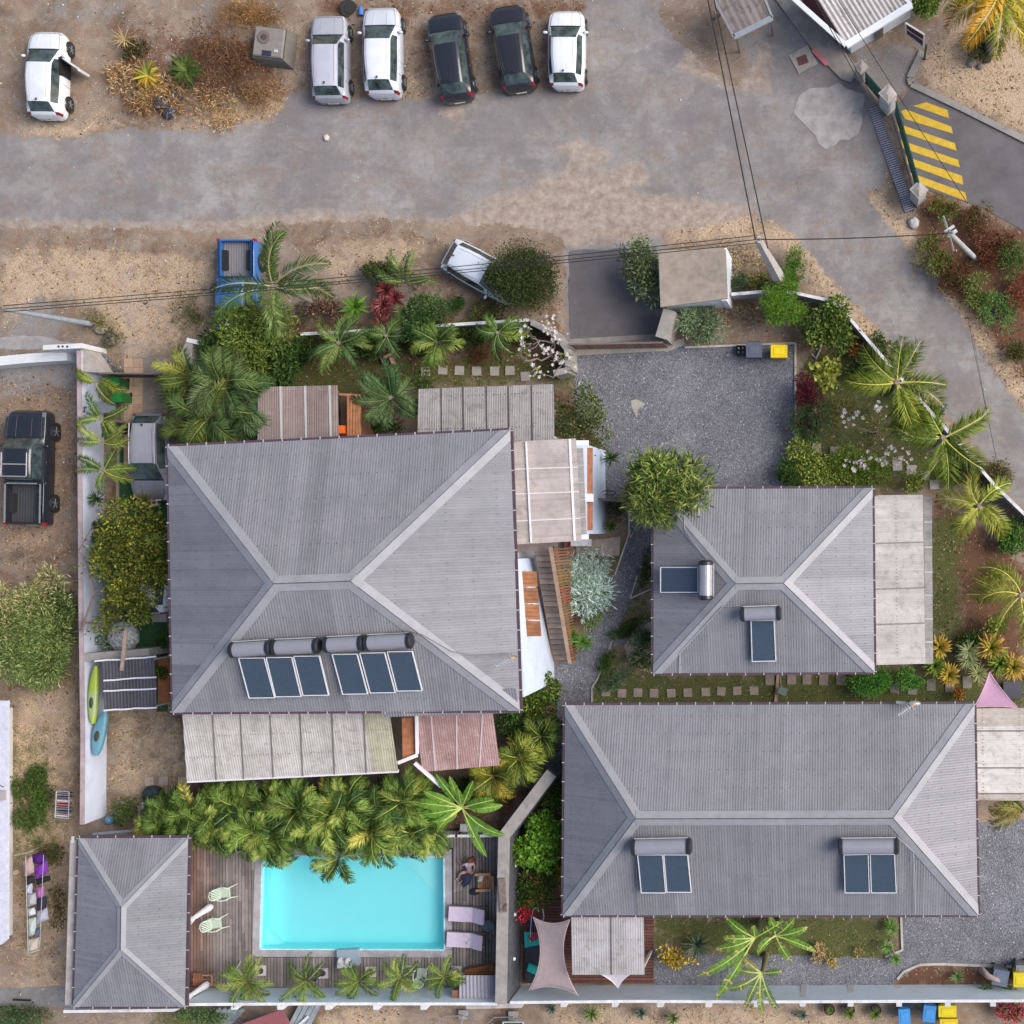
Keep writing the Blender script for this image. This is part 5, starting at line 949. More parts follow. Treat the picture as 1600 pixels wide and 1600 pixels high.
bin_('bright blue bin below the bottom wall, separate left one', 1413, 1589, (.06, .27, .60), .05, (.55, .78)); bin_('blue bin below the bottom wall touching the yellow one', 1452, 1584, (.06, .25, .55), -.1, (.6, .8)); bin_('yellow bin below the bottom wall, upper one', 1480, 1580, (.66, .52, .02), 0, (.85, .55)); bin_('yellow bin cut by the bottom edge', 1482, 1600, (.66, .50, .02), 0, (.85, .5))
bin_('grey bin on the brown bed at the lower right', 1563, 1528, (.12, .14, .19), -.2, (.75, .75)); bin_('yellow bin at the right edge of the lower right bed', 1593, 1531, (.62, .50, .02), 0, (.6, .7)); bin_('dark grey bin at the right edge above the yellow one', 1597, 1516, (.22, .22, .24), 0, (.6, .5), .9)
t = thing('crate', 'small black crate with white bottles beside the grey bin', 'crate', P(1156, 547)); mb = MB()
c_ = P(1157, 547, .3)
for dx, dy, sx_, sy_ in ((-.2, 0, .03, .42), (.2, 0, .03, .42), (0, -.2, .42, .03), (0, .2, .42, .03)): mb.box((c_.x + dx, c_.y + dy, .19), (sx_, sy_, .34), 0, (.015, .015, .018))
mb.box((c_.x, c_.y, .05), (.4, .4, .03), 0, (.015, .015, .018)); mb.build('crate_box', 'plastic', t)
for k in range(4): mb = MB(); q = Vector((c_.x - .1 + .2 * (k % 2), c_.y - .1 + .2 * (k // 2), 0)); mb.tube([q + UP * .08, q + UP * .26, q + UP * .34], [.05, .05, .02], 8, (.7, .7, .7)); tag(mb.build('bottle', 'plastic'), ('lower left', 'lower right', 'upper left', 'upper right')[k] + ' white bottle in the black crate by the grey bin', 'bottle', 'bottles in the black crate')
# evaporative cooler
t = thing('cooling_unit', 'old grey tapered louvred cooling unit with round vent by the dry scrub', 'cooling unit', P(425, 72)); c_ = P(420, 66, .95); b_ = P(427, 68, 0)
mb = MB(); rz = -.12
for k in range(6): f = k / 6; z = .08 + .14 * k; s_ = 1.72 - .22 * f; mb.box((c_.x, c_.y, z), (s_, s_ * .98, .09), rz, (.16, .145, .125), taper=.94); mb.box((c_.x, c_.y, z + .07), (s_ * .90, s_ * .88, .06), rz, (.05, .045, .04))
mb.build('louvred_case', 'matte', t); mb = MB(); mb.box((c_.x, c_.y, .95), (1.40, 1.36, .07), rz, (.24, .215, .195), taper=.92); tp = mb.build('top_plate', 'matte', t)
mb = MB(); mb.tube([(c_.x - .2, c_.y + .22, .985), (c_.x - .2, c_.y + .22, 1.03)], [.32, .28], 20, (.17, .13, .12)); mb.tube([(c_.x - .2, c_.y + .22, 1.03), (c_.x - .2, c_.y + .22, 1.05)], [.14, .13], 14, (.08, .06, .06)); mb.build('vent', 'matte', tp)
mb = MB(); mb.box((c_.x - .08, c_.y - .52, 1.0), (.42, .24, .03), rz, (.03, .035, .07)); mb.box((c_.x + .35, c_.y - .42, 1.0), (.16, .12, .03), rz, (.55, .52, .48)); mb.build('control_panel', 'plastic', tp)
for (x_, y_, r_, w_) in ((266, 128, .28, 'topmost'), (275, 148, .27, 'rightmost'), (250, 160, .30, 'leftmost'), (264, 176, .25, 'lowest')):
    mb = MB(); mb.blob(P(x_, y_, .14), (r_ * 1.25, r_, r_ * .7), (.045, .05, .07), 16, 9, random.random() * 3, .75); tag(mb.build('rubbish_bag', 'plastic', smooth=False), w_ + ' of four shiny dark grey rubbish bags by the cut palm leaves', 'rubbish bag', 'rubbish bags in the heap')
mb = MB(); c_ = P(564, 17, .1); mb.tube([c_ - Vector((.0, .2, 0)), c_ + Vector((0, .1, 0)), c_ + Vector((0, .16, 0)), c_ + Vector((0, .22, 0))], [.11, .11, .05, .05], 12, (.05, .2, .62)); tag(mb.build('plastic_bottle', 'plastic'), 'blue plastic bottle on the ground between two silver cars', 'bottle')
mb = MB(); mb.tube([P(545, 14, .0), P(545, 14, .12)], [.42, .40], 18, (.035, .03, .03)); mb.tube([P(545, 14, .12), P(545, 14, .14)], [.22, .2], 18, (.10, .08, .07)); tag(mb.build('tyre', 'rubber'), 'old black tyre lying behind the silver cars at the top', 'tyre')
# plastic armchair
M('pale_plastic', None, .35, var=.04, vs=4)
def armchair():
    t = thing('plastic_armchair', 'x', 'chair', (0, 0, 0)); g = (.56, .66, .55)
    mb = MB(); [mb.box((-.21 + k * .06 + .03, .0, .43), (.048, .44, .022), 0, g) for k in range(7)]; mb.box((0, .23, .43), (.46, .05, .03), 0, g); mb.box((0, -.22, .43), (.44, .05, .03), 0, g); mb.build('seat', 'pale_plastic', t)
    mb = MB(); [mb.beam((-.17 + k * .068, -.22, .46), ((-.17 + k * .068) * 1.25, -.46 + .012 * abs(k - 2.5), .88), .045, .02, g) for k in range(6)]; mb.tube([(-.22 * 1.0, -.22, .47), (-.25, -.38, .74), (-.18, -.48, .89), (0, -.52, .92), (.18, -.48, .89), (.25, -.38, .74), (.22, -.22, .47)], .022, 6, g); mb.build('backrest', 'pale_plastic', t)
    for s_ in (-1, 1):
        mb = MB(); mb.tube([(s_ * .24, -.33, .66), (s_ * .31, -.15, .67), (s_ * .30, .10, .66), (s_ * .25, .22, .60)], .032, 6, g); mb.build('armrest', 'pale_plastic', t)
        mb = MB(); mb.tube([(s_ * .25, .2, .62), (s_ * .24, .25, .42), (s_ * .30, .40, 0)], [.03, .032, .022], 6, g); mb.build('leg', 'pale_plastic', t)
        mb = MB(); mb.tube([(s_ * .25, -.28, .66), (s_ * .23, -.24, .42), (s_ * .26, -.34, 0)], [.028, .03, .022], 6, g); mb.build('leg', 'pale_plastic', t)
    return t
a0 = armchair(); gp = 'pale green plastic armchairs on the pool deck'
place(a0, P(352, 1395, .5) * 1 + Vector((0, 0, -.38)), math.radians(-86), 'pale green plastic armchair facing the pool, upper of the left pair', gp, first=True, scale=.98); place(a0, P(338, 1443, .5) + Vector((0, 0, -.38)), math.radians(-83), 'pale green plastic armchair facing the pool, lower of the left pair', gp, scale=.98)
place(a0, P(659, 1521, .5) + Vector((0, 0, -.38)), math.radians(-6), 'pale green plastic armchair among the small palms by the bottom wall', gp, scale=.98)
place(a0, P(371, 1522, .5) + Vector((0, 0, -.38)), math.radians(40), 'pale green plastic armchair buried under the leftmost small palm', gp, scale=1.0)
# sun loungers
def lounger():
    t = thing('sun_lounger', 'x', 'sun lounger', (0, 0, 0)); L_ = (.66, .55, .68); mb = MB(); mb.box((-.28, 0, .36), (1.15, .68, .10), 0, L_); mb.beam((.29, 0, .38), (.86, 0, .72), .68, .10, L_); mb.build('mattress', 'cloth', t)
    mb = MB(); [mb.beam((-.9, s_ * .33, .27), (.9, s_ * .33, .27), .05, .05, (.3, .26, .24)) for s_ in (-1, 1)]; mb.beam((.85, -.3, .3), (.85, .3, .3), .04, .04, (.3, .26, .24)); mb.build('frame', 'metal', t)
    for x_ in (-.8, .8):
        for s_ in (-1, 1): mb = MB(); mb.box((x_, s_ * .32, .135), (.05, .05, .26), 0, (.3, .26, .24)); mb.build('leg', 'metal', t)
    return t
l0 = lounger(); place(l0, P(731, 1428, .4) + Vector((0, 0, -.28)), math.radians(-3), 'lilac cushioned sun lounger beside the pool, upper of the two', 'sun loungers by the pool', first=True); place(l0, P(728, 1468, .4) + Vector((0, 0, -.28)), math.radians(-3), 'lilac cushioned sun lounger with a towel on it, lower of the two', 'sun loungers by the pool')
def towel(px, py, z, L, W_, rz, col, label, name='towel', cat='towel', thick=.015, folds=2.5):
    mb = MB(); n = 14; V = []; c_ = P(px, py, z); R_ = Matrix.Rotation(rz, 3, 'Z')
    for i in range(n + 1):
        for j in range(6):
            u = (i / n - .5) * L; v = (j / 5 - .5) * W_ * (1 + .12 * math.sin(i * 1.7)); h_ = .025 + .02 * math.sin(u * folds * 4 + j) + .015 * math.sin(v * 14 + i); V.append(R_ @ Vector((u, v, h_)) + c_)
    mb.add(V, [[i * 6 + j, (i + 1) * 6 + j, (i + 1) * 6 + j + 1, i * 6 + j + 1] for i in range(n) for j in range(5)], col); o = mb.build(name, 'cloth', smooth=True); sd = o.modifiers.new('thickness', 'SOLIDIFY'); sd.thickness = thick; return tag(o, label, cat)
towel(738, 1468, .52, .62, .20, .75, (.50, .56, .62), 'grey blue towel crumpled on the lower sun lounger'); 
mb = MB(); c_ = P(762, 1447, .6); t = thing('side_table', 'small round dark table between the two sun loungers', 'table', (c_.x, c_.y, .12)); mb.tube([(c_.x, c_.y, .52), (c_.x, c_.y, .56)], [.27, .28], 24, (.10, .13, .13)); mb.build('table_top', 'plastic', t)
for k in range(3): mb = MB(); a = 2.1 * k; mb.tube([(c_.x, c_.y, .5), (c_.x + .2 * math.cos(a), c_.y + .2 * math.sin(a), .12)], .02, 6, (.1, .12, .12)); mb.build('leg', 'metal', t)
# wooden armchair
t = thing('wooden_armchair', 'orange brown slatted wooden armchair on the deck beside the seated person', 'chair', (0, 0, 0)); wc_ = (.50, .25, .10)
mb = MB(); [mb.box((0, -.24 + k * .09, .36 + .004 * k), (.60, .075, .03), 0, [v * random.uniform(.8, 1.2) for v in wc_]) for k in range(6)]; mb.build('seat', 'wood', t)
mb = MB(); [mb.beam((-.25 + k * .1, -.28, .36), ((-.25 + k * .1) * 1.15, -.66, .95), .085, .025, [v * random.uniform(.75, 1.2) for v in wc_]) for k in range(6)]; mb.beam((-.32, -.60, .84), (.32, -.60, .84), .08, .04, wc_); mb.build('backrest', 'wood', t)
for s_ in (-1, 1):
    mb = MB(); mb.beam((s_ * .37, -.42, .60), (s_ * .37, .30, .60), .12, .03, (.55, .30, .14)); mb.build('armrest', 'wood', t)
    mb = MB(); mb.box((s_ * .37, .24, .3), (.05, .09, .58), 0, wc_); mb.build('leg', 'wood', t); mb = MB(); mb.beam((s_ * .33, .2, .34), (s_ * .33, -.55, .05), .04, .1, wc_); mb.build('leg', 'wood', t)
t.location = P(755, 1377, .5) - Vector((0, 0, .38)); t.rotation_euler = (0, 0, math.radians(92))
towel(752, 1371, .60, .42, .2, 1.2, (.72, .66, .62), 'small pale cloth on the seat of the wooden armchair', 'cloth', 'cloth')
mb = MB(); mb.blob(P(742, 1393, .25), (.26, .17, .12), (.03, .035, .05), 14, 8, .2, .1); tag(mb.build('bag', 'cloth', smooth=True), 'small black bag on the deck in front of the wooden armchair', 'bag')
# seated person: one skinned body
def person():
    t = thing('person', 'person in lilac top and pink shorts sitting on the deck, legs under a navy towel', 'person', P(733, 1362, .2) * 1)
    O = P(731, 1357, .25); O.z = .13
    J = {}; px = lambda x, y, z: P(x, y, z)
    J['pel'] = px(733, 1362, .26); J['sp'] = px(733, 1357, .48); J['ch'] = px(733, 1351, .66); J['nk'] = px(734, 1346.5, .80); J['hd'] = px(734, 1344, .92); J['ht'] = px(734, 1342, 1.03)
    J['sl'] = px(739.5, 1349, .72); J['el'] = px(742, 1356, .50); J['wl'] = px(738, 1364, .40); J['sr'] = px(727.5, 1350, .72); J['er'] = px(722, 1352, .50); J['wr'] = px(718, 1347, .34)
    J['hl'] = px(736, 1364, .24); J['kl'] = px(727, 1372, .40); J['al'] = px(719, 1379, .18); J['fl'] = px(715, 1380, .20); J['hr'] = px(730, 1362, .24); J['kr'] = px(720, 1364, .42); J['ar'] = px(715, 1373, .18); J['fr'] = px(711.5, 1374, .20)
    E = [('pel', 'sp'), ('sp', 'ch'), ('ch', 'nk'), ('nk', 'hd'), ('hd', 'ht'), ('ch', 'sl'), ('sl', 'el'), ('el', 'wl'), ('ch', 'sr'), ('sr', 'er'), ('er', 'wr'), ('pel', 'hl'), ('hl', 'kl'), ('kl', 'al'), ('al', 'fl'), ('pel', 'hr'), ('hr', 'kr'), ('kr', 'ar'), ('ar', 'fr')]
    Rr = dict(pel=.15, sp=.125, ch=.14, nk=.055, hd=.092, ht=.08, sl=.07, el=.045, wl=.03, sr=.07, er=.045, wr=.03, hl=.11, kl=.065, al=.042, fl=.038, hr=.11, kr=.065, ar=.042, fr=.038)
    for side, w_, d in (('l', 'wl', Vector((-.6, -.3, -.1))), ('r', 'wr', Vector((-.6, .5, -.2)))):
        W_ = J[w_]; d.normalize(); s_ = d.cross(UP).normalized(); J['pm' + side] = W_ + d * .06; E.append((w_, 'pm' + side)); Rr['pm' + side] = .032
        for f in range(5):
            k1, k2 = f'f{side}{f}a', f'f{side}{f}b'; off = (f - 1.5) * .02 if f < 4 else -.035; l_ = (.075, .085, .08, .06, .05)[f]; bse = W_ + d * (.08 if f < 4 else .04) + s_ * off; J[k1] = bse; J[k2] = bse + d * l_ * .8 + s_ * (off * .5) - UP * .02; Rr[k1] = .010; Rr[k2] = .008; E.append(('pm' + side, k1)); E.append((k1, k2))
    names = list(J); me = bpy.data.meshes.new('body'); me.from_pydata([J[k] - t.location for k in names], [(names.index(a), names.index(b_)) for a, b_ in E], []); ob = bpy.data.objects.new('body', me); COL.objects.link(ob)
    ob.modifiers.new('skin', 'SKIN'); sv = me.skin_vertices[0].data
    for i, k in enumerate(names): sv[i].radius = (Rr[k], Rr[k]); sv[i].use_root = (k == 'pel')
    s2 = ob.modifiers.new('sub', 'SUBSURF'); s2.levels = 2; s2.render_levels = 2
    dg = bpy.context.evaluated_depsgraph_get(); dg.update(); m2 = bpy.data.meshes.new_from_object(ob.evaluated_get(dg)); bpy.data.objects.remove(ob)
    V = np.empty(len(m2.vertices) * 3); m2.vertices.foreach_get('co', V); V = V.reshape(-1, 3)
    keys = names; JP = np.array([list(J[k] - t.location) for k in keys])
    Q = [list(p.vertices) for p in m2.polygons]; cen = np.array([V[q].mean(0) for q in Q]); near = np.argmin(((cen[:, None] - JP[None]) ** 2).sum(-1), 1)
    skin = (.48, .27, .20); ct = {'ch': (.42, .34, .40), 'sp': (.42, .34, .40), 'sl': (.42, .34, .40), 'sr': (.70, .58, .62), 'pel': (.50, .13, .18), 'hl': (.50, .13, .18), 'hr': (.50, .13, .18)}
    C = np.array([ct.get(keys[n_], skin) for n_ in near]); mb = MB(); q4 = [i for i, q in enumerate(Q) if len(q) == 4]; q3 = [i for i, q in enumerate(Q) if len(q) == 3]
    V = V + np.array(t.location); mb.add(V, [Q[i] for i in q4], C[q4])
    if q3: mb.add(V, [Q[i] for i in q3], C[q3])
    mb.build('body', 'skin', t, smooth=True)
    hd = J['hd']; fwd = Vector((-.7, -.6, -.1)).normalized(); sd_ = fwd.cross(UP).normalized(); mb = MB(); mb.blob(hd + Vector((0, 0, .035)) - fwd * .02, (.125, .125, .125), (.13, .035, .02), 16, 10, 0, .08); mb.blob(hd - fwd * .09 - UP * .08, (.09, .09, .14), (.13, .035, .02), 12, 8, 0, .1); mb.build('hair', 'cloth', t, smooth=True)
    mb = MB(); mb.blob(hd + fwd * .045 - UP * .02, (.08, .08, .10), skin, 14, 10); mb.blob(hd + fwd * .125 - UP * .03, (.016, .016, .025), skin, 8, 6)
    for s_ in (-1, 1): mb.blob(hd + fwd * .115 + sd_ * s_ * .035 + UP * .0, (.014, .014, .01), (.03, .02, .02), 8, 6); mb.blob(hd + sd_ * s_ * .10 - UP * .02, (.018, .03, .035), skin, 8, 6)
    mb.blob(hd + fwd * .118 - UP * .075, (.022, .022, .008), (.45, .12, .12), 8, 6); mb.build('face', 'skin', t, smooth=True)
M('skin', None, .55, var=.05, vs=8); person()
def drape(name, label, cat, quad, z, col, amp=.06, mat='cloth'):
    mb = MB(); n = 12; V = []; C_ = [P(a, b_, z) for a, b_ in quad]
    for i in range(n + 1):
        for j in range(n + 1):
            u, v = i / n, j / n; p = C_[0] * (1 - u) * (1 - v) + C_[1] * u * (1 - v) + C_[2] * u * v + C_[3] * (1 - u) * v; p.z = z + amp * (math.sin(u * 9 + v * 3) * .5 + math.sin(v * 11) * .5) + .18 * math.sin(math.pi * u) * math.sin(math.pi * v); V.append(p)
    mb.add(V, [[i * (n + 1) + j, (i + 1) * (n + 1) + j, (i + 1) * (n + 1) + j + 1, i * (n + 1) + j + 1] for i in range(n) for j in range(n)], col); o = mb.build(name, mat, smooth=True); s_ = o.modifiers.new('thickness', 'SOLIDIFY'); s_.thickness = .02; return tag(o, label, cat)
drape('towel', 'navy blue towel lying over the seated person\'s legs', 'towel', [(722, 1364), (738, 1366), (735, 1379), (724, 1387)], .32, (.035, .045, .085), .03)
drape('blanket', 'striped brown blanket spread on the deck behind the seated person', 'blanket', [(731, 1341), (741, 1338), (744, 1349), (733, 1352)], .16, (.22, .07, .06), .02)
# bench, parasols, lamps
t = thing('wooden_bench', 'open brown wooden frame bench by the pool house corner', 'bench', P(313, 1532)); mb = MB(); c_ = P(313, 1531, .5); [mb.box((c_.x - .3 + k * .12, c_.y, .47), (.10, .6, .03), 0, (.30, .12, .07)) for k in range(4)]; mb.box((c_.x + .1, c_.y, .45), (1.0, .05, .06), 0, (.34, .15, .08)); mb.build('seat', 'wood', t)
mb = MB(); mb.beam((c_.x + .15, c_.y + .25, .62), (c_.x + .6, c_.y + .25, .62), .05, .04, (.42, .22, .12)); mb.beam((c_.x + .15, c_.y - .2, .62), (c_.x + .6, c_.y - .2, .62), .05, .04, (.42, .22, .12)); mb.beam((c_.x + .6, c_.y + .25, .62), (c_.x + .6, c_.y - .2, .62), .05, .04, (.42, .22, .12)); mb.build('armrest', 'wood', t)
for dx in (-.38, .45):
    for dy in (-.25, .25): mb = MB(); mb.box((c_.x + dx, c_.y + dy, .27), (.06, .06, .42), 0, (.28, .12, .07)); mb.build('leg', 'wood', t)
def folded_parasol(label, a_, b_, za, zb, w_=.17):
    p, q = P(*a_, za), P(*b_, zb); t = thing('folded_parasol', label, 'parasol', (p.x, p.y, .12)); mb = MB(); mb.tube([p, p.lerp(q, .25), p.lerp(q, .55), p.lerp(q, .9), q], [w_ * 1.2, w_ * .6, w_ * .75, w_ * 1.0, w_ * .8], 10, (.62, .62, .66)); mb.build('canopy', 'cloth', t); mb = MB(); mb.tube([p - (q - p) * .15, q + (q - p) * .02], .025, 6, (.7, .7, .7)); mb.build('pole', 'metal', t)
folded_parasol('folded pale grey parasol leaning between the two left armchairs', (294, 1440), (330, 1416), 1.6, .35); folded_parasol('folded pale grey parasol leaning on the bottom wall by the pool house', (291, 1560), (325, 1537), 1.5, .5)
for i, (x_, y_) in enumerate(((408, 1516), (505, 1520), (580, 1518), (637, 1516), (714, 1517))):
    c_ = P(x_, y_, .14)
    if i == 0:
        lt0 = thing('garden_lamp', 'black stemmed garden lamp on a square pale base, leftmost along the deck', 'lamp', c_, 'garden lamps along the pool deck'); mb = MB(); mb.box(c_ + UP * .04, (.48, .48, .07), .02, (.62, .56, .58)); mb.build('base', 'concrete', lt0); mb = MB(); mb.tube([c_ + UP * .08, c_ + UP * .14], [.15, .13], 16, (.10, .09, .11)); mb.tube([c_ + UP * .1, c_ + UP * .75], .035, 8, (.03, .03, .035)); mb.build('stem', 'metal', lt0)
        mb = MB(); mb.tube([c_ + UP * .75, c_ + UP * .95], [.07, .08], 10, (.05, .05, .055)); mb.build('head', 'metal', lt0)
    else: place(lt0, c_, label='black stemmed garden lamp on a square pale base, ' + ('', 'second', 'third', 'fourth', 'fifth')[i] + ' from the left along the deck')
t = thing('skimmer_box', 'glass topped pool skimmer box with two white wheels at the lower pool edge', 'box', P(540, 1498)); mb = MB(); mb.box(P(545, 1495, .3), (1.0, .75, .28), .05, (.30, .36, .42)); mb.build('box_body', 'plastic', t)
for dx in (-.18, .16): mb = MB(); p = P(538, 1502, .5) + Vector((dx, -.05 * dx, 0)); mb.tube([p - Vector((.05, 0, 0)), p + Vector((.05, 0, 0))], .17, 16, (.70, .68, .68)); w_ = mb.build('wheel', 'plastic', t)
mb = MB(); mb.box(P(538, 1506, .42), (.62, .35, .16), .05, (.66, .66, .68)); mb.build('cleaner_body', 'plastic', t)
# deck railing + steps at the north east corner of the deck
t = thing('deck_railing', 'white rail with dark posts at the top right corner of the pool deck', 'railing', P(730, 1305)); mb = MB(); mb.beam(P(692, 1306, 1.0), P(711, 1306, 1.0), .12, .06, (.82, .82, .84)); mb.beam(P(715, 1306, 1.0), P(747, 1306, 1.0), .12, .06, (.82, .82, .84)); mb.beam(P(750, 1306, 1.0), P(770, 1306, 1.0), .12, .06, (.82, .82, .84)); mb.build('rail', 'paint', t)
for x_ in (713, 748.5): mb = MB(); c_ = P(x_, 1306, 1); mb.box((c_.x, c_.y, .55), (.08, .08, 1.0), 0, (.04, .04, .045)); mb.build('post', 'paint', t)
mb = MB(); mb.box(P(738, 1293, .5), (1.1, .35, .08), 0, (.6, .6, .6)); mb.box(P(738, 1297, .35), (1.2, .2, .08), 0, (.42, .42, .42)); tag(mb.build('step', 'concrete'), 'two pale steps behind the white rail under the banana leaves', 'steps')
mb = MB(); mb.beam(P(784, 1372, 2.34), P(787, 1425, 2.34), .30, .14, (.20, .155, .13)); mb.beam(P(788, 1422, 2.42), P(791, 1412, 2.42), .1, .08, (.12, .09, .08)); tag(mb.build('driftwood', 'bark'), 'piece of brown driftwood lying on top of the stone wall', 'driftwood')
for (x_, y_, wl_) in ((805, 1352, 'uppermost'), (804, 1429, 'middle'), (803, 1498, 'lowest')): mb = MB(); c_ = P(x_, y_, 1.2); mb.blob(c_, (.09, .09, .09), (.85, .85, .88), 12, 8); mb.tube([c_ - Vector((.3, 0, 0)), c_], .02, 6, (.5, .5, .5)); tag(mb.build('wall_lamp', 'plastic', smooth=True), wl_ + ' of three small white globe lamps on the east face of the stone wall', 'lamp', 'globe lamps on the stone wall')
# shade sails
def sail(label, corners, col, name='shade_sail', sag=.05, ropes=True, curve=.13):
    C_ = [P(*c_) for c_ in corners]; n = 16; ce = sum(C_, Vector()) / len(C_); t = thing(name, label, 'shade sail', (ce.x, ce.y, min(c_.z for c_ in C_)))
    if len(C_) == 3: C_ = C_ + [C_[0]]
    def eg(p, q, u):
        L = (q - p).length
        return p if L < 1e-6 else p.lerp(q, u) + (ce - (p + q) / 2).normalized() * L * curve * 4 * u * (1 - u)
    a_, b_, c_, d_ = C_; V = []
    for i in range(n + 1):
        for j in range(n + 1):
            u, v = i / n, j / n; V.append(eg(a_, b_, u) * (1 - v) + eg(d_, c_, u) * v + eg(a_, d_, v) * (1 - u) + eg(b_, c_, v) * u - (a_ * (1 - u) * (1 - v) + b_ * u * (1 - v) + c_ * u * v + d_ * (1 - u) * v) - UP * sag * 16 * u * (1 - u) * v * (1 - v))
    mb = MB(); mb.add(V, [[i * (n + 1) + j, (i + 1) * (n + 1) + j, (i + 1) * (n + 1) + j + 1, i * (n + 1) + j + 1] for i in range(n) for j in range(n)], col)
    ring = [eg(a_, b_, k / n) for k in range(n)] + [eg(b_, c_, k / n) for k in range(n)] + [eg(c_, d_, k / n) for k in range(n)] + ([eg(d_, a_, k / n) for k in range(n)] if (d_ - a_).length > .01 else [])
    o = mb.build('cloth', 'cloth', t, smooth=True); s_ = o.modifiers.new('t', 'SOLIDIFY'); s_.thickness = .012; mb = MB(); mb.tube(ring + [ring[0]], .022, 5, [min(1, v * 1.35) for v in col], False); mb.build('hem', 'cloth', t)
    return t
sail('beige four cornered shade sail stretched between the stone wall and the long house', [(833, 1433, 2.3), (891, 1436, 2.9), (903, 1555, 2.1), (826, 1548, 2.1)], (.34, .27, .27)); sail('pink lilac triangular shade sail at the right end of the long house', [(1546, 1050, 2.6), (1522, 1105, 3.0), (1590, 1106, 3.0)], (.52, .30, .42), curve=.03)
sail('small pale triangular sail tip hanging below the veranda roof of the long house', [(920, 1514, 2.5), (1000, 1514, 2.5), (966, 1544, 1.8)], (.62, .56, .60), curve=.10)
t = thing('garden_sofa', 'turquoise cushioned dark sofa half hidden under the beige sail', 'sofa', P(838, 1500)); mb = MB(); mb.prism(PL([(821, 1458), (868, 1458), (868, 1534), (821, 1534)], .3), .16, .38, (.028, .03, .04)); mb.build('sofa_base', 'plastic', t)
for q in ([(819, 1456), (842, 1460), (844, 1476), (820, 1481)], [(826, 1506), (845, 1514), (843, 1526), (823, 1517)]): mb = MB(); mb.prism(PL(q, .55), .38, .55, (.02, .42, .38)); mb.build('cushion', 'cloth', t)
t = thing('metal_chair', 'white tubular chair with red and purple clothes beside the turquoise cushion', 'chair', P(838, 1458)); mb = MB(); mb.tube([P(828, 1477, .5), P(829, 1452, .7), P(831, 1428, 1.0), P(834, 1419, 1.1), P(839, 1419, 1.1), P(842, 1424, 1.0)], .022, 6, (.7, .72, .72)); mb.tube([P(845, 1450, .8), P(850, 1432, 1.0), P(848, 1420, 1.1)], .022, 6, (.6, .62, .62)); mb.build('frame', 'metal', t); mb = MB(); mb.box(P(836, 1464, .5), (.42, .42, .05), 0, (.3, .3, .32)); mb.build('seat', 'plastic', t)
towel(834, 1464, .58, .4, .3, .4, (.38, .04, .08), 'crumpled red cloth on the white tubular chair', 'cloth', 'clothes'); towel(831, 1443, .62, .55, .22, 1.5, (.035, .02, .12), 'dark purple cloth over the white tubular chair', 'cloth', 'clothes')
mb = MB(); [mb.tube([P(x0, y0, .9), P(x1, y1, .9)], .02, 6, (.68, .7, .7)) for x0, y0, x1, y1 in ((828, 1479, 845, 1478), (829, 1456, 829, 1478))]; 
# laundry
t = thing('clothes_airer', 'white folding clothes airer with dark clothes on the dry grass by the long wall', 'clothes airer', P(98, 1257)); mb = MB(); q = [P(88, 1236, 1.0), P(108, 1237, 1.0), P(107, 1279, 1.0), P(86, 1277, 1.0)]; [mb.tube([q[i], q[(i + 1) % 4]], .02, 6, (.82, .8, .82)) for i in range(4)]; [mb.tube([q[0].lerp(q[3], u), q[1].lerp(q[2], u)], .012, 5, (.8, .78, .8)) for u in np.linspace(.06, .94, 11)]; mb.build('rail_frame', 'metal', t)
for u in (0.15, .85):
    for s_ in (0, 1): mb = MB(); a = q[0].lerp(q[3], u) if s_ == 0 else q[1].lerp(q[2], u); mb.tube([a, Vector((a.x + (.35 if s_ == 0 else -.35) * -1 * -1, a.y, .02))], .018, 5, (.7, .7, .72)); mb.build('leg', 'metal', t)
for k, c_ in enumerate(((.05, .04, .09), (.06, .06, .12), (.62, .56, .58), (.5, .06, .06), (.10, .09, .16), (.05, .05, .08), (.6, .58, .6))):
    u = .08 + .84 * k / 6; a, b_ = q[0].lerp(q[3], u), q[1].lerp(q[2], u); mb = MB(); mb.beam(a.lerp(b_, .1) - UP * .16, a.lerp(b_, .9) - UP * .16, .05, .34, c_); tag(mb.build('garment', 'cloth'), ('topmost dark garment', 'dark blue second garment from the top', 'pale garment next to the red one', 'red garment', 'purple grey garment just below the red one', 'lower dark garment', 'lowest pale garment')[k] + ' on the white clothes airer', 'clothes', 'clothes on the airer')
t = thing('washing_line', 'low washing line with purple, black and pale laundry on the dry grass, lower left', 'washing line', P(55, 1410)); mb = MB(); mb.tube([P(40, 1338, 1.1), P(44, 1490, 1.1)], .012, 5, (.6, .6, .6)); mb.tube([P(68, 1336, 1.1), P(62, 1480, 1.1)], .012, 5, (.6, .6, .6)); mb.build('line', 'plastic', t)
for a_, b_ in (((22, 1337), (52, 1330)), ((42, 1490), (62, 1484))): mb = MB(); mb.tube([P(*a_, 1.1), P(*b_, 1.1)], .03, 6, (.45, .42, .3)); c_ = P((a_[0] + b_[0]) / 2, (a_[1] + b_[1]) / 2, 1.1); mb.tube([c_, Vector((c_.x, c_.y, 0))], .03, 6, (.4, .36, .28)); mb.build('post', 'wood', t)
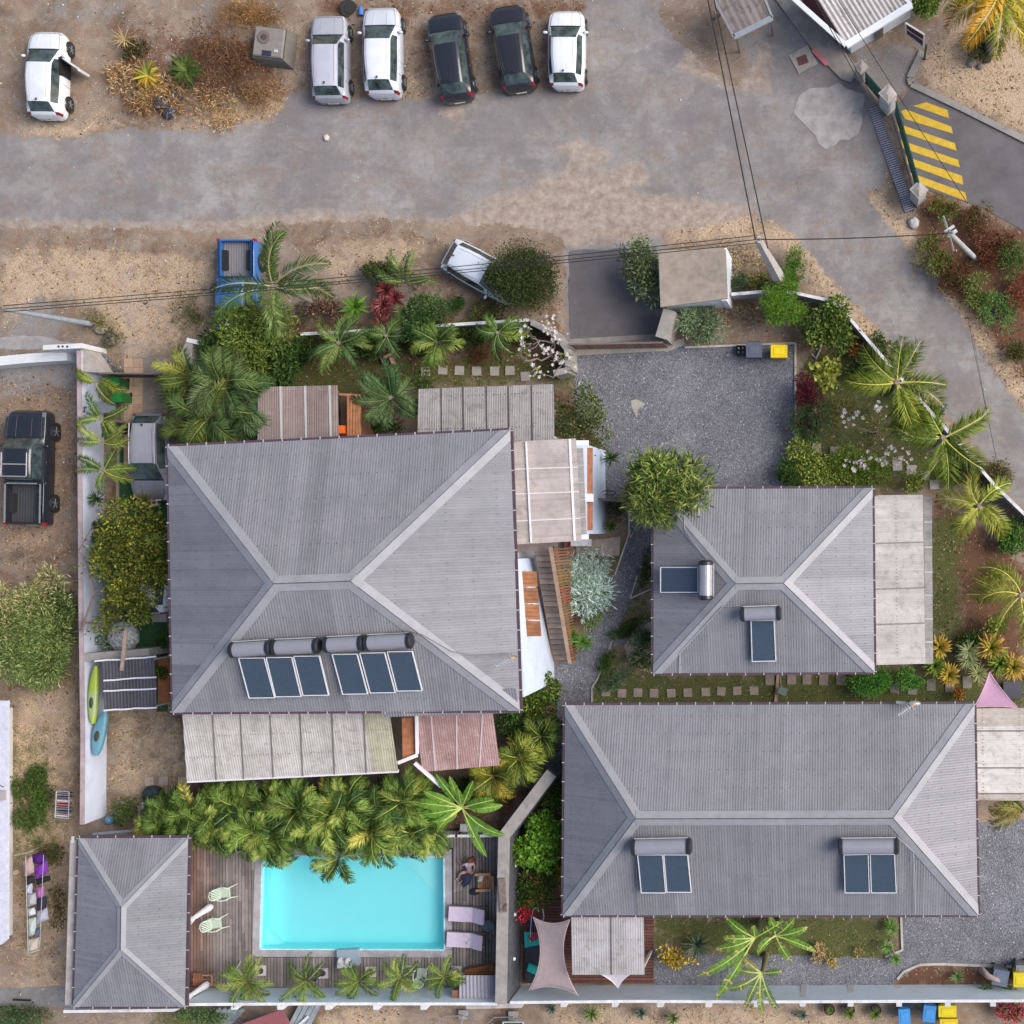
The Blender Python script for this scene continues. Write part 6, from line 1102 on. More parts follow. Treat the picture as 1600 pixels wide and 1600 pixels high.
for q, c_, l_ in (([(35, 1345), (50, 1337), (55, 1362), (40, 1370)], (.42, .30, .30), 'dusty pink'), ([(51, 1335), (68, 1332), (71, 1348), (53, 1350)], (.07, .01, .16), 'dark purple'), ([(54, 1355), (73, 1344), (76, 1362), (57, 1374)], (.22, .04, .40), 'bright purple'), ([(41, 1370), (54, 1368), (54, 1380), (41, 1381)], (.02, .02, .025), 'small black'), ([(57, 1374), (78, 1368), (79, 1374), (58, 1383)], (.02, .02, .025), 'long black'), ([(41, 1383), (51, 1379), (50, 1396), (43, 1397)], (.42, .45, .55), 'pale blue'), ([(57, 1386), (69, 1383), (69, 1401), (58, 1405)], (.40, .13, .38), 'mauve'), ([(43, 1398), (57, 1394), (57, 1412), (44, 1417)], (.40, .42, .44), 'grey'), ([(58, 1404), (73, 1400), (72, 1420), (59, 1424)], (.03, .03, .06), 'navy black'), ([(44, 1420), (54, 1418), (56, 1428), (45, 1432)], (.58, .62, .66), 'whitish'), ([(59, 1424), (74, 1418), (76, 1436), (58, 1444)], (.46, .46, .58), 'lavender'), ([(45, 1435), (57, 1433), (56, 1460), (45, 1463)], (.45, .52, .50), 'pale green'), ([(57, 1450), (64, 1449), (63, 1464), (57, 1465)], (.10, .12, .18), 'dark blue'), ([(44, 1468), (62, 1464), (59, 1486), (43, 1492)], (.50, .45, .38), 'cream')): drape('garment', l_ + ' piece of laundry on the low washing line', 'clothes', q, .9, c_, .03)
mb = MB(); mb.beam(P(21, 1364, .1), P(30, 1361, .1), .2, .06, (.5, .36, .26)); tag(mb.build('plank', 'wood'), 'short pale plank on the grass left of the laundry', 'plank'); mb = MB(); mb.beam(P(20, 1532 + 30, .2), P(48, 1563, .2), .06, .06, (.02, .02, .02)); tag(mb.build('iron_bar', 'metal'), 'short black iron bar on the paving at the lower left', 'bar')
# kayaks
def kayak(label, pts, wd, z, c1, c2):
    P_ = [P(*p, z) for p in pts]; t = thing('kayak', label, 'kayak', (P_[0].x, P_[0].y, z - .2)); n = len(P_); V = []; C = []
    for i, p in enumerate(P_):
        d = (P_[min(i + 1, n - 1)] - P_[max(i - 1, 0)]).normalized(); s_ = Vector((-d.y, d.x, 0)); u = i / (n - 1); r = wd / 2 * max(.04, math.sin(math.pi * (.03 + .94 * u))) ** .6
        V += [p - s_ * r, p - s_ * r * .75 + UP * .14, p - s_ * r * .3 + UP * .17, p + s_ * r * .3 + UP * .17, p + s_ * r * .75 + UP * .14, p + s_ * r, p - UP * .18]
    F_ = [[i * 7 + k, i * 7 + (k + 1) % 7, (i + 1) * 7 + (k + 1) % 7, (i + 1) * 7 + k] for i in range(n - 1) for k in range(7)]; C = [c1 if (.30 < (i // 7) / (n - 1) < .72) else c2 for i in range(len(F_))]
    mb = MB(); mb.add(V, F_, C); mb.build('hull', 'plastic', t, smooth=True); ce = P_[n // 2]; d = (P_[-1] - P_[0]).normalized(); mb = MB(); mb.blob(ce + UP * .16 + d * .1, (wd * .2, .28, .05), (.05, .06, .05), 14, 6, math.atan2(d.y, d.x) - math.pi / 2); mb.build('seat_well', 'plastic', t)
kayak('lime green kayak standing against the left wall beside the dark shed', [(152, 1040), (150, 1052), (148, 1066), (147, 1080), (146, 1094), (146, 1108), (146, 1120), (147, 1130)], .50, 1.42, (.34, .44, .16), (.34, .44, .05)); kayak('turquoise kayak with black deck lines below the lime green one', [(166, 1110), (162, 1122), (158, 1134), (155, 1146), (153, 1158), (152, 1170), (151, 1180)], .66, 1.25, (.13, .30, .38), (.12, .30, .38))
mb = MB(); mb.beam(P(197, 985, 2.35), P(190, 1048, 2.35), .16, .05, (.42, .30, .24)); tag(mb.build('plank', 'wood'), 'long brown plank resting on the concrete wall and dark shed roof', 'plank')
mb = MB(); mb.box(P(252, 965, .9), (.65, .38, .35), 0, (.42, .37, .34)); o = mb.build('condenser_unit', 'metal'); tag(o, 'small beige condenser box on the west wall of the big house', 'air conditioner'); 
mb = MB(); mb.blob(P(193, 995, .45), (.72, .75, .42), (.42, .44, .45), 20, 10, 0, .1); M('net_cloth', None, .8, var=.9, vs=9); tag(mb.build('covered_tub', 'net_cloth', smooth=True), 'round tub covered in black and white netting below the fruit tree', 'tub')
mb = MB(); mb.box(P(165, 637, .7), (.9, .5, .06), 0, (.22, .24, .28)); mb.box(P(165, 637, .35), (.8, .42, .6), 0, (.10, .10, .11)); tag(mb.build('storage_box', 'plastic'), 'grey lidded storage box below the green bins', 'box'); mb = MB(); mb.box(P(190, 670, .3), (.35, .45, .5), 0, (.02, .02, .025), 1.1); tag(mb.build('plant_pot', 'plastic'), 'black square pot beside the rear of the grey estate car', 'pot')
mb = MB(); mb.prism(PL([(245, 1027), (262, 1025), (264, 1098), (246, 1100)], .5), .0, .45, (.36, .13, .05)); mb.build; tag(mb.build('timber_platform', 'wood'), 'orange brown timber platform between the dark shed and the big house', 'platform')
t = thing('pallet_screen', 'pale wooden slat screen between the shrub and the left wall', 'trellis', P(168, 798)); mb = MB(); [mb.beam(P(x_, 788, .8), P(x_, 812, .8), .06, .05, (.5, .38, .27)) for x_ in (160, 167, 174, 184)]; mb.beam(P(154, 794, .86), P(184, 792, .86), .07, .05, (.55, .42, .32)); mb.build('slat', 'wood', t).name = 'slats'; mb = MB(); c_ = P(167, 805, .8); mb.box((c_.x, c_.y, .4), (.06, .06, .8), 0, (.4, .3, .22)); mb.build('post', 'wood', t)
t = thing('pallet_screen', 'pale wooden slat screen in front of the grey estate car bonnet', 'trellis', P(238, 788)); mb = MB(); [mb.beam(P(x_, 780, .8), P(x_, 791, .8), .06, .05, (.6, .5, .4)) for x_ in (228, 237, 245)]; mb.beam(P(224, 784, .86), P(252, 781, .86), .06, .05, (.62, .52, .42)); mb.beam(P(228, 790, .86), P(248, 788, .86), .06, .05, (.62, .52, .42)); mb.build('slat', 'wood', t).name = 'slats'; mb = MB(); c_ = P(237, 786, .8); mb.box((c_.x, c_.y, .4), (.06, .06, .8), 0, (.4, .3, .22)); mb.build('post', 'wood', t)
t = thing('garden_box', 'small beige flat roofed hutch behind the pool house palms', 'hutch', P(243, 1270)); mb = MB(); mb.box(P(240, 1272, .9), (1.05, 1.1, .06), .02, (.42, .38, .35)); mb.build('lid', 'concrete', t); mb = MB(); c_ = P(240, 1272, .45); mb.box((c_.x, c_.y, .44), (.98, 1.0, .86), .02, (.2, .15, .12)); mb.build('box_body', 'wood', t)
mb = MB(); mb.blob(P(240, 1242, .25), (.52, .45, .3), (.03, .045, .05), 18, 8); tag(mb.build('dark_basket', 'net_cloth', smooth=True), 'dark round basket above the beige hutch', 'basket'); mb = MB(); mb.blob(P(172, 1281, .3), (.24, .22, .28), (.10, .22, .30), 14, 8); tag(mb.build('ceramic_pot', 'plastic', smooth=True), 'small blue ceramic pot in the corner by the long wall', 'pot')
mb = MB(); mb.beam(P(145, 1303, 1.2), P(230, 1296, 1.2), .10, .06, (.6, .58, .62)); mb.beam(P(150, 1307, 1.1), P(228, 1300, 1.1), .22, .05, (.42, .40, .42)); tag(mb.build('stored_panels', 'metal'), 'thin pale panels stored along the upper side of the pool house', 'panels')
mb = MB(); mb.prism(PL([(1213, 1054), (1217, 1054), (1214, 1098), (1209, 1098)], .4), .05, .12, (.42, .28, .2)); tag(mb.build('plank', 'wood'), 'pale plank between the medium house and the long house', 'plank')
t = thing('plastic_stool', 'small grey green plastic seat on the lawn strip below the medium house', 'chair', P(1222, 1079)); mb = MB(); mb.box(P(1223, 1080, .42), (.42, .34, .05), -.3, (.16, .21, .20)); mb.build('seat', 'plastic', t); mb = MB(); mb.tube([P(1219, 1056, .6), P(1221, 1075, .45)], .03, 6, (.4, .36, .36)); mb.build('frame', 'metal', t)
mb = MB(); mb.box(P(1582, 1078, .35), (.85, .8, .08), .02, (.08, .08, .105)); mb.box(P(1582, 1078, .18), (.7, .65, .3), .02, (.05, .05, .06)); tag(mb.build('low_table', 'plastic'), 'dark square low table right of the pink sail', 'table')
# frame left on the grass outside the bottom wall: two folding loungers and pots
for (x_, y_, l_) in ((682, 1590, 'left'), (760, 1592, 'right')):
    t = thing('lounger_frame', f'old tubular lounger frame outside the bottom wall, {l_} one', 'lounger frame', P(x_, y_)); mb = MB(); mb.tube([P(x_, y_ + 9, .3), P(x_ + 12, y_ - 2, .35), P(x_ + 40, y_ - 3, .3), P(x_ + 62, y_ + 3, .3)], .03, 6, (.45, .45, .46)); mb.tube([P(x_ + 38, y_ + 12, .3), P(x_ + 42, y_ - 2, .5), P(x_ + 50, y_ - 12, .6)], .03, 6, (.6, .6, .6)); mb.build('frame', 'metal', t); mb = MB(); mb.box(P(x_ + 42, y_ - 5, .2), (.42, .42, .1), 0, (.36, .33, .32)); mb.build('foot_slab', 'concrete', t)
t = thing('white_table', 'white rimmed dark table cut by the bottom edge', 'table', P(802, 1600)); mb = MB(); q = PL([(786, 1597), (817, 1597), (820, 1640), (784, 1640)], .7); [mb.tube([q[i], q[(i + 1) % 4]], .035, 6, (.8, .8, .8)) for i in range(4)]; mb.build('rim', 'metal', t); mb = MB(); mb.prism([zt(v, 0) for v in q], .66, .69, (.05, .06, .05)); mb.build('table_top', 'plastic', t); mb = MB(); c_ = P(800, 1610, .3); mb.box((c_.x, c_.y, .33), (.08, .08, .66), 0, (.4, .4, .4)); mb.build('leg', 'metal', t)
mb = MB(); mb.prism(PL([(372, 1602), (440, 1577), (452, 1600), (452, 1640), (372, 1640)], 1.1), 1.0, 1.1, (.26, .09, .10)); tag(mb.build('canvas_cover', 'cloth'), 'dark red canvas cover at the bottom edge outside the pool wall', 'cover')
t = thing('timber_stack', 'grey boards stacked beside the dark red cover at the bottom edge', 'boards', P(480, 1600)); mb = MB(); [mb.beam(P(450 + k * 9, 1610, .5), P(472 + k * 9, 1568, .5), .2, .08, (.30, .34, .38)) for k in range(4)]; mb.beam(P(458, 1610, .62), P(482, 1588, .62), .12, .05, (.7, .72, .76)); mb.build('board', 'wood', t).name = 'boards'
t = thing('timber_stack', 'grey boards leaning at the bottom edge below the leftmost small palm', 'boards', P(350, 1600)); mb = MB(); [mb.beam(P(318 + k * 9, 1604, .3), P(345 + k * 9, 1576, .3), .2, .08, (.22, .26, .27)) for k in range(5)]; mb.build('board', 'wood', t).name = 'boards'
for (x_, y_, l_, c_) in ((1296, 1573, 'smallest', (.30, .15, .10)), (1327, 1573, 'middle', (.28, .26, .24)), (1368, 1574, 'largest', (.10, .09, .09))): mb = MB(); p = P(x_, y_, .0); mb.tube([p, p + UP * .4], [.20, .27], 16, c_, False); mb.tube([p + UP * .33, p + UP * .34], [.22, .22], 16, (.05, .04, .03)); tag(mb.build('flower_pot', 'plastic'), f'{l_} of three round pots outside the bottom wall on the right', 'flower pot')
mb = MB(); [mb.box(P(607, 563, .3) + Vector((dx, dy, 0)), (sx_, sy_, .3), .4, (.52, .33, .25)) for dx, dy, sx_, sy_ in ((0, .2, .6, .12), (-.22, 0, .12, .4), (.2, -.05, .12, .35))]; tag(mb.build('cardboard_box', 'matte'), 'open cardboard coloured block ring on the north lawn', 'box')
mb = MB(); c_ = P(1307, 480, .4); [mb.box((c_.x + dx, c_.y + dy, .2), (sx_, sy_, .35), .5, (.42, .42, .42)) for dx, dy, sx_, sy_ in ((-.18, -.1, .1, .5), (.2, .1, .1, .5))]; mb.box((c_.x, c_.y, .15), (.5, .5, .1), .5, (.12, .12, .12)); tag(mb.build('meter_box', 'concrete'), 'small open concrete meter box at the bend of the boundary fence', 'meter box')
mb = MB(); mb.tube([P(1545 + 10 * math.sin(k / 2), 1525 + k * 1.6, .9 + .08 * k) for k in range(1)] + [P(1534, 1516, .8), P(1545, 1526, 1.0), P(1556, 1530, 1.05), P(1568, 1536, .9)], [.1, .16, .14, .12, .08], 8, (.36, .27, .25)); tag(mb.build('dry_branch', 'bark', smooth=True), 'thick dry branch lying over the grey bin, lower right', 'branch')
mb = MB(); mb.tube([P(1268, 553, .1), P(1275, 560, .1), P(1282, 545, .1), P(1281, 535, .1)], .05, 6, (.4, .36, .33)); tag(mb.build('hose', 'plastic'), 'curved pale hose end near the yellow bin', 'hose')
t = thing('wooden_gate', 'dark timber garden gate with bicycle hoop between annex and dracaena tree', 'gate', P(960, 780)); mb = MB(); mb.beam(P(931, 780, 1.6), P(985, 783, 1.6), .12, .08, (.16, .12, .11)); mb.build('top_beam', 'wood', t); mb = MB(); a_, b_ = P(931, 780, .8), P(985, 783, .8); mb.beam(a_, b_, .05, 1.5, (.12, .09, .08)); mb.build('gate_panel', 'wood', t); mb = MB(); c_ = P(951, 770, .5); mb.tube([c_ + Vector((.3 * math.cos(a), .1 * math.sin(a), .3 * math.sin(a))) for a in np.linspace(0, 2 * math.pi, 17)], .02, 6, (.02, .02, .02)); mb.build('hoop', 'metal', t)
sheet('terrace_tiles', [(895, 848), (970, 838), (968, 868), (897, 868)], .05, 'concrete', (.40, .33, .29)); mb = MB(); mb.prism(PL([(882, 846), (898, 846), (897, 864), (880, 862)], .3), 0, .28, (.32, .10, .08)); tag(mb.build('brick_planter', 'matte'), 'small red brick planter beside the annex corner', 'planter'); mb = MB(); mb.box(P(908, 848, .5), (.95, .32, .10), 0, (.72, .72, .74)); tag(mb.build('door_step', 'concrete'), 'white concrete door step below the annex corner', 'step')
# ================= PLANTS =================
G_D = (.030, .062, .016); G_M = (.055, .105, .022); G_L = (.12, .19, .035); G_Y = (.26, .27, .05); YEL = (.50, .40, .07); STRAWC = (.42, .30, .16); OLIVE = (.085, .10, .035); BLUEG = (.10, .15, .10); BROWN = (.13, .07, .035)
def pick(pal, n, jit=.18):
    c = np.array([p[:3] for p in pal], float); wt = np.array([p[3] if len(p) > 3 else 1 for p in pal], float); i = RNG.choice(len(pal), n, p=wt / wt.sum())
    return c[i] * (1 + jit * RNG.standard_normal((n, 1))).clip(.4, 1.8)
nrm = lambda v: v / (np.linalg.norm(v, axis=-1, keepdims=True) + 1e-9)
def diamonds(mb, base, d, L, wd, col, up=None, mid=.45, droop=.15):
    n = len(base); L = np.broadcast_to(L, (n,))[:, None]; wd = np.broadcast_to(wd, (n,))[:, None]; d = nrm(d)
    u = up if up is not None else nrm(np.array([0, 0, 1.0]) + .55 * RNG.standard_normal((n, 3))); s_ = nrm(np.cross(d, u)) * wd / 2
    m_ = base + d * L * mid + np.array([0, 0, 1.0]) * L * droop * .4; t = base + d * L - np.array([0, 0, 1.0]) * L * droop
    V = np.stack([base, m_ + s_, t, m_ - s_], 1).reshape(-1, 3); mb.add(V, np.arange(4 * n).reshape(n, 4), col)
def arcs(base, az, el0, droop, L, K, bend=.0):
    """curved midribs: (n,K+1,3) points"""
    n = len(base); el = el0[:, None] - droop[:, None] * np.linspace(0, 1, K)[None] ** 1.3; st = (L / K)[:, None]
    dx = np.cos(el) * st; dz = np.sin(el) * st; h = np.concatenate([np.zeros((n, 1)), np.cumsum(dx, 1)], 1); z = np.concatenate([np.zeros((n, 1)), np.cumsum(dz, 1)], 1)
    A_ = az[:, None] + bend * RNG.standard_normal((n, 1)) * np.linspace(0, 1, K) ** 1.2; Z_ = np.zeros((n, 1)); return base[:, None, :] + np.stack([np.concatenate([Z_, np.cumsum(dx * np.cos(A_), 1)], 1), np.concatenate([Z_, np.cumsum(dx * np.sin(A_), 1)], 1), z], -1)
def straps(mb, base, az, el0, droop, L, wd, col, K=5, prof=None, tipcol=None, fold=.25):
    n = len(base); az, el0, droop, L, wd = (np.broadcast_to(np.asarray(a, float), (n,)) for a in (az, el0, droop, L, wd)); Pp = arcs(base, az, el0, droop, L, K, .12)
    prof = np.array(prof) if prof is not None else np.array([.55, .9, 1, .85, .5, .02])[:K + 1]; s_ = np.stack([-np.sin(az), np.cos(az), 0 * az], -1)[:, None, :] * (wd[:, None] * prof[None])[..., None] / 2
    lift = np.zeros_like(Pp); lift[..., 2] = (wd[:, None] * prof[None]) * fold / 2
    A = Pp + s_ + lift; B = Pp - s_ + lift; V = np.stack([A, Pp, B], 2).reshape(-1, 3); i = np.arange(n)[:, None] * (K + 1) * 3 + np.arange(K)[None] * 3
    Q1 = np.stack([i, i + 1, i + 4, i + 3], -1).reshape(-1, 4); Q2 = np.stack([i + 1, i + 2, i + 5, i + 4], -1).reshape(-1, 4)
    c = np.repeat(col, K, 0) if np.ndim(col) == 2 else np.tile(col, (n * K, 1))
    if tipcol is not None: k = np.tile(np.linspace(0, 1, K), n)[:, None] ** 1.6; c = c * (1 - k) + np.array(tipcol) * k
    mb.add(V, Q1, c); mb.n += 0; mb.add(V, Q2, c)
def fronds(mb, base, az, el0, droop, L, ll, lw, col, rib, K=22, ribw=.035, hang=.25, vee=.55, start=.12):
    """feather fronds: curved rib with narrow leaflets both sides"""
    n = len(base); az, el0, droop, L = (np.broadcast_to(np.asarray(a, float), (n,)) for a in (az, el0, droop, L)); Pp = arcs(base, az, el0, droop, L, K, .65); T = nrm(np.gradient(Pp, axis=1)); S = nrm(np.stack([-T[..., 1], T[..., 0], 0 * T[..., 0]], -1))
    t = np.linspace(0, 1, K + 1); k0 = int(start * K); idx = np.arange(k0, K + 1)
    for sub in range(2):
        for sg in (-1, 1):
            p = Pp[:, idx]; tt = T[:, idx]; S_ = S[:, idx]
            if sub: p = p[:, :-1] * .5 + p[:, 1:] * .5; tt = tt[:, :-1]; S_ = S_[:, :-1]; u = (t[idx][:-1] + t[idx][1:]) / 2
            else: u = t[idx]
            lenp = np.sin(np.pi * (.14 + .84 * (u - start) / (1 - start)).clip(0, 1)) ** .55; m_ = len(u)
            d = tt * (.55 + .5 * u[None, :, None]) + S_ * sg * (1.0 - .35 * u[None, :, None]) + .10 * RNG.standard_normal(p.shape); d[..., 2] += vee * .45 - hang * .5
            Lf = (ll * lenp[None] * (1 + .12 * RNG.standard_normal(p.shape[:2]))).ravel(); c = np.repeat(col, m_, 0) * (1 + .10 * RNG.standard_normal((n * m_, 1)))
            tl = np.broadcast_to(tt, p.shape).reshape(-1, 3); diamonds(mb, p.reshape(-1, 3), d.reshape(-1, 3), Lf, lw, c.clip(0, 1), up=nrm(np.cross(d.reshape(-1, 3), tl) * sg + np.array([0, 0, .6])), mid=.4, droop=hang * .7)
    s_ = S * np.linspace(ribw, ribw * .25, K + 1)[None, :, None] / 2; A = Pp + s_ + [0, 0, .006]; B = Pp - s_ + [0, 0, .006]; V = np.stack([A, B], 2).reshape(-1, 3); i = np.arange(n)[:, None] * (K + 1) * 2 + np.arange(K)[None] * 2
    mb.add(V, np.stack([i, i + 1, i + 3, i + 2], -1).reshape(-1, 4), np.repeat(rib, K, 0) if np.ndim(rib) == 2 else rib)
def R_(a, b, n): return RNG.uniform(a, b, n)
def trunk(parent, pts, r, col=(.22, .18, .15), name='trunk', seg=8, mat='bark'):
    mb = MB(); mb.tube(pts, r, seg, col); return mb.build(name, mat, parent, smooth=True)
def palm(label, px, py, z, L=2.6, nf=13, base=None, pal=((.07, .11, .025), (.10, .15, .03), (.17, .20, .04)), rib=(.38, .36, .10), ll=.60, lw=.045, droop=(1.0, 1.7), el=(.15, 1.1), dead=0, azs=None, group=None, stems=1, tr=.12, name='palm_tree', cat='palm', hang=.3, K=22, ribw=.045, stemcol=(.25, .22, .18), jit=.1):
    c_ = P(px, py, z); b_ = P(*base, 0) if base else Vector((c_.x, c_.y, 0)); t = thing(name, label, cat, b_, group); mb = MB()
    per = max(1, nf // stems)
    for s_ in range(stems):
        cc = np.array(c_) + (0 if stems == 1 else np.append(RNG.normal(0, tr * 4, 2), RNG.uniform(-.5, .3))); n = per
        az = (np.array(azs, float) * math.pi / 180 + 0 if azs is not None else np.arange(n) * 2.399 + RNG.uniform(0, 6)) + RNG.normal(0, jit, len(azs) if azs is not None else n); n = len(az)
        e = np.linspace(el[1], el[0], n) + RNG.normal(0, .1, n) if azs is None else R_(el[0], el[1], n); dr = R_(droop[0], droop[1], n); Ls = L * R_(.85, 1.1, n)
        fronds(mb, np.tile(cc, (n, 1)), az, e, dr, Ls, ll, lw, pick(pal, n), pick([rib], n, .15), K=K, hang=hang, ribw=ribw)
        cv = Vector(cc); bb = b_ + Vector((RNG.normal(0, tr), RNG.normal(0, tr), 0)) * (stems > 1); trunk(t, [bb, bb.lerp(cv, .4) + Vector((RNG.normal(0, .05), RNG.normal(0, .05), 0)), bb.lerp(cv, .8), cv + UP * .15], [tr * (1.2 if stems == 1 else .5), tr * (.9 if stems == 1 else .4), tr * (.8 if stems == 1 else .35), tr * (.9 if stems == 1 else .3)], stemcol)
    mb.build('crown', 'leaf', t)
    if dead:
        mb = MB(); az = R_(0, 6.28, dead) if not isinstance(dead, (list, tuple)) else np.radians(dead); n = len(az); fronds(mb, np.tile(np.array(c_) - [0, 0, .25], (n, 1)), az, R_(-.3, .1, n), R_(.6, 1.0, n), L * R_(.6, .75, n), ll * .7, .05, pick([(.55, .40, .25), (.45, .30, .17)], n), (.5, .38, .22), K=16, hang=.6); mb.build('dead_frond', 'leaf', t)
    return t
def bush(label, px, py, R, h, n, leaf=(.16, .08), pal=((G_D), (G_M), (G_L)), name='shrub', cat='shrub', flowers=None, group=None, lobes=9, asp=(1, 1), rz=0, rough=.35, trunkh=.3, openness=0, upleaf=.35, limbs=3, clump=.42, pal2=None):
    """R in photo pixels; h height of the top in metres"""
    zc = h * .62; c_ = P(px, py, zc); k = (H - zc) / F; rx, ry, rz_ = R * k * asp[0], R * k * asp[1], h * .42; t = thing(name, label, cat, (c_.x, c_.y, 0), group); mb = MB(); Rm = np.array([[math.cos(rz), -math.sin(rz)], [math.sin(rz), math.cos(rz)]])
    a = R_(0, 6.283, lobes); rr = np.sqrt(R_(.02, 1, lobes)) * (1 - clump * .8); LC = np.stack([np.cos(a) * rr, np.sin(a) * rr, R_(-.35, .45, lobes)], -1); lr = R_(.75, 1.15, lobes) * clump
    li = RNG.integers(0, lobes, n); d = nrm(RNG.standard_normal((n, 3)) + [0, 0, .55]); q = LC[li] + d * (lr[li] * R_(.72, 1.06 + rough * .3, n))[:, None]
    q = q * np.where(R_(0, 1, n) < .07, R_(1.05, 1.35, n), 1)[:, None]; q = q * [rx, ry, rz_]; q[:, :2] = q[:, :2] @ Rm.T; pos = q + np.array(c_); pos[:, 2] = pos[:, 2].clip(.04, None)
    ld = nrm(d * [1, 1, .7] + .75 * RNG.standard_normal((n, 3)) * [1, 1, .55] + [0, 0, upleaf]); lobec = 1 + .22 * RNG.standard_normal((lobes, 1)); col = pick(pal, n) * lobec[li].clip(.55, 1.5)
    if pal2: m2 = (q[:, 1] / ry - .45 * q[:, 0] / rx + .25 * RNG.standard_normal(n)) > .35; col[m2] = pick(pal2, int(m2.sum()))
    diamonds(mb, pos, ld, leaf[0] * R_(.6, 1.25, n), leaf[1] * R_(.7, 1.2, n), col.clip(0, 1)); mb.build('crown', 'leaf', t)
    b_ = Vector((c_.x, c_.y, 0))
    for j in range(limbs):
        e = Vector(LC[j % lobes] * [rx, ry, rz_] * .7) + c_; m_ = b_.lerp(e, .45) + Vector((0, 0, .1)); trunk(t, [b_ + Vector((.05 * j, -.04 * j, 0)), m_, e], [.05 + .02 * h / 2, .03 + .01 * h / 2, .012], name='limb' if j else 'trunk')
    if flowers:
        nfl, fc, fs = flowers; mb = MB(); j = RNG.integers(0, n, nfl); p = pos[j] + [0, 0, .03]
        for k_ in range(4): diamonds(mb, p, np.stack([np.cos(k_ * 1.57 + j), np.sin(k_ * 1.57 + j), .35 + 0 * j], -1), fs, fs * .7, pick([fc], nfl, .12).clip(0, 1), droop=.05)
        tag(mb.build('flowers', 'petal', t), kind='stuff')
    return t
def rosette(label, px, py, z, L, n, wd, pal, tip=None, el=(.1, 1.35), droop=(.3, .9), name='rosette_plant', cat='plant', group=None, heads=1, spread=.0, K=5, prof=None, trunkr=.05, petals=None):
    c_ = P(px, py, z); t = thing(name, label, cat, (c_.x, c_.y, 0), group); mb = MB()
    for hd in range(heads):
        o = np.array(c_) + (np.append(RNG.normal(0, spread, 2), RNG.uniform(-.2, .15)) if heads > 1 else 0); m_ = n; az = np.arange(m_) * 2.399 + RNG.normal(0, .15, m_); e = np.linspace(el[1], el[0], m_) + RNG.normal(0, .08, m_)
        straps(mb, np.tile(o, (m_, 1)), az, e, R_(droop[0], droop[1], m_), L * R_(.8, 1.15, m_), wd * R_(.85, 1.1, m_), pick(pal, m_, .14).clip(0, 1), K=K, prof=prof, tipcol=tip)
        if z > .25: trunk(t, [Vector((c_.x, c_.y, 0)), Vector(o) * .5 + Vector((c_.x, c_.y, 0)) * .5, Vector(o)], [trunkr * 1.2, trunkr, trunkr * .8], name='trunk')
    mb.build('leaves', 'leaf', t); return t
def banana(label, px, py, z, specs, pal=((.09, .19, .03), (.13, .24, .04)), name='banana_plant', rib=(.45, .50, .16), torn=.25, cat='banana plant', edge=None):
    """specs: list of (azimuth deg in the picture, length m, width m, elevation, droop)"""
    c_ = P(px, py, z); t = thing(name, label, cat, (c_.x, c_.y, 0)); K = 16
    trunk(t, [Vector((c_.x, c_.y, 0)), Vector((c_.x + .05, c_.y, z * .6)), c_], [.16, .13, .08], (.18, .17, .08), name='stem')
    for a, L, W_, e, dr in specs:
        mb = MB(); az = np.radians([a]); Pp = arcs(np.array([list(c_)]), az, np.array([e]), np.array([dr]), np.array([L]), K, .35)[0]; t_ = np.linspace(0, 1, K + 1); prof = np.sin(np.pi * ((t_ - .18) / .82).clip(0, 1) ** .8) ** .6; s_ = np.array([-math.sin(az[0]), math.cos(az[0]), 0]); f = np.array([math.cos(az[0]), math.sin(az[0]), 0])
        col = pick(pal, 1, .12)[0]; k0 = 3
        for sg in (-1, 1):
            for k in range(k0, K):
                for h_ in range(2):
                    u0, u1 = (k + h_ * .5) / K, (k + h_ * .5 + .5 - (random.uniform(.05, .25) if random.random() < torn else 0)) / K; pa, pb = (np.array([np.interp(u, t_, Pp[:, i]) for i in range(3)]) for u in (u0, u1)); wa, wb = (np.interp(u, t_, prof) * W_ / 2 * random.uniform(.9, 1.05) for u in (u0, u1)); dz = random.uniform(-.04, .02) if random.random() < torn else 0
                    mb.quad(pa, pb, pb + s_ * sg * wb + f * wb * .35 + [0, 0, .10 * wb + dz], pa + s_ * sg * wa + f * wa * .35 + [0, 0, .10 * wa + dz], [c * random.uniform(.88, 1.12) for c in (edge if edge and random.random() < .05 + .25 * (k > 12) else col)])
        for k in range(K): w0 = .055 * (1 - k / K) + .012; mb.quad(Pp[k] + s_ * w0 / 2 + [0, 0, .012], Pp[k] - s_ * w0 / 2 + [0, 0, .012], Pp[k + 1] - s_ * w0 / 2 + [0, 0, .012], Pp[k + 1] + s_ * w0 / 2 + [0, 0, .012], rib)
        mb.build('leaf', 'leaf', t)
    return t
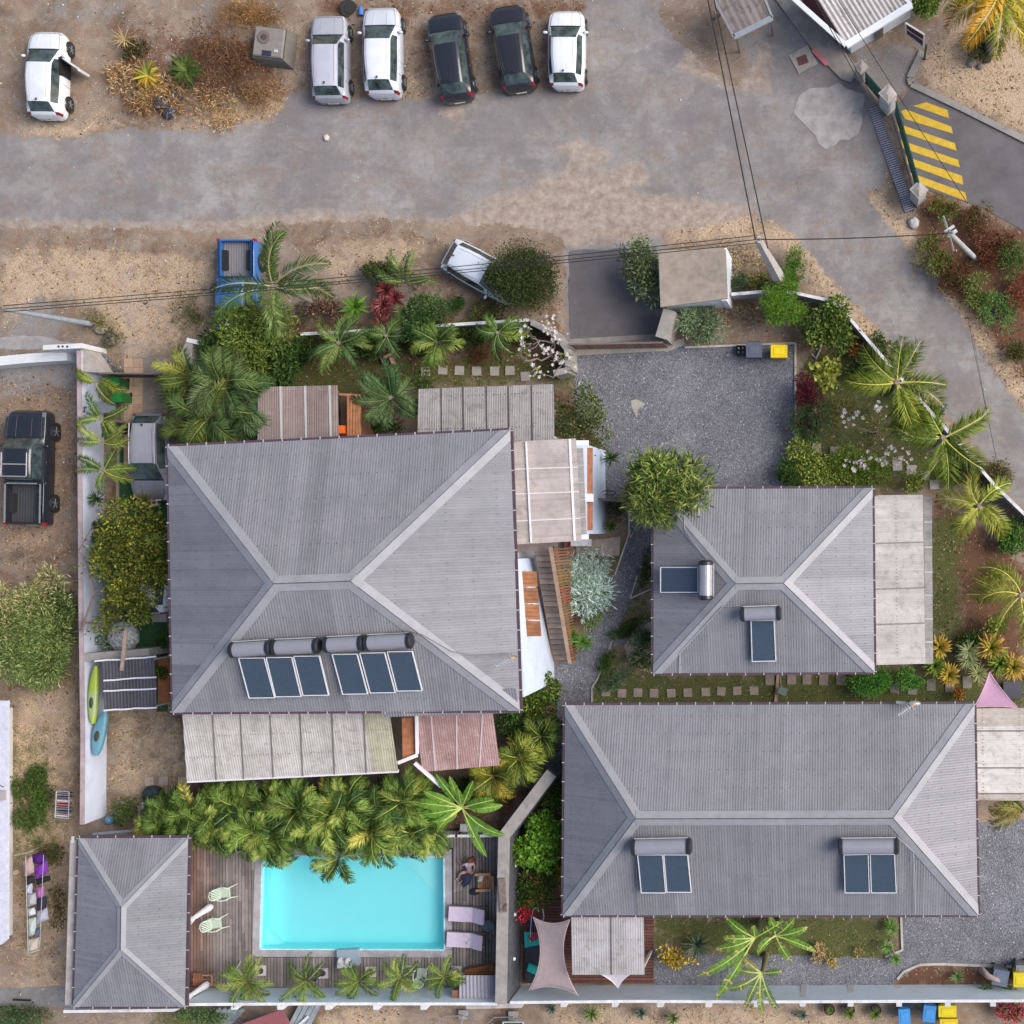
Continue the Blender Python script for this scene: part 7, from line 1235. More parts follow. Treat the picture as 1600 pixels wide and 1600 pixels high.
# --- areca thicket along the pool
ar = ((.09, .15, .035, 3), (.14, .21, .045, 3), (.25, .30, .07, 2), (.035, .08, .025, 2), (.36, .32, .08, .5))
gA = 'areca palms in the thicket above the pool'
for i, (x_, y_, z, L, n_, st) in enumerate(((262, 1295, 1.7, 1.7, 34, 4), (310, 1285, 2.0, 1.9, 42, 5), (352, 1305, 2.1, 2.0, 42, 5), (396, 1278, 2.5, 2.1, 46, 5), (430, 1318, 2.2, 1.9, 40, 5), (468, 1280, 2.6, 2.1, 46, 5), (508, 1312, 2.3, 2.0, 42, 5), (545, 1272, 2.7, 2.1, 46, 5), (590, 1304, 2.5, 2.1, 46, 5), (622, 1262, 2.5, 2.0, 40, 5), (655, 1310, 2.1, 1.8, 36, 4))):
    palm(('leftmost areca palm of the thicket, by the pool house', 'second areca palm from the left, over the pool house eave', 'areca palm left of the pool, lower edge of the thicket', 'areca palm at the thicket top above the left pool corner', 'areca palm overhanging the left pool corner', 'areca palm at the thicket top under the veranda gutter', 'areca palm hanging over the upper pool edge, left of its middle', 'areca palm at the thicket top near its middle', 'areca palm hanging furthest over the pool water', 'areca palm at the thicket top beside the banana plant', 'rightmost areca palm of the thicket, over the pool corner')[i], x_, y_ - 13 - (8 if y_ > 1300 else 0), z * .85, L * .84, n_ + 8, pal=ar, rib=(.46, .44, .16), ll=.46, lw=.065, droop=(1.2, 2.1), el=(.4, 1.35), stems=st, tr=.10, group=gA, name='areca_palm', K=20, ribw=.045, stemcol=(.22, .24, .12))
for (x_, y_, l_) in ((330, 1282, 'left'), (450, 1280, 'middle'), (570, 1276, 'right')): bush('low yellow green undergrowth filling the palm thicket above the pool, ' + l_ + ' part', x_, y_, 62, 1.7, 3600, (.34, .06), ((.12, .19, .04, 2), (.20, .25, .06), (.07, .12, .03)), lobes=16, asp=(1.15, .66), rough=.5, name='undergrowth')
# --- small dracaena palms by the bottom wall
dr_ = ((.14, .20, .035, 2), (.07, .12, .025, 2), (.24, .27, .06))
for (x_, y_, l_, s_) in ((385, 1533, 'leftmost and largest of the five small palms along the bottom wall', 1.2), (480, 1532, 'second from the left of the five small palms along the bottom wall', 1.15), (560, 1532, 'middle of the five small palms along the bottom wall', 1.0), (625, 1527, 'fourth from the left of the five small palms along the bottom wall', 1.0), (694, 1527, 'rightmost of the five small palms along the bottom wall, beside the pump shelter', .95)):
    palm(l_, x_, y_, 1.5, 1.12 * s_, int(9 * s_) + (6 if s_ > 1.18 else 0), pal=dr_, rib=(.36, .36, .12), ll=.33, lw=.045, droop=(.9, 1.5), el=(.2, 1.0), tr=.04, group='small palms along the bottom wall', name='small_palm', K=15, ribw=.03)
# --- front garden palms and shrubs (north of the big house)
fp = ((.05, .09, .03, 2), (.075, .125, .03, 2), (.13, .17, .045), (.20, .24, .09, .5)); rb = (.24, .28, .12)
palm('tall feather palm with spreading fronds over the blue pickup truck', 428, 448, 4.2, 2.7, 9, pal=fp, rib=(.35, .36, .14), ll=.62, lw=.06, azs=(100, 84, 38, 12, -22, -72, -90, 200, 165), el=(.25, .75), droop=(.7, 1.3), tr=.11, K=24)
palm('feather palm left of the brown veranda roof with silvery arching fronds', 350, 600, 3.2, 2.1, 20, pal=((.05, .09, .035), (.09, .13, .045), (.16, .2, .10)), rib=rb, ll=.7, lw=.06, droop=(1.1, 1.9), tr=.12, K=24)
palm('arching palm between the tiled drive and the brown veranda roof', 330, 650, 2.8, 2.2, 14, pal=((.10, .14, .03), (.06, .10, .03), (.20, .22, .06)), rib=(.36, .34, .12), ll=.6, lw=.06, droop=(1.0, 1.8), tr=.11, K=22)
palm('silvery green palm touching the brown veranda roof', 378, 640, 2.8, 1.9, 12, pal=((.16, .21, .15), (.07, .12, .05), (.05, .09, .03)), rib=rb, ll=.55, lw=.07, droop=(1.2, 1.9), tr=.1, K=20)
palm('low palm with yellow fronds beside the right gate pillar', 300, 590, 2.2, 1.8, 12, pal=((.10, .15, .03), (.05, .09, .025), (.24, .25, .05)), rib=(.42, .40, .10), ll=.45, lw=.05, droop=(.9, 1.6), tr=.08, K=20, azs=(182, 150, 120, 90, 60, 30, 0, -40, -80, -110, -140, 165))
palm('dark palm behind the lower left corner of the palm grove by the roof', 300, 670, 1.8, 1.6, 10, pal=((.10, .13, .03), (.06, .09, .025)), rib=rb, ll=.5, lw=.06, tr=.08, K=18)
palm('dark feather palm in the middle of the north lawn', 530, 536, 2.0, 1.55, 10, pal=fp, rib=rb, ll=.42, lw=.06, azs=(5, -35, -88, -150, 175, 140, 60, 95, 20, -120), droop=(.7, 1.2), el=(.1, .5), tr=.09, K=20)
palm('feather palm right of the dark one on the north lawn', 604, 525, 1.8, 1.2, 8, pal=fp, rib=rb, ll=.38, lw=.055, azs=(165, 190, 20, -10, -60, 120, 60, -110), droop=(.7, 1.3), el=(.1, .5), tr=.08, K=18)
palm('dense dark palm between the brown and the grey veranda roof', 612, 622, 2.4, 1.9, 16, pal=((.035, .075, .03), (.055, .10, .04), (.10, .15, .06)), rib=(.14, .2, .1), ll=.42, lw=.06, droop=(.9, 1.6), tr=.1, K=22, azs=(95, 75, 110, 130, 60, 35, 10, -15, -45, -75, -95, -120, -150, 170, 150, 190))
palm('bright feather palm by the thin wall behind the dark bush', 684, 535, 2.0, 1.3, 11, pal=((.10, .16, .03), (.05, .09, .025), (.17, .21, .05)), rib=rb, ll=.42, lw=.06, droop=(.8, 1.4), tr=.08, K=18)
palm('feather palm hanging over the red soil left of the frangipani', 778, 520, 2.0, 1.3, 9, pal=((.08, .14, .03), (.05, .09, .025), (.15, .19, .04)), rib=rb, ll=.36, lw=.06, azs=(190, 165, 205, -80, -95, 10, 30, 130, -30), droop=(.8, 1.3), el=(.1, .5), tr=.08, K=18)
palm('small feather palm at the road edge above the clipped shrubs', 632, 440, 1.6, 1.6, 7, pal=fp, rib=rb, ll=.33, lw=.05, azs=(75, 95, 20, 160, 190, -20, 60), droop=(.7, 1.2), tr=.06, K=16)
bush('yellow green leafy tree over the nose of the blue pickup', 402, 530, 66, 2.9, 5200, (.26, .07), ((.13, .18, .035), (.08, .13, .03), (.20, .23, .06)), name='leafy_tree', cat='tree', lobes=14, rough=.6)
bush('dark green shrub below the yellow green tree', 440, 575, 42, 2.0, 1600, (.22, .10), (G_D, G_M, (.05, .08, .03)), lobes=8); bush('large leaved dark shrub above the brown veranda roof', 425, 590, 40, 1.8, 900, (.32, .16), ((.035, .06, .02), (.06, .085, .03)), lobes=6)
bush('bushy green tree behind the red cordylines', 672, 500, 44, 2.4, 3200, (.17, .07), ((.04, .08, .025), (.06, .12, .035), (.09, .14, .05)), name='leafy_tree', cat='tree', lobes=12)
bush('round clipped dark green tree over the nose of the white car', 818, 438, 56, 2.6, 17000, (.10, .05), ((.045, .065, .022, 3), (.08, .10, .03, 2), (.13, .145, .05, 1), (.03, .045, .016, 2)), name='clipped_tree', cat='tree', lobes=9, clump=.78, rough=.05, openness=0)
bush('low dark hedge plants at the road edge above the garden', 598, 428, 42, 1.0, 1700, (.17, .08), (G_D, OLIVE, (.09, .07, .035)), asp=(1.3, .5), lobes=9)
bush('purple brown low shrub left of the red cordyline', 512, 485, 24, .9, 500, (.20, .08), ((.14, .06, .06), (.20, .13, .09), (.07, .05, .03)), lobes=5, asp=(1.2, .8)); bush('sparse grey brown shrub on bare soil by the wall', 478, 488, 22, .8, 160, (.18, .08), ((.16, .12, .09), (.08, .07, .04)), lobes=5)
rosette('green fan leaved plant beside the cordylines', 556, 480, .9, .75, 26, .16, ((.07, .16, .02), (.12, .22, .03)), el=(.1, 1.1), droop=(.3, .9))
rosette('dark red cordyline, upper one of the red group', 603, 462, 1.0, .55, 46, .10, ((.16, .025, .04), (.24, .06, .07)), heads=2, spread=.35); rosette('red and pink cordyline with striped leaves in the front garden', 596, 485, .9, .55, 46, .10, ((.20, .04, .05), (.34, .13, .12), (.10, .02, .03)), heads=3, spread=.35); rosette('yellow white striped spiky plant beside the red cordylines', 630, 488, .7, .52, 44, .055, ((.42, .44, .20), (.28, .32, .12)))
t = bush('round clipped ring shaped shrub by the white car', 711, 474, 14, .8, 900, (.09, .05), (G_D, G_M)); bush('low mixed shrubs under the frangipani', 770, 490, 30, .9, 700, (.16, .07), (OLIVE, G_M, BROWN), asp=(1.3, .7)); bush('red flowering low plant on the red soil of the north lawn', 740, 555, 20, .6, 300, (.13, .06), (G_D, BROWN, (.16, .05, .03)), flowers=(24, (.45, .03, .02), .06)); bush('weedy clump beside the paving slabs', 660, 605, 26, .9, 500, (.16, .07), (OLIVE, G_M), asp=(.8, 1.2))
bush('ring of dry weeds on the sand left of the blue pickup', 291, 488, 28, .5, 900, (.16, .03), ((.10, .11, .04), (.17, .14, .07)), lobes=14, clump=.2); bush('dry weeds around the foot of the left pole', 150, 500, 26, .5, 500, (.2, .03), ((.14, .13, .05), (.22, .17, .08)), asp=(1.3, .7)); bush('small weeds right of the boulders at the left pole', 178, 528, 16, .5, 260, (.14, .05), (OLIVE, (.07, .07, .03)))
# frangipani with white flowers, bare branches
def frangipani(label, px, py, h, R, nfl, nb=6, leafn=60, col=(.26, .22, .20), fcol=(.85, .80, .77), fs=.11, name='frangipani_tree'):
    c_ = P(px, py, 0); t = thing(name, label, 'tree', c_); tips = []; mb = MB(); top = c_ + UP * (h * .3); mb.tube([c_, top], [.09, .07], 8, col)
    def br(p, d, L, r, dep):
        e = p + d * L; mb.tube([p, (p + e) / 2 + Vector(RNG.normal(0, .07, 3)), e], [r, r * .85, r * .7], 6, col, False)
        if dep <= 1: tips.append(e)
        if dep == 0: return
        for _ in range(RNG.integers(1, 4)): nd = (d + Vector((RNG.normal(0, .8), RNG.normal(0, .8), RNG.uniform(-.2, .4)))).normalized(); br(e, nd, L * RNG.uniform(.5, 1.0), r * .66, dep - 1)
    for k in range(nb): a = 6.283 * k / nb + RNG.normal(0, .5); br(top, Vector((math.cos(a), math.sin(a), RNG.uniform(.3, 1.4))).normalized(), R * RNG.uniform(.2, .42), .04, 3)
    mb.build('trunk', 'bark', t); T_ = np.array([list(e) for e in tips]); j = RNG.integers(0, len(T_), nfl); p = T_[j] + RNG.normal(0, .16, (nfl, 3)); mb = MB(); sz = fs * R_(.5, 1.3, nfl)
    for k_ in range(5): diamonds(mb, p, np.stack([np.cos(k_ * 1.257 + j), np.sin(k_ * 1.257 + j), .3 + 0 * j], -1), sz, sz * .8, pick([fcol, fcol, (.8, .66, .64)], nfl, .05).clip(0, 1), droop=.05)
    tag(mb.build('flowers', 'petal', t), kind='stuff'); mb = MB(); j = RNG.integers(0, len(T_), leafn); a = R_(0, 6.28, leafn); diamonds(mb, T_[j], np.stack([np.cos(a), np.sin(a), .1 + 0 * a], -1), .24, .08, pick([G_M, G_L, G_Y], leafn)); mb.build('crown', 'leaf', t); return t
frangipani('bare frangipani tree with white flowers beside the driveway corner', 868, 560, 3.0, 2.0, 90, 6, 60, fs=.10)
frangipani('low frangipani twigs with white blossoms on the lawn under the coconut fronds', 1370, 675, 1.0, 1.9, 90, 4, 6, (.16, .11, .08), fs=.11)
bush('flowering tree with fallen blossoms between veranda roof and gravel yard', 908, 650, 52, 2.6, 2600, (.16, .07), (OLIVE, G_M, (.16, .16, .05), G_D), name='leafy_tree', cat='tree', asp=(.75, 1.35), rz=.35, lobes=14, rough=.7, flowers=(60, (.42, .34, .22), .07))
rosette('spiky yucca against the annex wall by the gravel', 955, 715, 1.2, .55, 30, .05, (G_D, G_M)); bush('pale flowered oleander between driveway and kiosk roof', 1003, 420, 42, 2.2, 2300, (.24, .06), ((.10, .14, .06), (.17, .21, .11), (.06, .09, .03), (.28, .32, .2, .6)), asp=(.75, 1.35), rz=.25, lobes=12, rough=.7); bush('grey green feathery shrub below the kiosk', 1098, 500, 38, 1.5, 2600, (.22, .045), ((.15, .20, .12), (.09, .13, .07), (.20, .25, .17)), lobes=10)
bush('bright green feathery shrub beside the concrete pole', 1224, 478, 36, 2.2, 5200, (.20, .03), ((.10, .20, .02), (.06, .13, .015), (.16, .26, .03)), lobes=12); bush('two dark green feathery clumps above the fence', 1240, 420, 32, 1.6, 2400, (.18, .03), ((.05, .11, .02), (.08, .17, .02)), asp=(.7, 1.2), rz=-.5, lobes=7); bush('round leaved green tree on the inner side of the fence bend', 1298, 505, 46, 2.0, 2600, (.17, .12), ((.13, .17, .035), (.05, .08, .02), (.08, .12, .025)), lobes=14, rough=.6, name='leafy_tree', cat='tree')
bush('small green weed tuft outside the fence', 1372, 530, 13, .6, 260, (.14, .06), (G_D, G_M)); bush('small blue green shrub by the kiosk wall', 1152, 440, 18, .8, 360, (.16, .06), ((.06, .10, .06), (.09, .13, .07))); bush('yellow green young shrub left of the concrete pole', 1186, 440, 20, .9, 300, (.17, .08), (G_L, G_Y, BROWN)); bush('dry brown herbs below the small white fence', 1160, 492, 32, .5, 500, (.14, .04), (BROWN, OLIVE, STRAWC), asp=(1.4, .8))
bush('orange brown shrub inside the curved fence', 1338, 543, 16, .9, 400, (.13, .06), ((.24, .09, .02), (.14, .06, .02))); bush('pale yellow round leaved succulent cluster on the lawn', 1289, 582, 28, .5, 170, (.26, .22), ((.42, .42, .09), (.32, .35, .08)), lobes=10, upleaf=.1, rough=.5)
bush('dark red leaved shrub on the right yard edging', 1262, 612, 28, 1.3, 1700, (.15, .05), ((.13, .02, .035), (.20, .04, .06), (.07, .02, .03)), lobes=8, asp=(.9, 1)); bush('oleander shrub with pink flowers on the right yard edging', 1266, 652, 34, 1.5, 1900, (.20, .05), ((.045, .075, .03), (.07, .11, .05)), lobes=9, flowers=(46, (.55, .10, .13), .09))
bush('yellow green variegated shrub north of the medium house, left one', 1262, 722, 38, 1.2, 2200, (.17, .07), (G_L, G_Y, (.35, .36, .12), G_M), lobes=8); bush('bright green low shrub north of the medium house, middle one', 1334, 732, 52, 1.0, 3600, (.16, .06), ((.11, .19, .03), (.18, .25, .05), (.27, .25, .07, .6)), asp=(1.1, .65), lobes=10); bush('small yellow green tuft north of the east veranda', 1425, 752, 18, .7, 460, (.17, .05), (G_L, G_Y)); bush('dark shrub at the lower right corner of the gravel yard', 1236, 742, 26, 1.1, 1200, (.16, .06), (G_D, G_M))
bush('bright green ball shrub under the eave of the medium house', 1362, 1062, 32, 1.2, 3200, (.12, .06), ((.06, .17, .03), (.10, .24, .05)), asp=(1.15, .75), lobes=9, rough=.2, clump=.6); bush('bright green ball shrub beside the pink sail slabs', 1424, 1060, 26, 1.2, 2400, (.12, .06), ((.05, .15, .035), (.09, .21, .06), (.2, .27, .05, .4)), asp=(1.1, .8), lobes=8, rough=.3)
# coconut palms
cp = ((.12, .16, .025, 2), (.18, .21, .03, 2), (.08, .11, .02)); cr = (.55, .50, .12)
palm('coconut palm leaning over the upper right garden fence', 1402, 598, 4.6, 2.35, 9, pal=cp, rib=cr, ll=.72, lw=.055, azs=(70, 88, 7, -8, -50, -68, -92, 170, 205, 150), droop=(.7, 1.2), el=(.15, .5), dead=[110, 95, -25], K=28, tr=.13, ribw=.06)
palm('coconut palm below the first one beside the side road', 1474, 684, 4.4, 2.4, 9, pal=cp, rib=cr, ll=.72, lw=.055, azs=(15, 28, -32, -50, -75, -92, 188, 170, 120), droop=(.7, 1.2), el=(.15, .5), K=28, tr=.13, ribw=.06)
palm('smaller coconut palm above the red soil bed', 1530, 790, 3.4, 1.9, 7, pal=((.20, .23, .04), (.27, .27, .05), (.12, .15, .03)), rib=cr, ll=.6, lw=.055, azs=(130, 150, 225, 240, -70, -55, -20, 60), droop=(.8, 1.3), el=(.15, .5), K=26, tr=.11, ribw=.055)
palm('coconut palm cut by the right edge beside the red soil', 1596, 930, 3.8, 2.4, 8, pal=((.22, .25, .04), (.14, .18, .03), (.30, .28, .06)), rib=(.6, .52, .14), ll=.62, lw=.055, azs=(150, 165, 190, 215, -100, -80, 110, 60), droop=(.7, 1.2), el=(.15, .5), K=26, tr=.12, ribw=.055)
palm('yellowing coconut palm at the top right corner', 1568, -22, 5.2, 3.1, 11, base=(1542, 92), pal=((.38, .30, .03, 2), (.26, .26, .03, 2), (.45, .24, .03)), rib=(.62, .52, .12), ll=.8, lw=.06, azs=(205, 222, 240, 258, 275, -58, -40, -20, 190, 60), droop=(.6, 1.1), el=(.1, .4), K=30, tr=.20, ribw=.08, stemcol=(.10, .09, .115))
palm('dry palm frond tips at the right edge below the pale veranda', 1600, 1268, 2.4, 1.7, 6, pal=((.20, .18, .05), (.26, .18, .07), (.10, .11, .03)), rib=(.36, .28, .12), ll=.45, lw=.05, azs=(160, 175, 190, 205, 150, 140), droop=(.6, 1.0), el=(.1, .35), K=22)
bush('green bush at the right edge below the smaller coconut palm', 1580, 838, 30, 1.2, 2000, (.16, .08), ((.06, .13, .03), (.10, .19, .04))); bush('mixed scrub between the two lower coconut palms and the road', 1548, 742, 32, 1.0, 1500, (.2, .05), (OLIVE, BROWN, G_M, (.22, .14, .07)), asp=(1.1, .8)); bush('shrub under the first coconut palm trunk', 1356, 580, 30, 1.0, 1300, (.16, .07), (G_D, G_M, OLIVE)); bush('small flowering bush inside the fence between the coconut palms', 1432, 640, 26, .9, 900, (.16, .06), (G_D, OLIVE, G_M)); bush('yellow leaved twiggy shrub beside the coconut at the right edge', 1558, 975, 20, 1.2, 260, (.2, .13), (G_Y, OLIVE)); bush('brown herbs at the fence foot beside the coconut palm', 1560, 905, 22, .7, 600, (.18, .05), (BROWN, G_M, YEL))
# ginger / bromeliad rosettes with orange tips
og = ((.06, .14, .02), (.10, .18, .025)); tp_ = (.62, .36, .08)
for (x_, y_, s_, l_) in ((1468, 1011, .44, 'orange tipped rosette right of the east veranda'), (1460, 1040, .44, 'green rosette touching the corner of the east veranda'), (1483, 1054, .42, 'orange tipped rosette over the slabs by the veranda corner'), (1548, 1012, .56, 'largest orange tipped rosette at the right garden'), (1562, 1036, .54, 'green rosette below the largest orange tipped one'), (1583, 1042, .5, 'orange tipped rosette nearest the right edge')):
    rosette(l_, x_, y_, .7, s_ * 1.45, 74, .10, og, tip=tp_ if 'green rosette' not in l_ else (.2, .25, .05), droop=(.2, .7))
rosette('pale striped spider plant between the orange tipped rosettes', 1522, 1026, .7, .66, 70, .055, ((.26, .29, .16), (.36, .38, .22)), heads=2, spread=.18); rosette('lower pale striped spider plant above the pink sail', 1528, 1052, .7, .6, 70, .055, ((.30, .31, .16), (.36, .36, .18)), heads=1); bush('dark green leaves behind the striped spider plants', 1515, 1000, 20, .8, 500, (.2, .08), (G_D, G_M)); bush('orange red croton by the long house eave', 1500, 1085, 12, .6, 260, (.12, .06), ((.35, .10, .02), (.45, .25, .05), (.12, .05, .02)))
# tall strap leaved dracaena tree at the centre and house side beds
bush('large round tree with long strap like leaves between the gravel yard and the medium house', 1040, 760, 64, 5.4, 6000, (.42, .065), ((.09, .13, .03, 2), (.19, .22, .05, 1.3), (.05, .08, .025, 2), (.32, .33, .12, .6)), name='strap_leaved_tree', cat='tree', lobes=20, clump=.34, rough=.55, upleaf=.1)
bush('silver white leaved shrub mass beside the timber stair', 918, 903, 52, 1.1, 4200, (.32, .042), ((.52, .62, .68, 3), (.34, .43, .42), (.16, .22, .16)), asp=(1.0, 1.05), lobes=16, rough=.7, upleaf=.2); rosette('green lily clump at the foot of the timber stair', 908, 1000, .6, .5, 40, .05, ((.09, .19, .04), (.14, .26, .06)), heads=3, spread=.18)
bush('pale green agapanthus strip along the gravel path', 930, 960, 24, .6, 900, (.26, .04), ((.14, .19, .08), (.2, .26, .12)), asp=(.7, 1.6), rz=-.4); rosette('dark green cordyline by the annex corner tiles', 955, 822, .8, .42, 40, .045, (G_D, G_M)); bush('dark herbs in the narrow bed beside the annex wall', 963, 800, 20, .7, 500, (.15, .05), (OLIVE, BROWN, G_D), asp=(.8, 1.4))
bush('shaded plants in the triangular bed beside the medium house', 1008, 890, 22, .7, 560, (.15, .06), (G_D, OLIVE), asp=(.6, 1.6)); bush('dark cactus like shrub on the sandy bed', 1002, 998, 18, .9, 700, (.12, .07), ((.04, .075, .035), (.06, .10, .05))); bush('pale flowering shrub in the corner bed by the path', 1000, 1032, 22, .8, 900, (.15, .06), (G_M, (.3, .35, .22), OLIVE), flowers=(20, (.7, .68, .5), .06)); bush('green herbs on the left tip of the corner bed', 976, 985, 22, .6, 700, (.14, .06), (G_D, G_M), asp=(1.4, .6), rz=.5); bush('grey green succulent bed above the first slabs', 965, 1062, 24, .5, 700, (.2, .04), ((.08, .13, .07), (.14, .18, .12)), asp=(1.3, .6), rz=.5); bush('dark green strip of ground plants along the path edge', 945, 1040, 18, .5, 500, (.14, .05), (G_D, G_M), asp=(.6, 1.8), rz=-.4)
bush('leafy shrub south east of the big house roof corner, upper one', 840, 1084, 38, 2.0, 3400, (.2, .08), (G_L, G_M, G_D, G_Y), lobes=10, asp=(.9, 1.1)); bush('leafy shrub beside the red veranda roof', 815, 1128, 34, 2.0, 3000, (.17, .07), (G_M, G_D, (.07, .13, .04)), lobes=11)
palm('yellow green palm between the shrub and the stone wall', 812, 1184, 2.2, 1.35, 24, pal=((.16, .19, .03), (.24, .25, .05), (.09, .12, .025)), rib=(.4, .38, .1), ll=.42, lw=.06, droop=(1, 1.6), tr=.08, K=18); palm('orange tinged palm above the banana leaves', 772, 1212, 2.3, 1.4, 24, pal=((.22, .22, .03), (.34, .26, .04), (.12, .15, .03)), rib=(.45, .36, .1), ll=.42, lw=.06, droop=(1, 1.6), tr=.08, K=18); palm('green palm right of the orange tinged palm', 846, 1150, 2.0, 1.2, 20, pal=((.11, .15, .03), (.06, .1, .025)), rib=(.35, .34, .12), ll=.4, lw=.06, droop=(1, 1.6), tr=.08, K=18)
bush('green leaves beside the thick stone wall top', 868, 1245, 26, 1.3, 1100, (.2, .09), (G_L, G_M), asp=(.7, 1.1)); bush('bright lime leaved shrub between the stone wall and the long house', 842, 1316, 42, 1.9, 2600, (.24, .15), ((.14, .28, .03), (.09, .19, .025), (.20, .36, .05)), lobes=16, asp=(.95, 1.1), rough=.3); bush('dark shrub with red and yellow flowers below the lime leaved shrub', 838, 1390, 42, 1.4, 2800, (.17, .06), (G_D, G_M, (.10, .13, .03)), lobes=12, flowers=(30, (.6, .10, .08), .08)); bush('yellow orange croton beside the long house eave', 868, 1362, 14, .9, 380, (.15, .06), ((.50, .34, .04), (.3, .22, .03))); bush('red bougainvillea sprig at the sail corner', 826, 1428, 14, 1.6, 240, (.1, .07), ((.55, .03, .06), (.4, .02, .05)), name='bougainvillea')
# bananas and heliconias
banana('banana plant with long paddle leaves between palms and white rail', 722, 1262, 2.6, [(168, 2.2, .50, .35, .7), (190, 1.9, .46, .4, .8), (205, 1.8, .45, .4, .9), (150, 1.9, .42, .45, .7), (118, 2.0, .42, .5, .6), (100, 1.7, .36, .6, .6), (60, 1.5, .4, .6, .8), (20, 1.6, .5, .5, .9), (0, 1.9, .45, .35, .7), (-45, 2.4, .5, .3, .6), (-62, 2.5, .42, .3, .6), (-150, 1.6, .4, .6, 1.0), (225, 1.5, .4, .6, .9), (80, 1.2, .35, .9, .7)])
banana('tattered banana plant below the long house, left one', 1180, 1465, 2.4, [(150, 1.7, .42, .4, .7), (200, 1.9, .45, .4, .8), (222, 3.2, .46, .3, .6), (238, 3.4, .44, .3, .6), (178, 1.5, .4, .5, .8), (35, 1.6, .4, .5, .8), (95, .8, .34, .9, .9)], torn=.6, edge=(.5, .33, .16)); banana('tattered banana plant below the long house, right one', 1212, 1462, 2.4, [(12, 1.6, .4, .5, .8), (-12, 2.0, .36, .3, .7), (40, 1.3, .4, .6, .9), (95, 1.1, .4, .7, .9), (200, 1.3, .4, .6, .9), (-60, 1.4, .4, .5, .9)], torn=.6, edge=(.5, .33, .16)); banana('tattered banana plant hanging over the bottom wall', 1190, 1520, 2.5, [(215, 1.9, .4, .35, .8), (240, 1.8, .36, .35, .8), (262, 2.0, .34, .35, .7), (285, 1.9, .36, .35, .7), (170, 1.2, .4, .5, .9), (10, 1.0, .38, .6, .9), (135, 1.2, .36, .6, .9)], torn=.7, edge=(.5, .33, .16), pal=((.08, .15, .03), (.13, .18, .04), (.2, .17, .06)))
rosette('dark agave with long pale edged leaves on the lower lawn', 1090, 1476, .5, .8, 40, .07, ((.05, .075, .05), (.16, .2, .14)), droop=(.1, .5), el=(.15, 1.2)); bush('orange yellow leaved croton bush beside the agave', 1056, 1494, 24, .9, 500, (.2, .08), ((.55, .36, .05), (.60, .45, .08), (.30, .22, .04)), asp=(1.3, .8), rz=-.5, lobes=8); bush('brown dried leaves on the gravel edge, left', 1282, 1490, 14, .5, 200, (.2, .07), ((.5, .36, .22), (.35, .24, .12))); bush('brown dried leaves on the gravel edge, right', 1300, 1502, 10, .5, 120, (.18, .07), ((.5, .36, .14), (.3, .25, .08))); bush('small dry plant at the gravel edge', 1342, 1488, 8, .4, 90, (.15, .05), ((.5, .33, .18), (.22, .18, .08)))
rosette('green lily clump by the gravel drive corner, upper one', 1392, 1450, .5, .42, 34, .05, ((.13, .24, .06), (.2, .31, .1)), heads=2, spread=.2); rosette('green lily clump by the gravel drive corner, lower one', 1391, 1476, .5, .40, 34, .05, ((.12, .22, .06), (.2, .3, .1)), heads=2, spread=.2); rosette('small green agave on the brown bed by the bins', 1495, 1525, .4, .42, 30, .05, ((.10, .17, .06), (.16, .22, .1)))
bush('small green weed at the wall below the grey bin', 1543, 1545, 12, .8, 260, (.15, .05), (G_M, G_L)); bush('small green weed at the wall below the yellow bin', 1578, 1545, 11, .8, 260, (.15, .05), (G_M, G_L))
bush('pink flowering bougainvillea cut by the right bottom corner', 1585, 1578, 26, 1.1, 700, (.15, .08), (G_D, BROWN, (.60, .05, .14, 1.5)), asp=(1.5, .8), name='bougainvillea')
for (x_, y_, l_, L_) in ((925, 1584, 'yellow green fern below the bottom wall', .6), (1002, 1582, 'grey green fern below the bottom wall', .4), (1052, 1590, 'olive grass tuft below the bottom wall', .45), (1327, 1583, 'green fern in the middle pot outside the bottom wall', .42), (1367, 1584, 'fern in the largest pot outside the bottom wall', .42), (1297, 1578, 'herb in the smallest pot outside the bottom wall', .25), (862, 1575, 'grey cut frond hanging over the outside of the bottom wall', .35), (1254, 1585, 'dark spiky plant at a buttress outside the bottom wall', .35)):
    rosette(l_, x_, y_, .35, L_, 40, .045, ((.14, .19, .05), (.08, .12, .04)) if 'grey' not in l_ and 'dark' not in l_ else ((.10, .14, .12), (.06, .08, .07)), droop=(.5, 1.2), name='fern')
bush('green weeds along the bottom wall, left part', 315, 1585, 28, .6, 1400, (.16, .05), ((.12, .17, .07), (.07, .11, .05)), asp=(1.5, .6)); bush('green weeds below the paving at the lower left corner', 25, 1590, 40, .6, 1400, (.15, .06), ((.09, .15, .06), (.05, .09, .04)), asp=(1.5, .5))
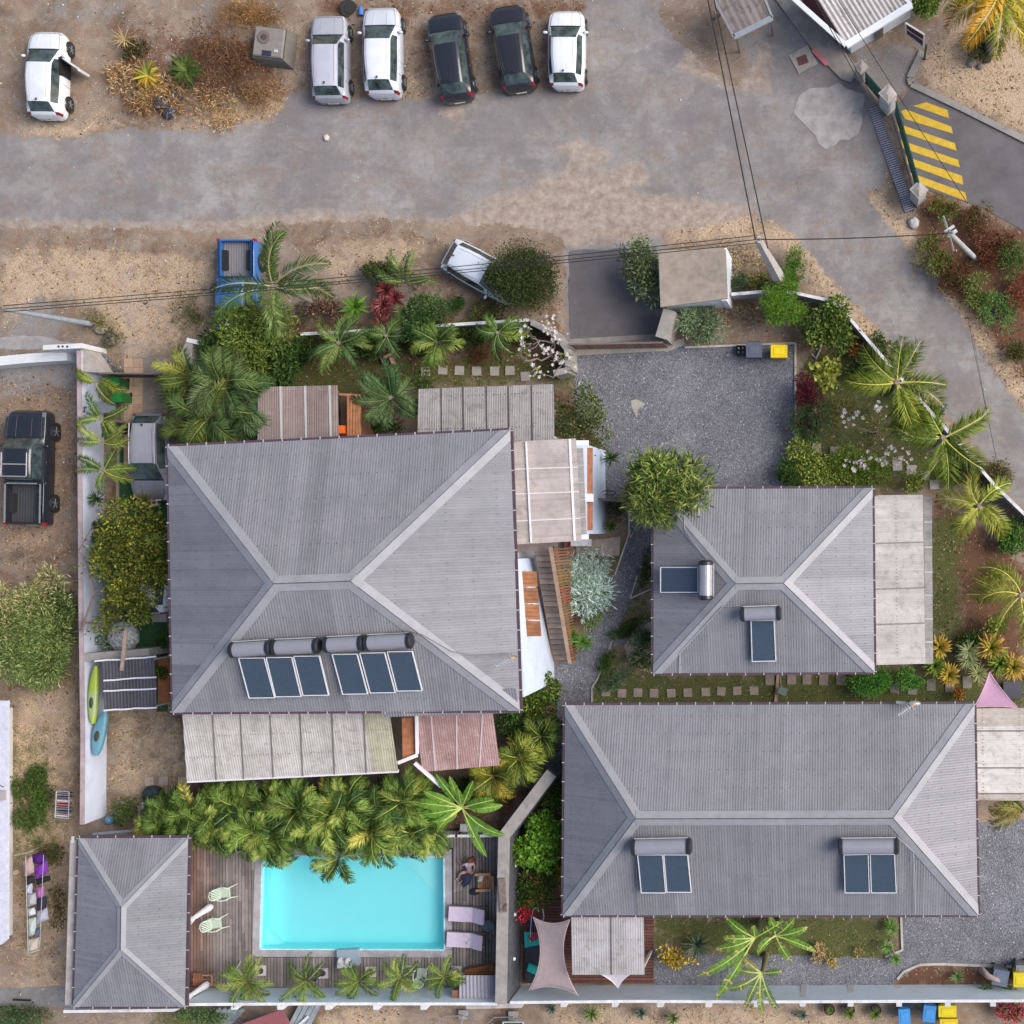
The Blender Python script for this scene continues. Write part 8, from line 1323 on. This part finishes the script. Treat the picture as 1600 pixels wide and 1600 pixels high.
# --- left garden
ly = ((.16, .20, .03), (.26, .25, .05), (.08, .12, .025))
for (x_, y_, az, l_) in ((150, 598, (175, 155, 10, -30, -70), 'yellowing palm over the upper end of the left wall'), (158, 655, (180, 150, 20, -20, -60, 110), 'dark green palm over the left wall beside the storage box'), (160, 690, (185, 160, 20, -30, 60), 'palm with one long frond lying across the left wall'), (162, 735, (180, 140, 60, 10, -40, -100), 'lower palm over the left wall above the slat screen')):
    palm(l_, x_, y_, 1.9, 1.35, 6, pal=ly if 'yellow' in l_ else (G_L, G_M, (.18, .21, .05)), rib=(.4, .38, .1), ll=.34, lw=.05, azs=az, droop=(.6, 1.2), el=(.1, .5), tr=.06, K=18, name='small_palm')
rosette('spreading yucca on the white wall near the slat screen', 152, 780, 1.3, .5, 36, .05, (G_D, G_M))
bush('large yellow green fruiting tree beside the big house, hiding a white car', 210, 868, 74, 3.4, 11000, (.19, .09), ((.12, .145, .03, 3), (.24, .24, .04, 2), (.055, .075, .02, 2), (.42, .34, .05, .6)), name='fruit_tree', cat='tree', asp=(.85, 1.15), lobes=26, clump=.32, rough=.6, flowers=(60, (.55, .42, .06), .09)); bush('lower bough of the fruit tree over the covered tub', 195, 955, 44, 2.6, 2200, (.18, .08), ((.11, .14, .03), (.2, .2, .04), (.05, .07, .02)), name='leafy_tree', cat='tree', lobes=12, rough=.8, clump=.3); rosette('pale variegated dracaena head at the edge of the fruit tree', 243, 846, 2.6, .5, 46, .06, ((.30, .32, .08), (.18, .22, .06))); rosette('orange brown tufted plant in front of the estate car', 228, 782, 1.2, .6, 44, .05, ((.26, .17, .07), (.14, .13, .04))); bush('grey leaved herb at the white wall near the fruit tree', 160, 1006, 18, .9, 240, (.17, .08), ((.2, .25, .2), (.10, .15, .10))); bush('dark shrub behind the concrete cross wall', 252, 1000, 14, 1.0, 260, (.14, .07), (G_D, G_M)); bush('small green shrub beside the dark shed', 255, 1050, 12, .9, 300, (.12, .05), (G_D, G_M, G_L)); bush('green shrub above the pool house eave', 200, 1268, 22, .9, 600, (.16, .06), (OLIVE, G_M, G_D), asp=(1, 1.2))
t = thing('bare_branch', 'bare brown branches leaning over the left wall below the fruit tree', 'branch', P(140, 940)); mb = MB(); mb.tube([P(128, 985, 1.9), P(134, 965, 2.0), P(146, 930, 2.3), P(158, 928, 2.4)], [.06, .05, .045, .03], 6, (.26, .17, .13)); mb.tube([P(146, 930, 2.3), P(138, 890, 2.4), P(131, 868, 2.3), P(122, 862, 2.2), P(143, 825, 2.5)], [.04, .035, .03, .025, .02], 6, (.26, .17, .13)); mb.tube([P(128, 972, 1.95), P(165, 976, 2.2)], [.05, .03], 6, (.26, .16, .13)); mb.build('branch', 'bark', t, smooth=True).name = 'limb'
bush('big rounded bamboo like shrub at the left edge, dry yellow on top', 45, 985, 94, 1.9, 17000, (.26, .045), ((.11, .17, .05, 3), (.20, .25, .08, 2), (.33, .32, .15, 1), (.06, .10, .035)), pal2=((.50, .42, .24, 2), (.30, .28, .12), (.14, .17, .05)), asp=(.82, 1.12), lobes=26, clump=.32, rough=.5, name='bamboo_shrub'); bush('dark green shrub behind the bamboo like shrub by the wall', 92, 958, 40, 1.6, 2600, (.2, .05), ((.05, .08, .03), (.09, .12, .05)), asp=(.8, 1.1))
bush('dark green vine patch on the dry grass, left strip', 48, 1250, 42, .35, 2800, (.17, .05), ((.045, .085, .02), (.08, .13, .03)), asp=(.8, 1.5), lobes=18, name='ground_vine', clump=.25); bush('sparse weeds between laundry and pool house', 80, 1330, 22, .4, 400, (.18, .05), (OLIVE, (.10, .08, .03))); bush('dark olive tufts beside the laundry', 85, 1420, 24, .4, 420, (.16, .05), (OLIVE, BROWN), asp=(.7, 1.8)); bush('fallen leafless twigs at the left edge below the pickup', 30, 865, 30, .4, 140, (.4, .02), ((.13, .09, .06), (.2, .15, .1)), asp=(1.4, .6))
# --- road side scrub, right
for (x_, y_, r_, n_, pal_, l_) in ((1455, 395, 34, 1900, (G_L, OLIVE, (.2, .2, .07), BROWN), 'green scrub left of the steel pole'), (1490, 430, 32, 1700, ((.16, .05, .03), (.10, .035, .02), OLIVE), 'red brown scrub below the steel pole'), (1475, 330, 26, 1100, (OLIVE, G_L, (.17, .06, .03)), 'scrub between gate pillar and private road'), (1545, 380, 38, 2000, ((.15, .045, .03), (.20, .08, .04), (.07, .03, .02)), 'dark red scrub right of the steel pole'), (1580, 405, 34, 1500, ((.10, .19, .05), (.16, .24, .07), OLIVE), 'fresh green bush at the right edge, upper one'), (1560, 490, 34, 1700, ((.07, .16, .06), (.12, .21, .08), (.19, .26, .08)), 'blue green bush at the right edge, lower one'), (1595, 450, 34, 1400, ((.17, .05, .03), (.24, .09, .06)), 'rusty red bush between the green bushes at the right edge'), (1528, 455, 30, 1300, (OLIVE, (.2, .21, .07), G_L), 'olive scrub beside the sandy verge'), (1590, 545, 24, 900, (OLIVE, BROWN, G_M), 'dull scrub at the right edge above the side road'), (1525, 335, 26, 900, ((.16, .06, .03), OLIVE), 'low reddish scrub along the private road')):
    bush(l_, x_, y_, r_, .9, n_, (.17, .045), pal_, lobes=14, rough=.8, clump=.28)
bush('green plants behind the guard booth', 1445, 8, 30, 1.6, 1300, (.2, .08), (G_L, G_M, (.2, .27, .06))); bush('dark plants around the coconut trunk, top right', 1535, 68, 30, .9, 1500, (.18, .06), (OLIVE, BROWN, G_D), lobes=14)
# --- debris heap top left
rosette('cut green palm leaf fan lying on the rubbish heap', 292, 110, .5, .95, 18, .26, ((.06, .10, .02), (.10, .13, .03)), el=(.05, .5), droop=(.2, .6), tip=(.05, .06, .02)); rosette('yellow and orange cut leaves on the rubbish heap', 232, 118, .4, .75, 26, .12, ((.45, .24, .03), (.42, .36, .06), (.16, .20, .04)), el=(.05, .6), droop=(.2, .8)); rosette('dry cut palm leaves left of the rubbish heap', 195, 62, .3, .7, 16, .06, ((.45, .32, .18), (.35, .22, .12)), el=(.05, .5)); bush('dark leafy cuttings above the yellow leaves', 215, 80, 20, .4, 300, (.22, .07), ((.06, .07, .03), (.10, .06, .03)))
bush('dry brown bush left of the cooling unit, larger', 350, 85, 62, .7, 5000, (.20, .025), ((.17, .08, .045), (.24, .13, .07), (.11, .05, .03)), lobes=20, clump=.3, rough=.9, asp=(1, 1.1), name='dry_shrub'); bush('dry orange brown grass clump along the top edge', 390, 20, 40, .5, 2000, (.22, .025), ((.30, .17, .06), (.22, .11, .05)), asp=(1.4, .6), name='dry_shrub'); bush('dry brown twigs below the cooling unit', 410, 150, 34, .5, 1500, (.2, .025), ((.2, .09, .05), (.35, .22, .12)), asp=(1.2, .8), name='dry_shrub')
for (x_, y_, r_, h_, n_, lf, pal_, l_) in ((250, 150, 44, .35, 1300, (.32, .035), ((.40, .22, .09), (.26, .13, .06), (.5, .36, .2)), 'orange brown heap of cut fronds round the rubbish bags'), (350, 165, 50, .3, 1300, (.24, .03), ((.45, .28, .14), (.30, .15, .08), (.55, .42, .27)), 'pale straw litter on the lower edge of the rubbish heap'), (200, 120, 36, .3, 600, (.30, .04), ((.5, .36, .22), (.28, .14, .07)), 'dry cut stems at the left side of the rubbish heap'),
    (352, 540, 34, 2.2, 1500, (.22, .08), (G_D, G_M, (.09, .14, .04)), 'dark leafy shrub between the blue pickup and the gate pillar'), (470, 545, 30, 1.6, 1100, (.2, .07), (G_D, G_M), 'dark shrub left of the dark feather palm'), (572, 545, 26, 1.2, 900, (.18, .07), (G_D, G_M, OLIVE), 'low dark plants between two feather palms'), (648, 540, 26, 1.2, 900, (.18, .07), (G_D, G_M), 'dark plants left of the bright feather palm'), (733, 520, 28, 1.1, 900, (.17, .07), (G_D, OLIVE, G_M), 'dark plants right of the bright feather palm'), (820, 525, 24, 1.0, 700, (.17, .07), (G_D, OLIVE), 'shaded plants below the thin white wall end'),
    (298, 625, 36, 1.8, 1500, (.3, .05), ((.10, .14, .03), G_D, (.16, .18, .05)), 'arching green undergrowth beside the tiled drive'), (392, 660, 26, 1.6, 900, (.3, .06), (G_D, (.12, .16, .1)), 'dark undergrowth touching the brown veranda roof'), (600, 660, 26, 1.2, 800, (.2, .06), (G_D, G_M), 'dark undergrowth right of the side deck'), (1310, 640, 26, .35, 700, (.14, .03), ((.16, .17, .05), (.22, .19, .07)), 'yellowing grass clump on the right lawn'), (1398, 560, 28, 1.0, 1300, (.18, .06), (G_D, G_M, OLIVE), 'dark shrub at the fence left of the first coconut palm'), (1446, 650, 24, .9, 900, (.18, .06), (G_D, G_M), 'dark shrub at the fence between the coconut palms'), (1490, 735, 24, .8, 800, (.17, .06), (OLIVE, G_D), 'low shrub at the foot of the second coconut palm'),
    (1210, 545, 1, .1, 4, (.05, .02), (OLIVE,), ''), (830, 1150, 30, 1.7, 1700, (.2, .08), (G_M, G_D, (.08, .15, .04)), 'dense leafy shrub between the red veranda roof and the path'), (740, 1240, 34, 1.3, 1400, (.28, .06), (G_D, (.05, .07, .02)), 'dark undergrowth beneath the banana plant'), (168, 830, 22, 1.4, 700, (.2, .07), (G_L, G_M, OLIVE), 'leafy shrub between the left wall and the fruit tree'), (1120, 395, 14, .4, 200, (.15, .04), (BROWN, STRAWC), 'dry tuft above the kiosk roof'), (1160, 405, 30, .4, 600, (.2, .025), (STRAWC, BROWN, (.5, .4, .28)), 'dry grass clump left of the concrete pole')):
    if l_: bush(l_, x_, y_, r_, h_, n_, lf, pal_, lobes=12, clump=.34, rough=.6, asp=(1.15, .85))
# ================= LOOSE GROUND COVER =================
BLOCK = [[(262, 672), (812, 672), (812, 1118), (262, 1113)], [(1020, 764), (1457, 764), (1457, 1050), (1020, 1050)], [(880, 1100), (1600, 1100), (1600, 1430), (880, 1430)], [(123, 1310), (780, 1297), (780, 1545), (115, 1545)], [(285, 1105), (622, 1105), (622, 1220), (285, 1220)], [(124, 545), (150, 545), (160, 1300), (129, 1300)], [(890, 540), (1240, 538), (1240, 768), (890, 768)], [(890, 380), (1045, 380), (1045, 535), (890, 535)], [(100, 1535), (1700, 1535), (1700, 1569), (100, 1569)], [(1392, 178), (1426, 136), (1700, 276), (1700, 410), (1446, 296)], [(1400, 1290), (1700, 1270), (1700, 1512), (1400, 1500)], [(1240, -10), (1322, 84), (1430, 28), (1350, -60)]]
patch = lambda x, y: .5 + .5 * np.sin(x * 1.7 + 2 * np.sin(y * .9)) * np.sin(y * 1.9 + 2 * np.sin(x * 1.1 + 1)) + .25 * np.sin(x * 4.3 + y * 3.1)
def scatter(name, label, cat, n, zones, Ls, wd, pal, road=False, up=.9, thr=.25, mat='leaf', flat=False):
    x = RNG.uniform(-42, 9, n * 3); y = RNG.uniform(-24, 26, n * 3); z1, z2 = weights(x, y); wt = sum(z1[:, c] * k for c, k in zones.items() if c < 3) + zones.get(9, 0); wt = wt * (.15 + patch(x, y)).clip(.08, 1)
    keep = RNG.uniform(0, 1, len(x)) < wt; sdr = sdmax(x, y, ROAD); keep &= (sdr < (-.12 if not road else 9)); keep &= sdmax(x, y, BLOCK) < 0
    if road: keep &= RNG.uniform(0, 1, len(x)) < np.where(sdr > .1, .15, 1)
    x, y = x[keep][:n], y[keep][:n]; m_ = len(x); mb = MB(); b_ = np.stack([x, y, 0 * x + .01], -1); a = R_(0, 6.283, m_)
    diamonds(mb, b_, np.stack([np.cos(a), np.sin(a), R_(.05, up, m_)], -1), R_(*Ls, m_), wd * R_(.6, 1.5, m_), pick(pal, m_, .2).clip(0, 1), mid=.5)
    o = mb.build(name, mat, org=(0, 0, 0)); return tag(o, label, cat, kind='stuff')
scatter('dry_grass', 'pale dry grass blades over the bare ground', 'grass', 70000, {0: .9, 1: .12, 2: .12}, (.08, .22), .022, ((.52, .38, .22, 2), (.38, .25, .13, 2), (.30, .16, .08, 1), (.62, .50, .34, 1)), up=.7)
scatter('green_grass', 'short green and olive grass on the lawns', 'grass', 80000, {1: .95, 0: .05}, (.05, .14), .026, ((.06, .10, .02, 2), (.10, .15, .03, 2), (.22, .20, .07, 1)), up=1.2)
scatter('leaf_litter', 'brown fallen leaves and twigs on soil', 'leaf litter', 26000, {2: .9, 0: .25, 9: .02}, (.08, .20), .05, ((.22, .09, .05), (.12, .06, .035), (.36, .22, .12), (.07, .05, .035)), up=.25)
mb = MB(); n = 2600; x = RNG.uniform(-42, 9, n); y = RNG.uniform(-1, 26, n); ok = (sdmax(x, y, BLOCK) < 0) & (RNG.uniform(0, 1, n) < np.where(sdmax(x, y, ROAD) > .2, .12, .6)); x, y = x[ok], y[ok]
for a, b_ in zip(x, y): s_ = random.choice((.02, .025, .03, .04, .06)); g_ = random.uniform(.35, .75); mb.box((a, b_, .02), (s_ * 1.4, s_, s_ * .8), random.random() * 3, (g_, g_ * .93, g_ * .85), taper=.6)
tag(mb.build('loose_pebbles', 'stone', org=(0, 0, 0)), 'scattered pale pebbles and litter over road and dirt', 'pebbles', kind='stuff')
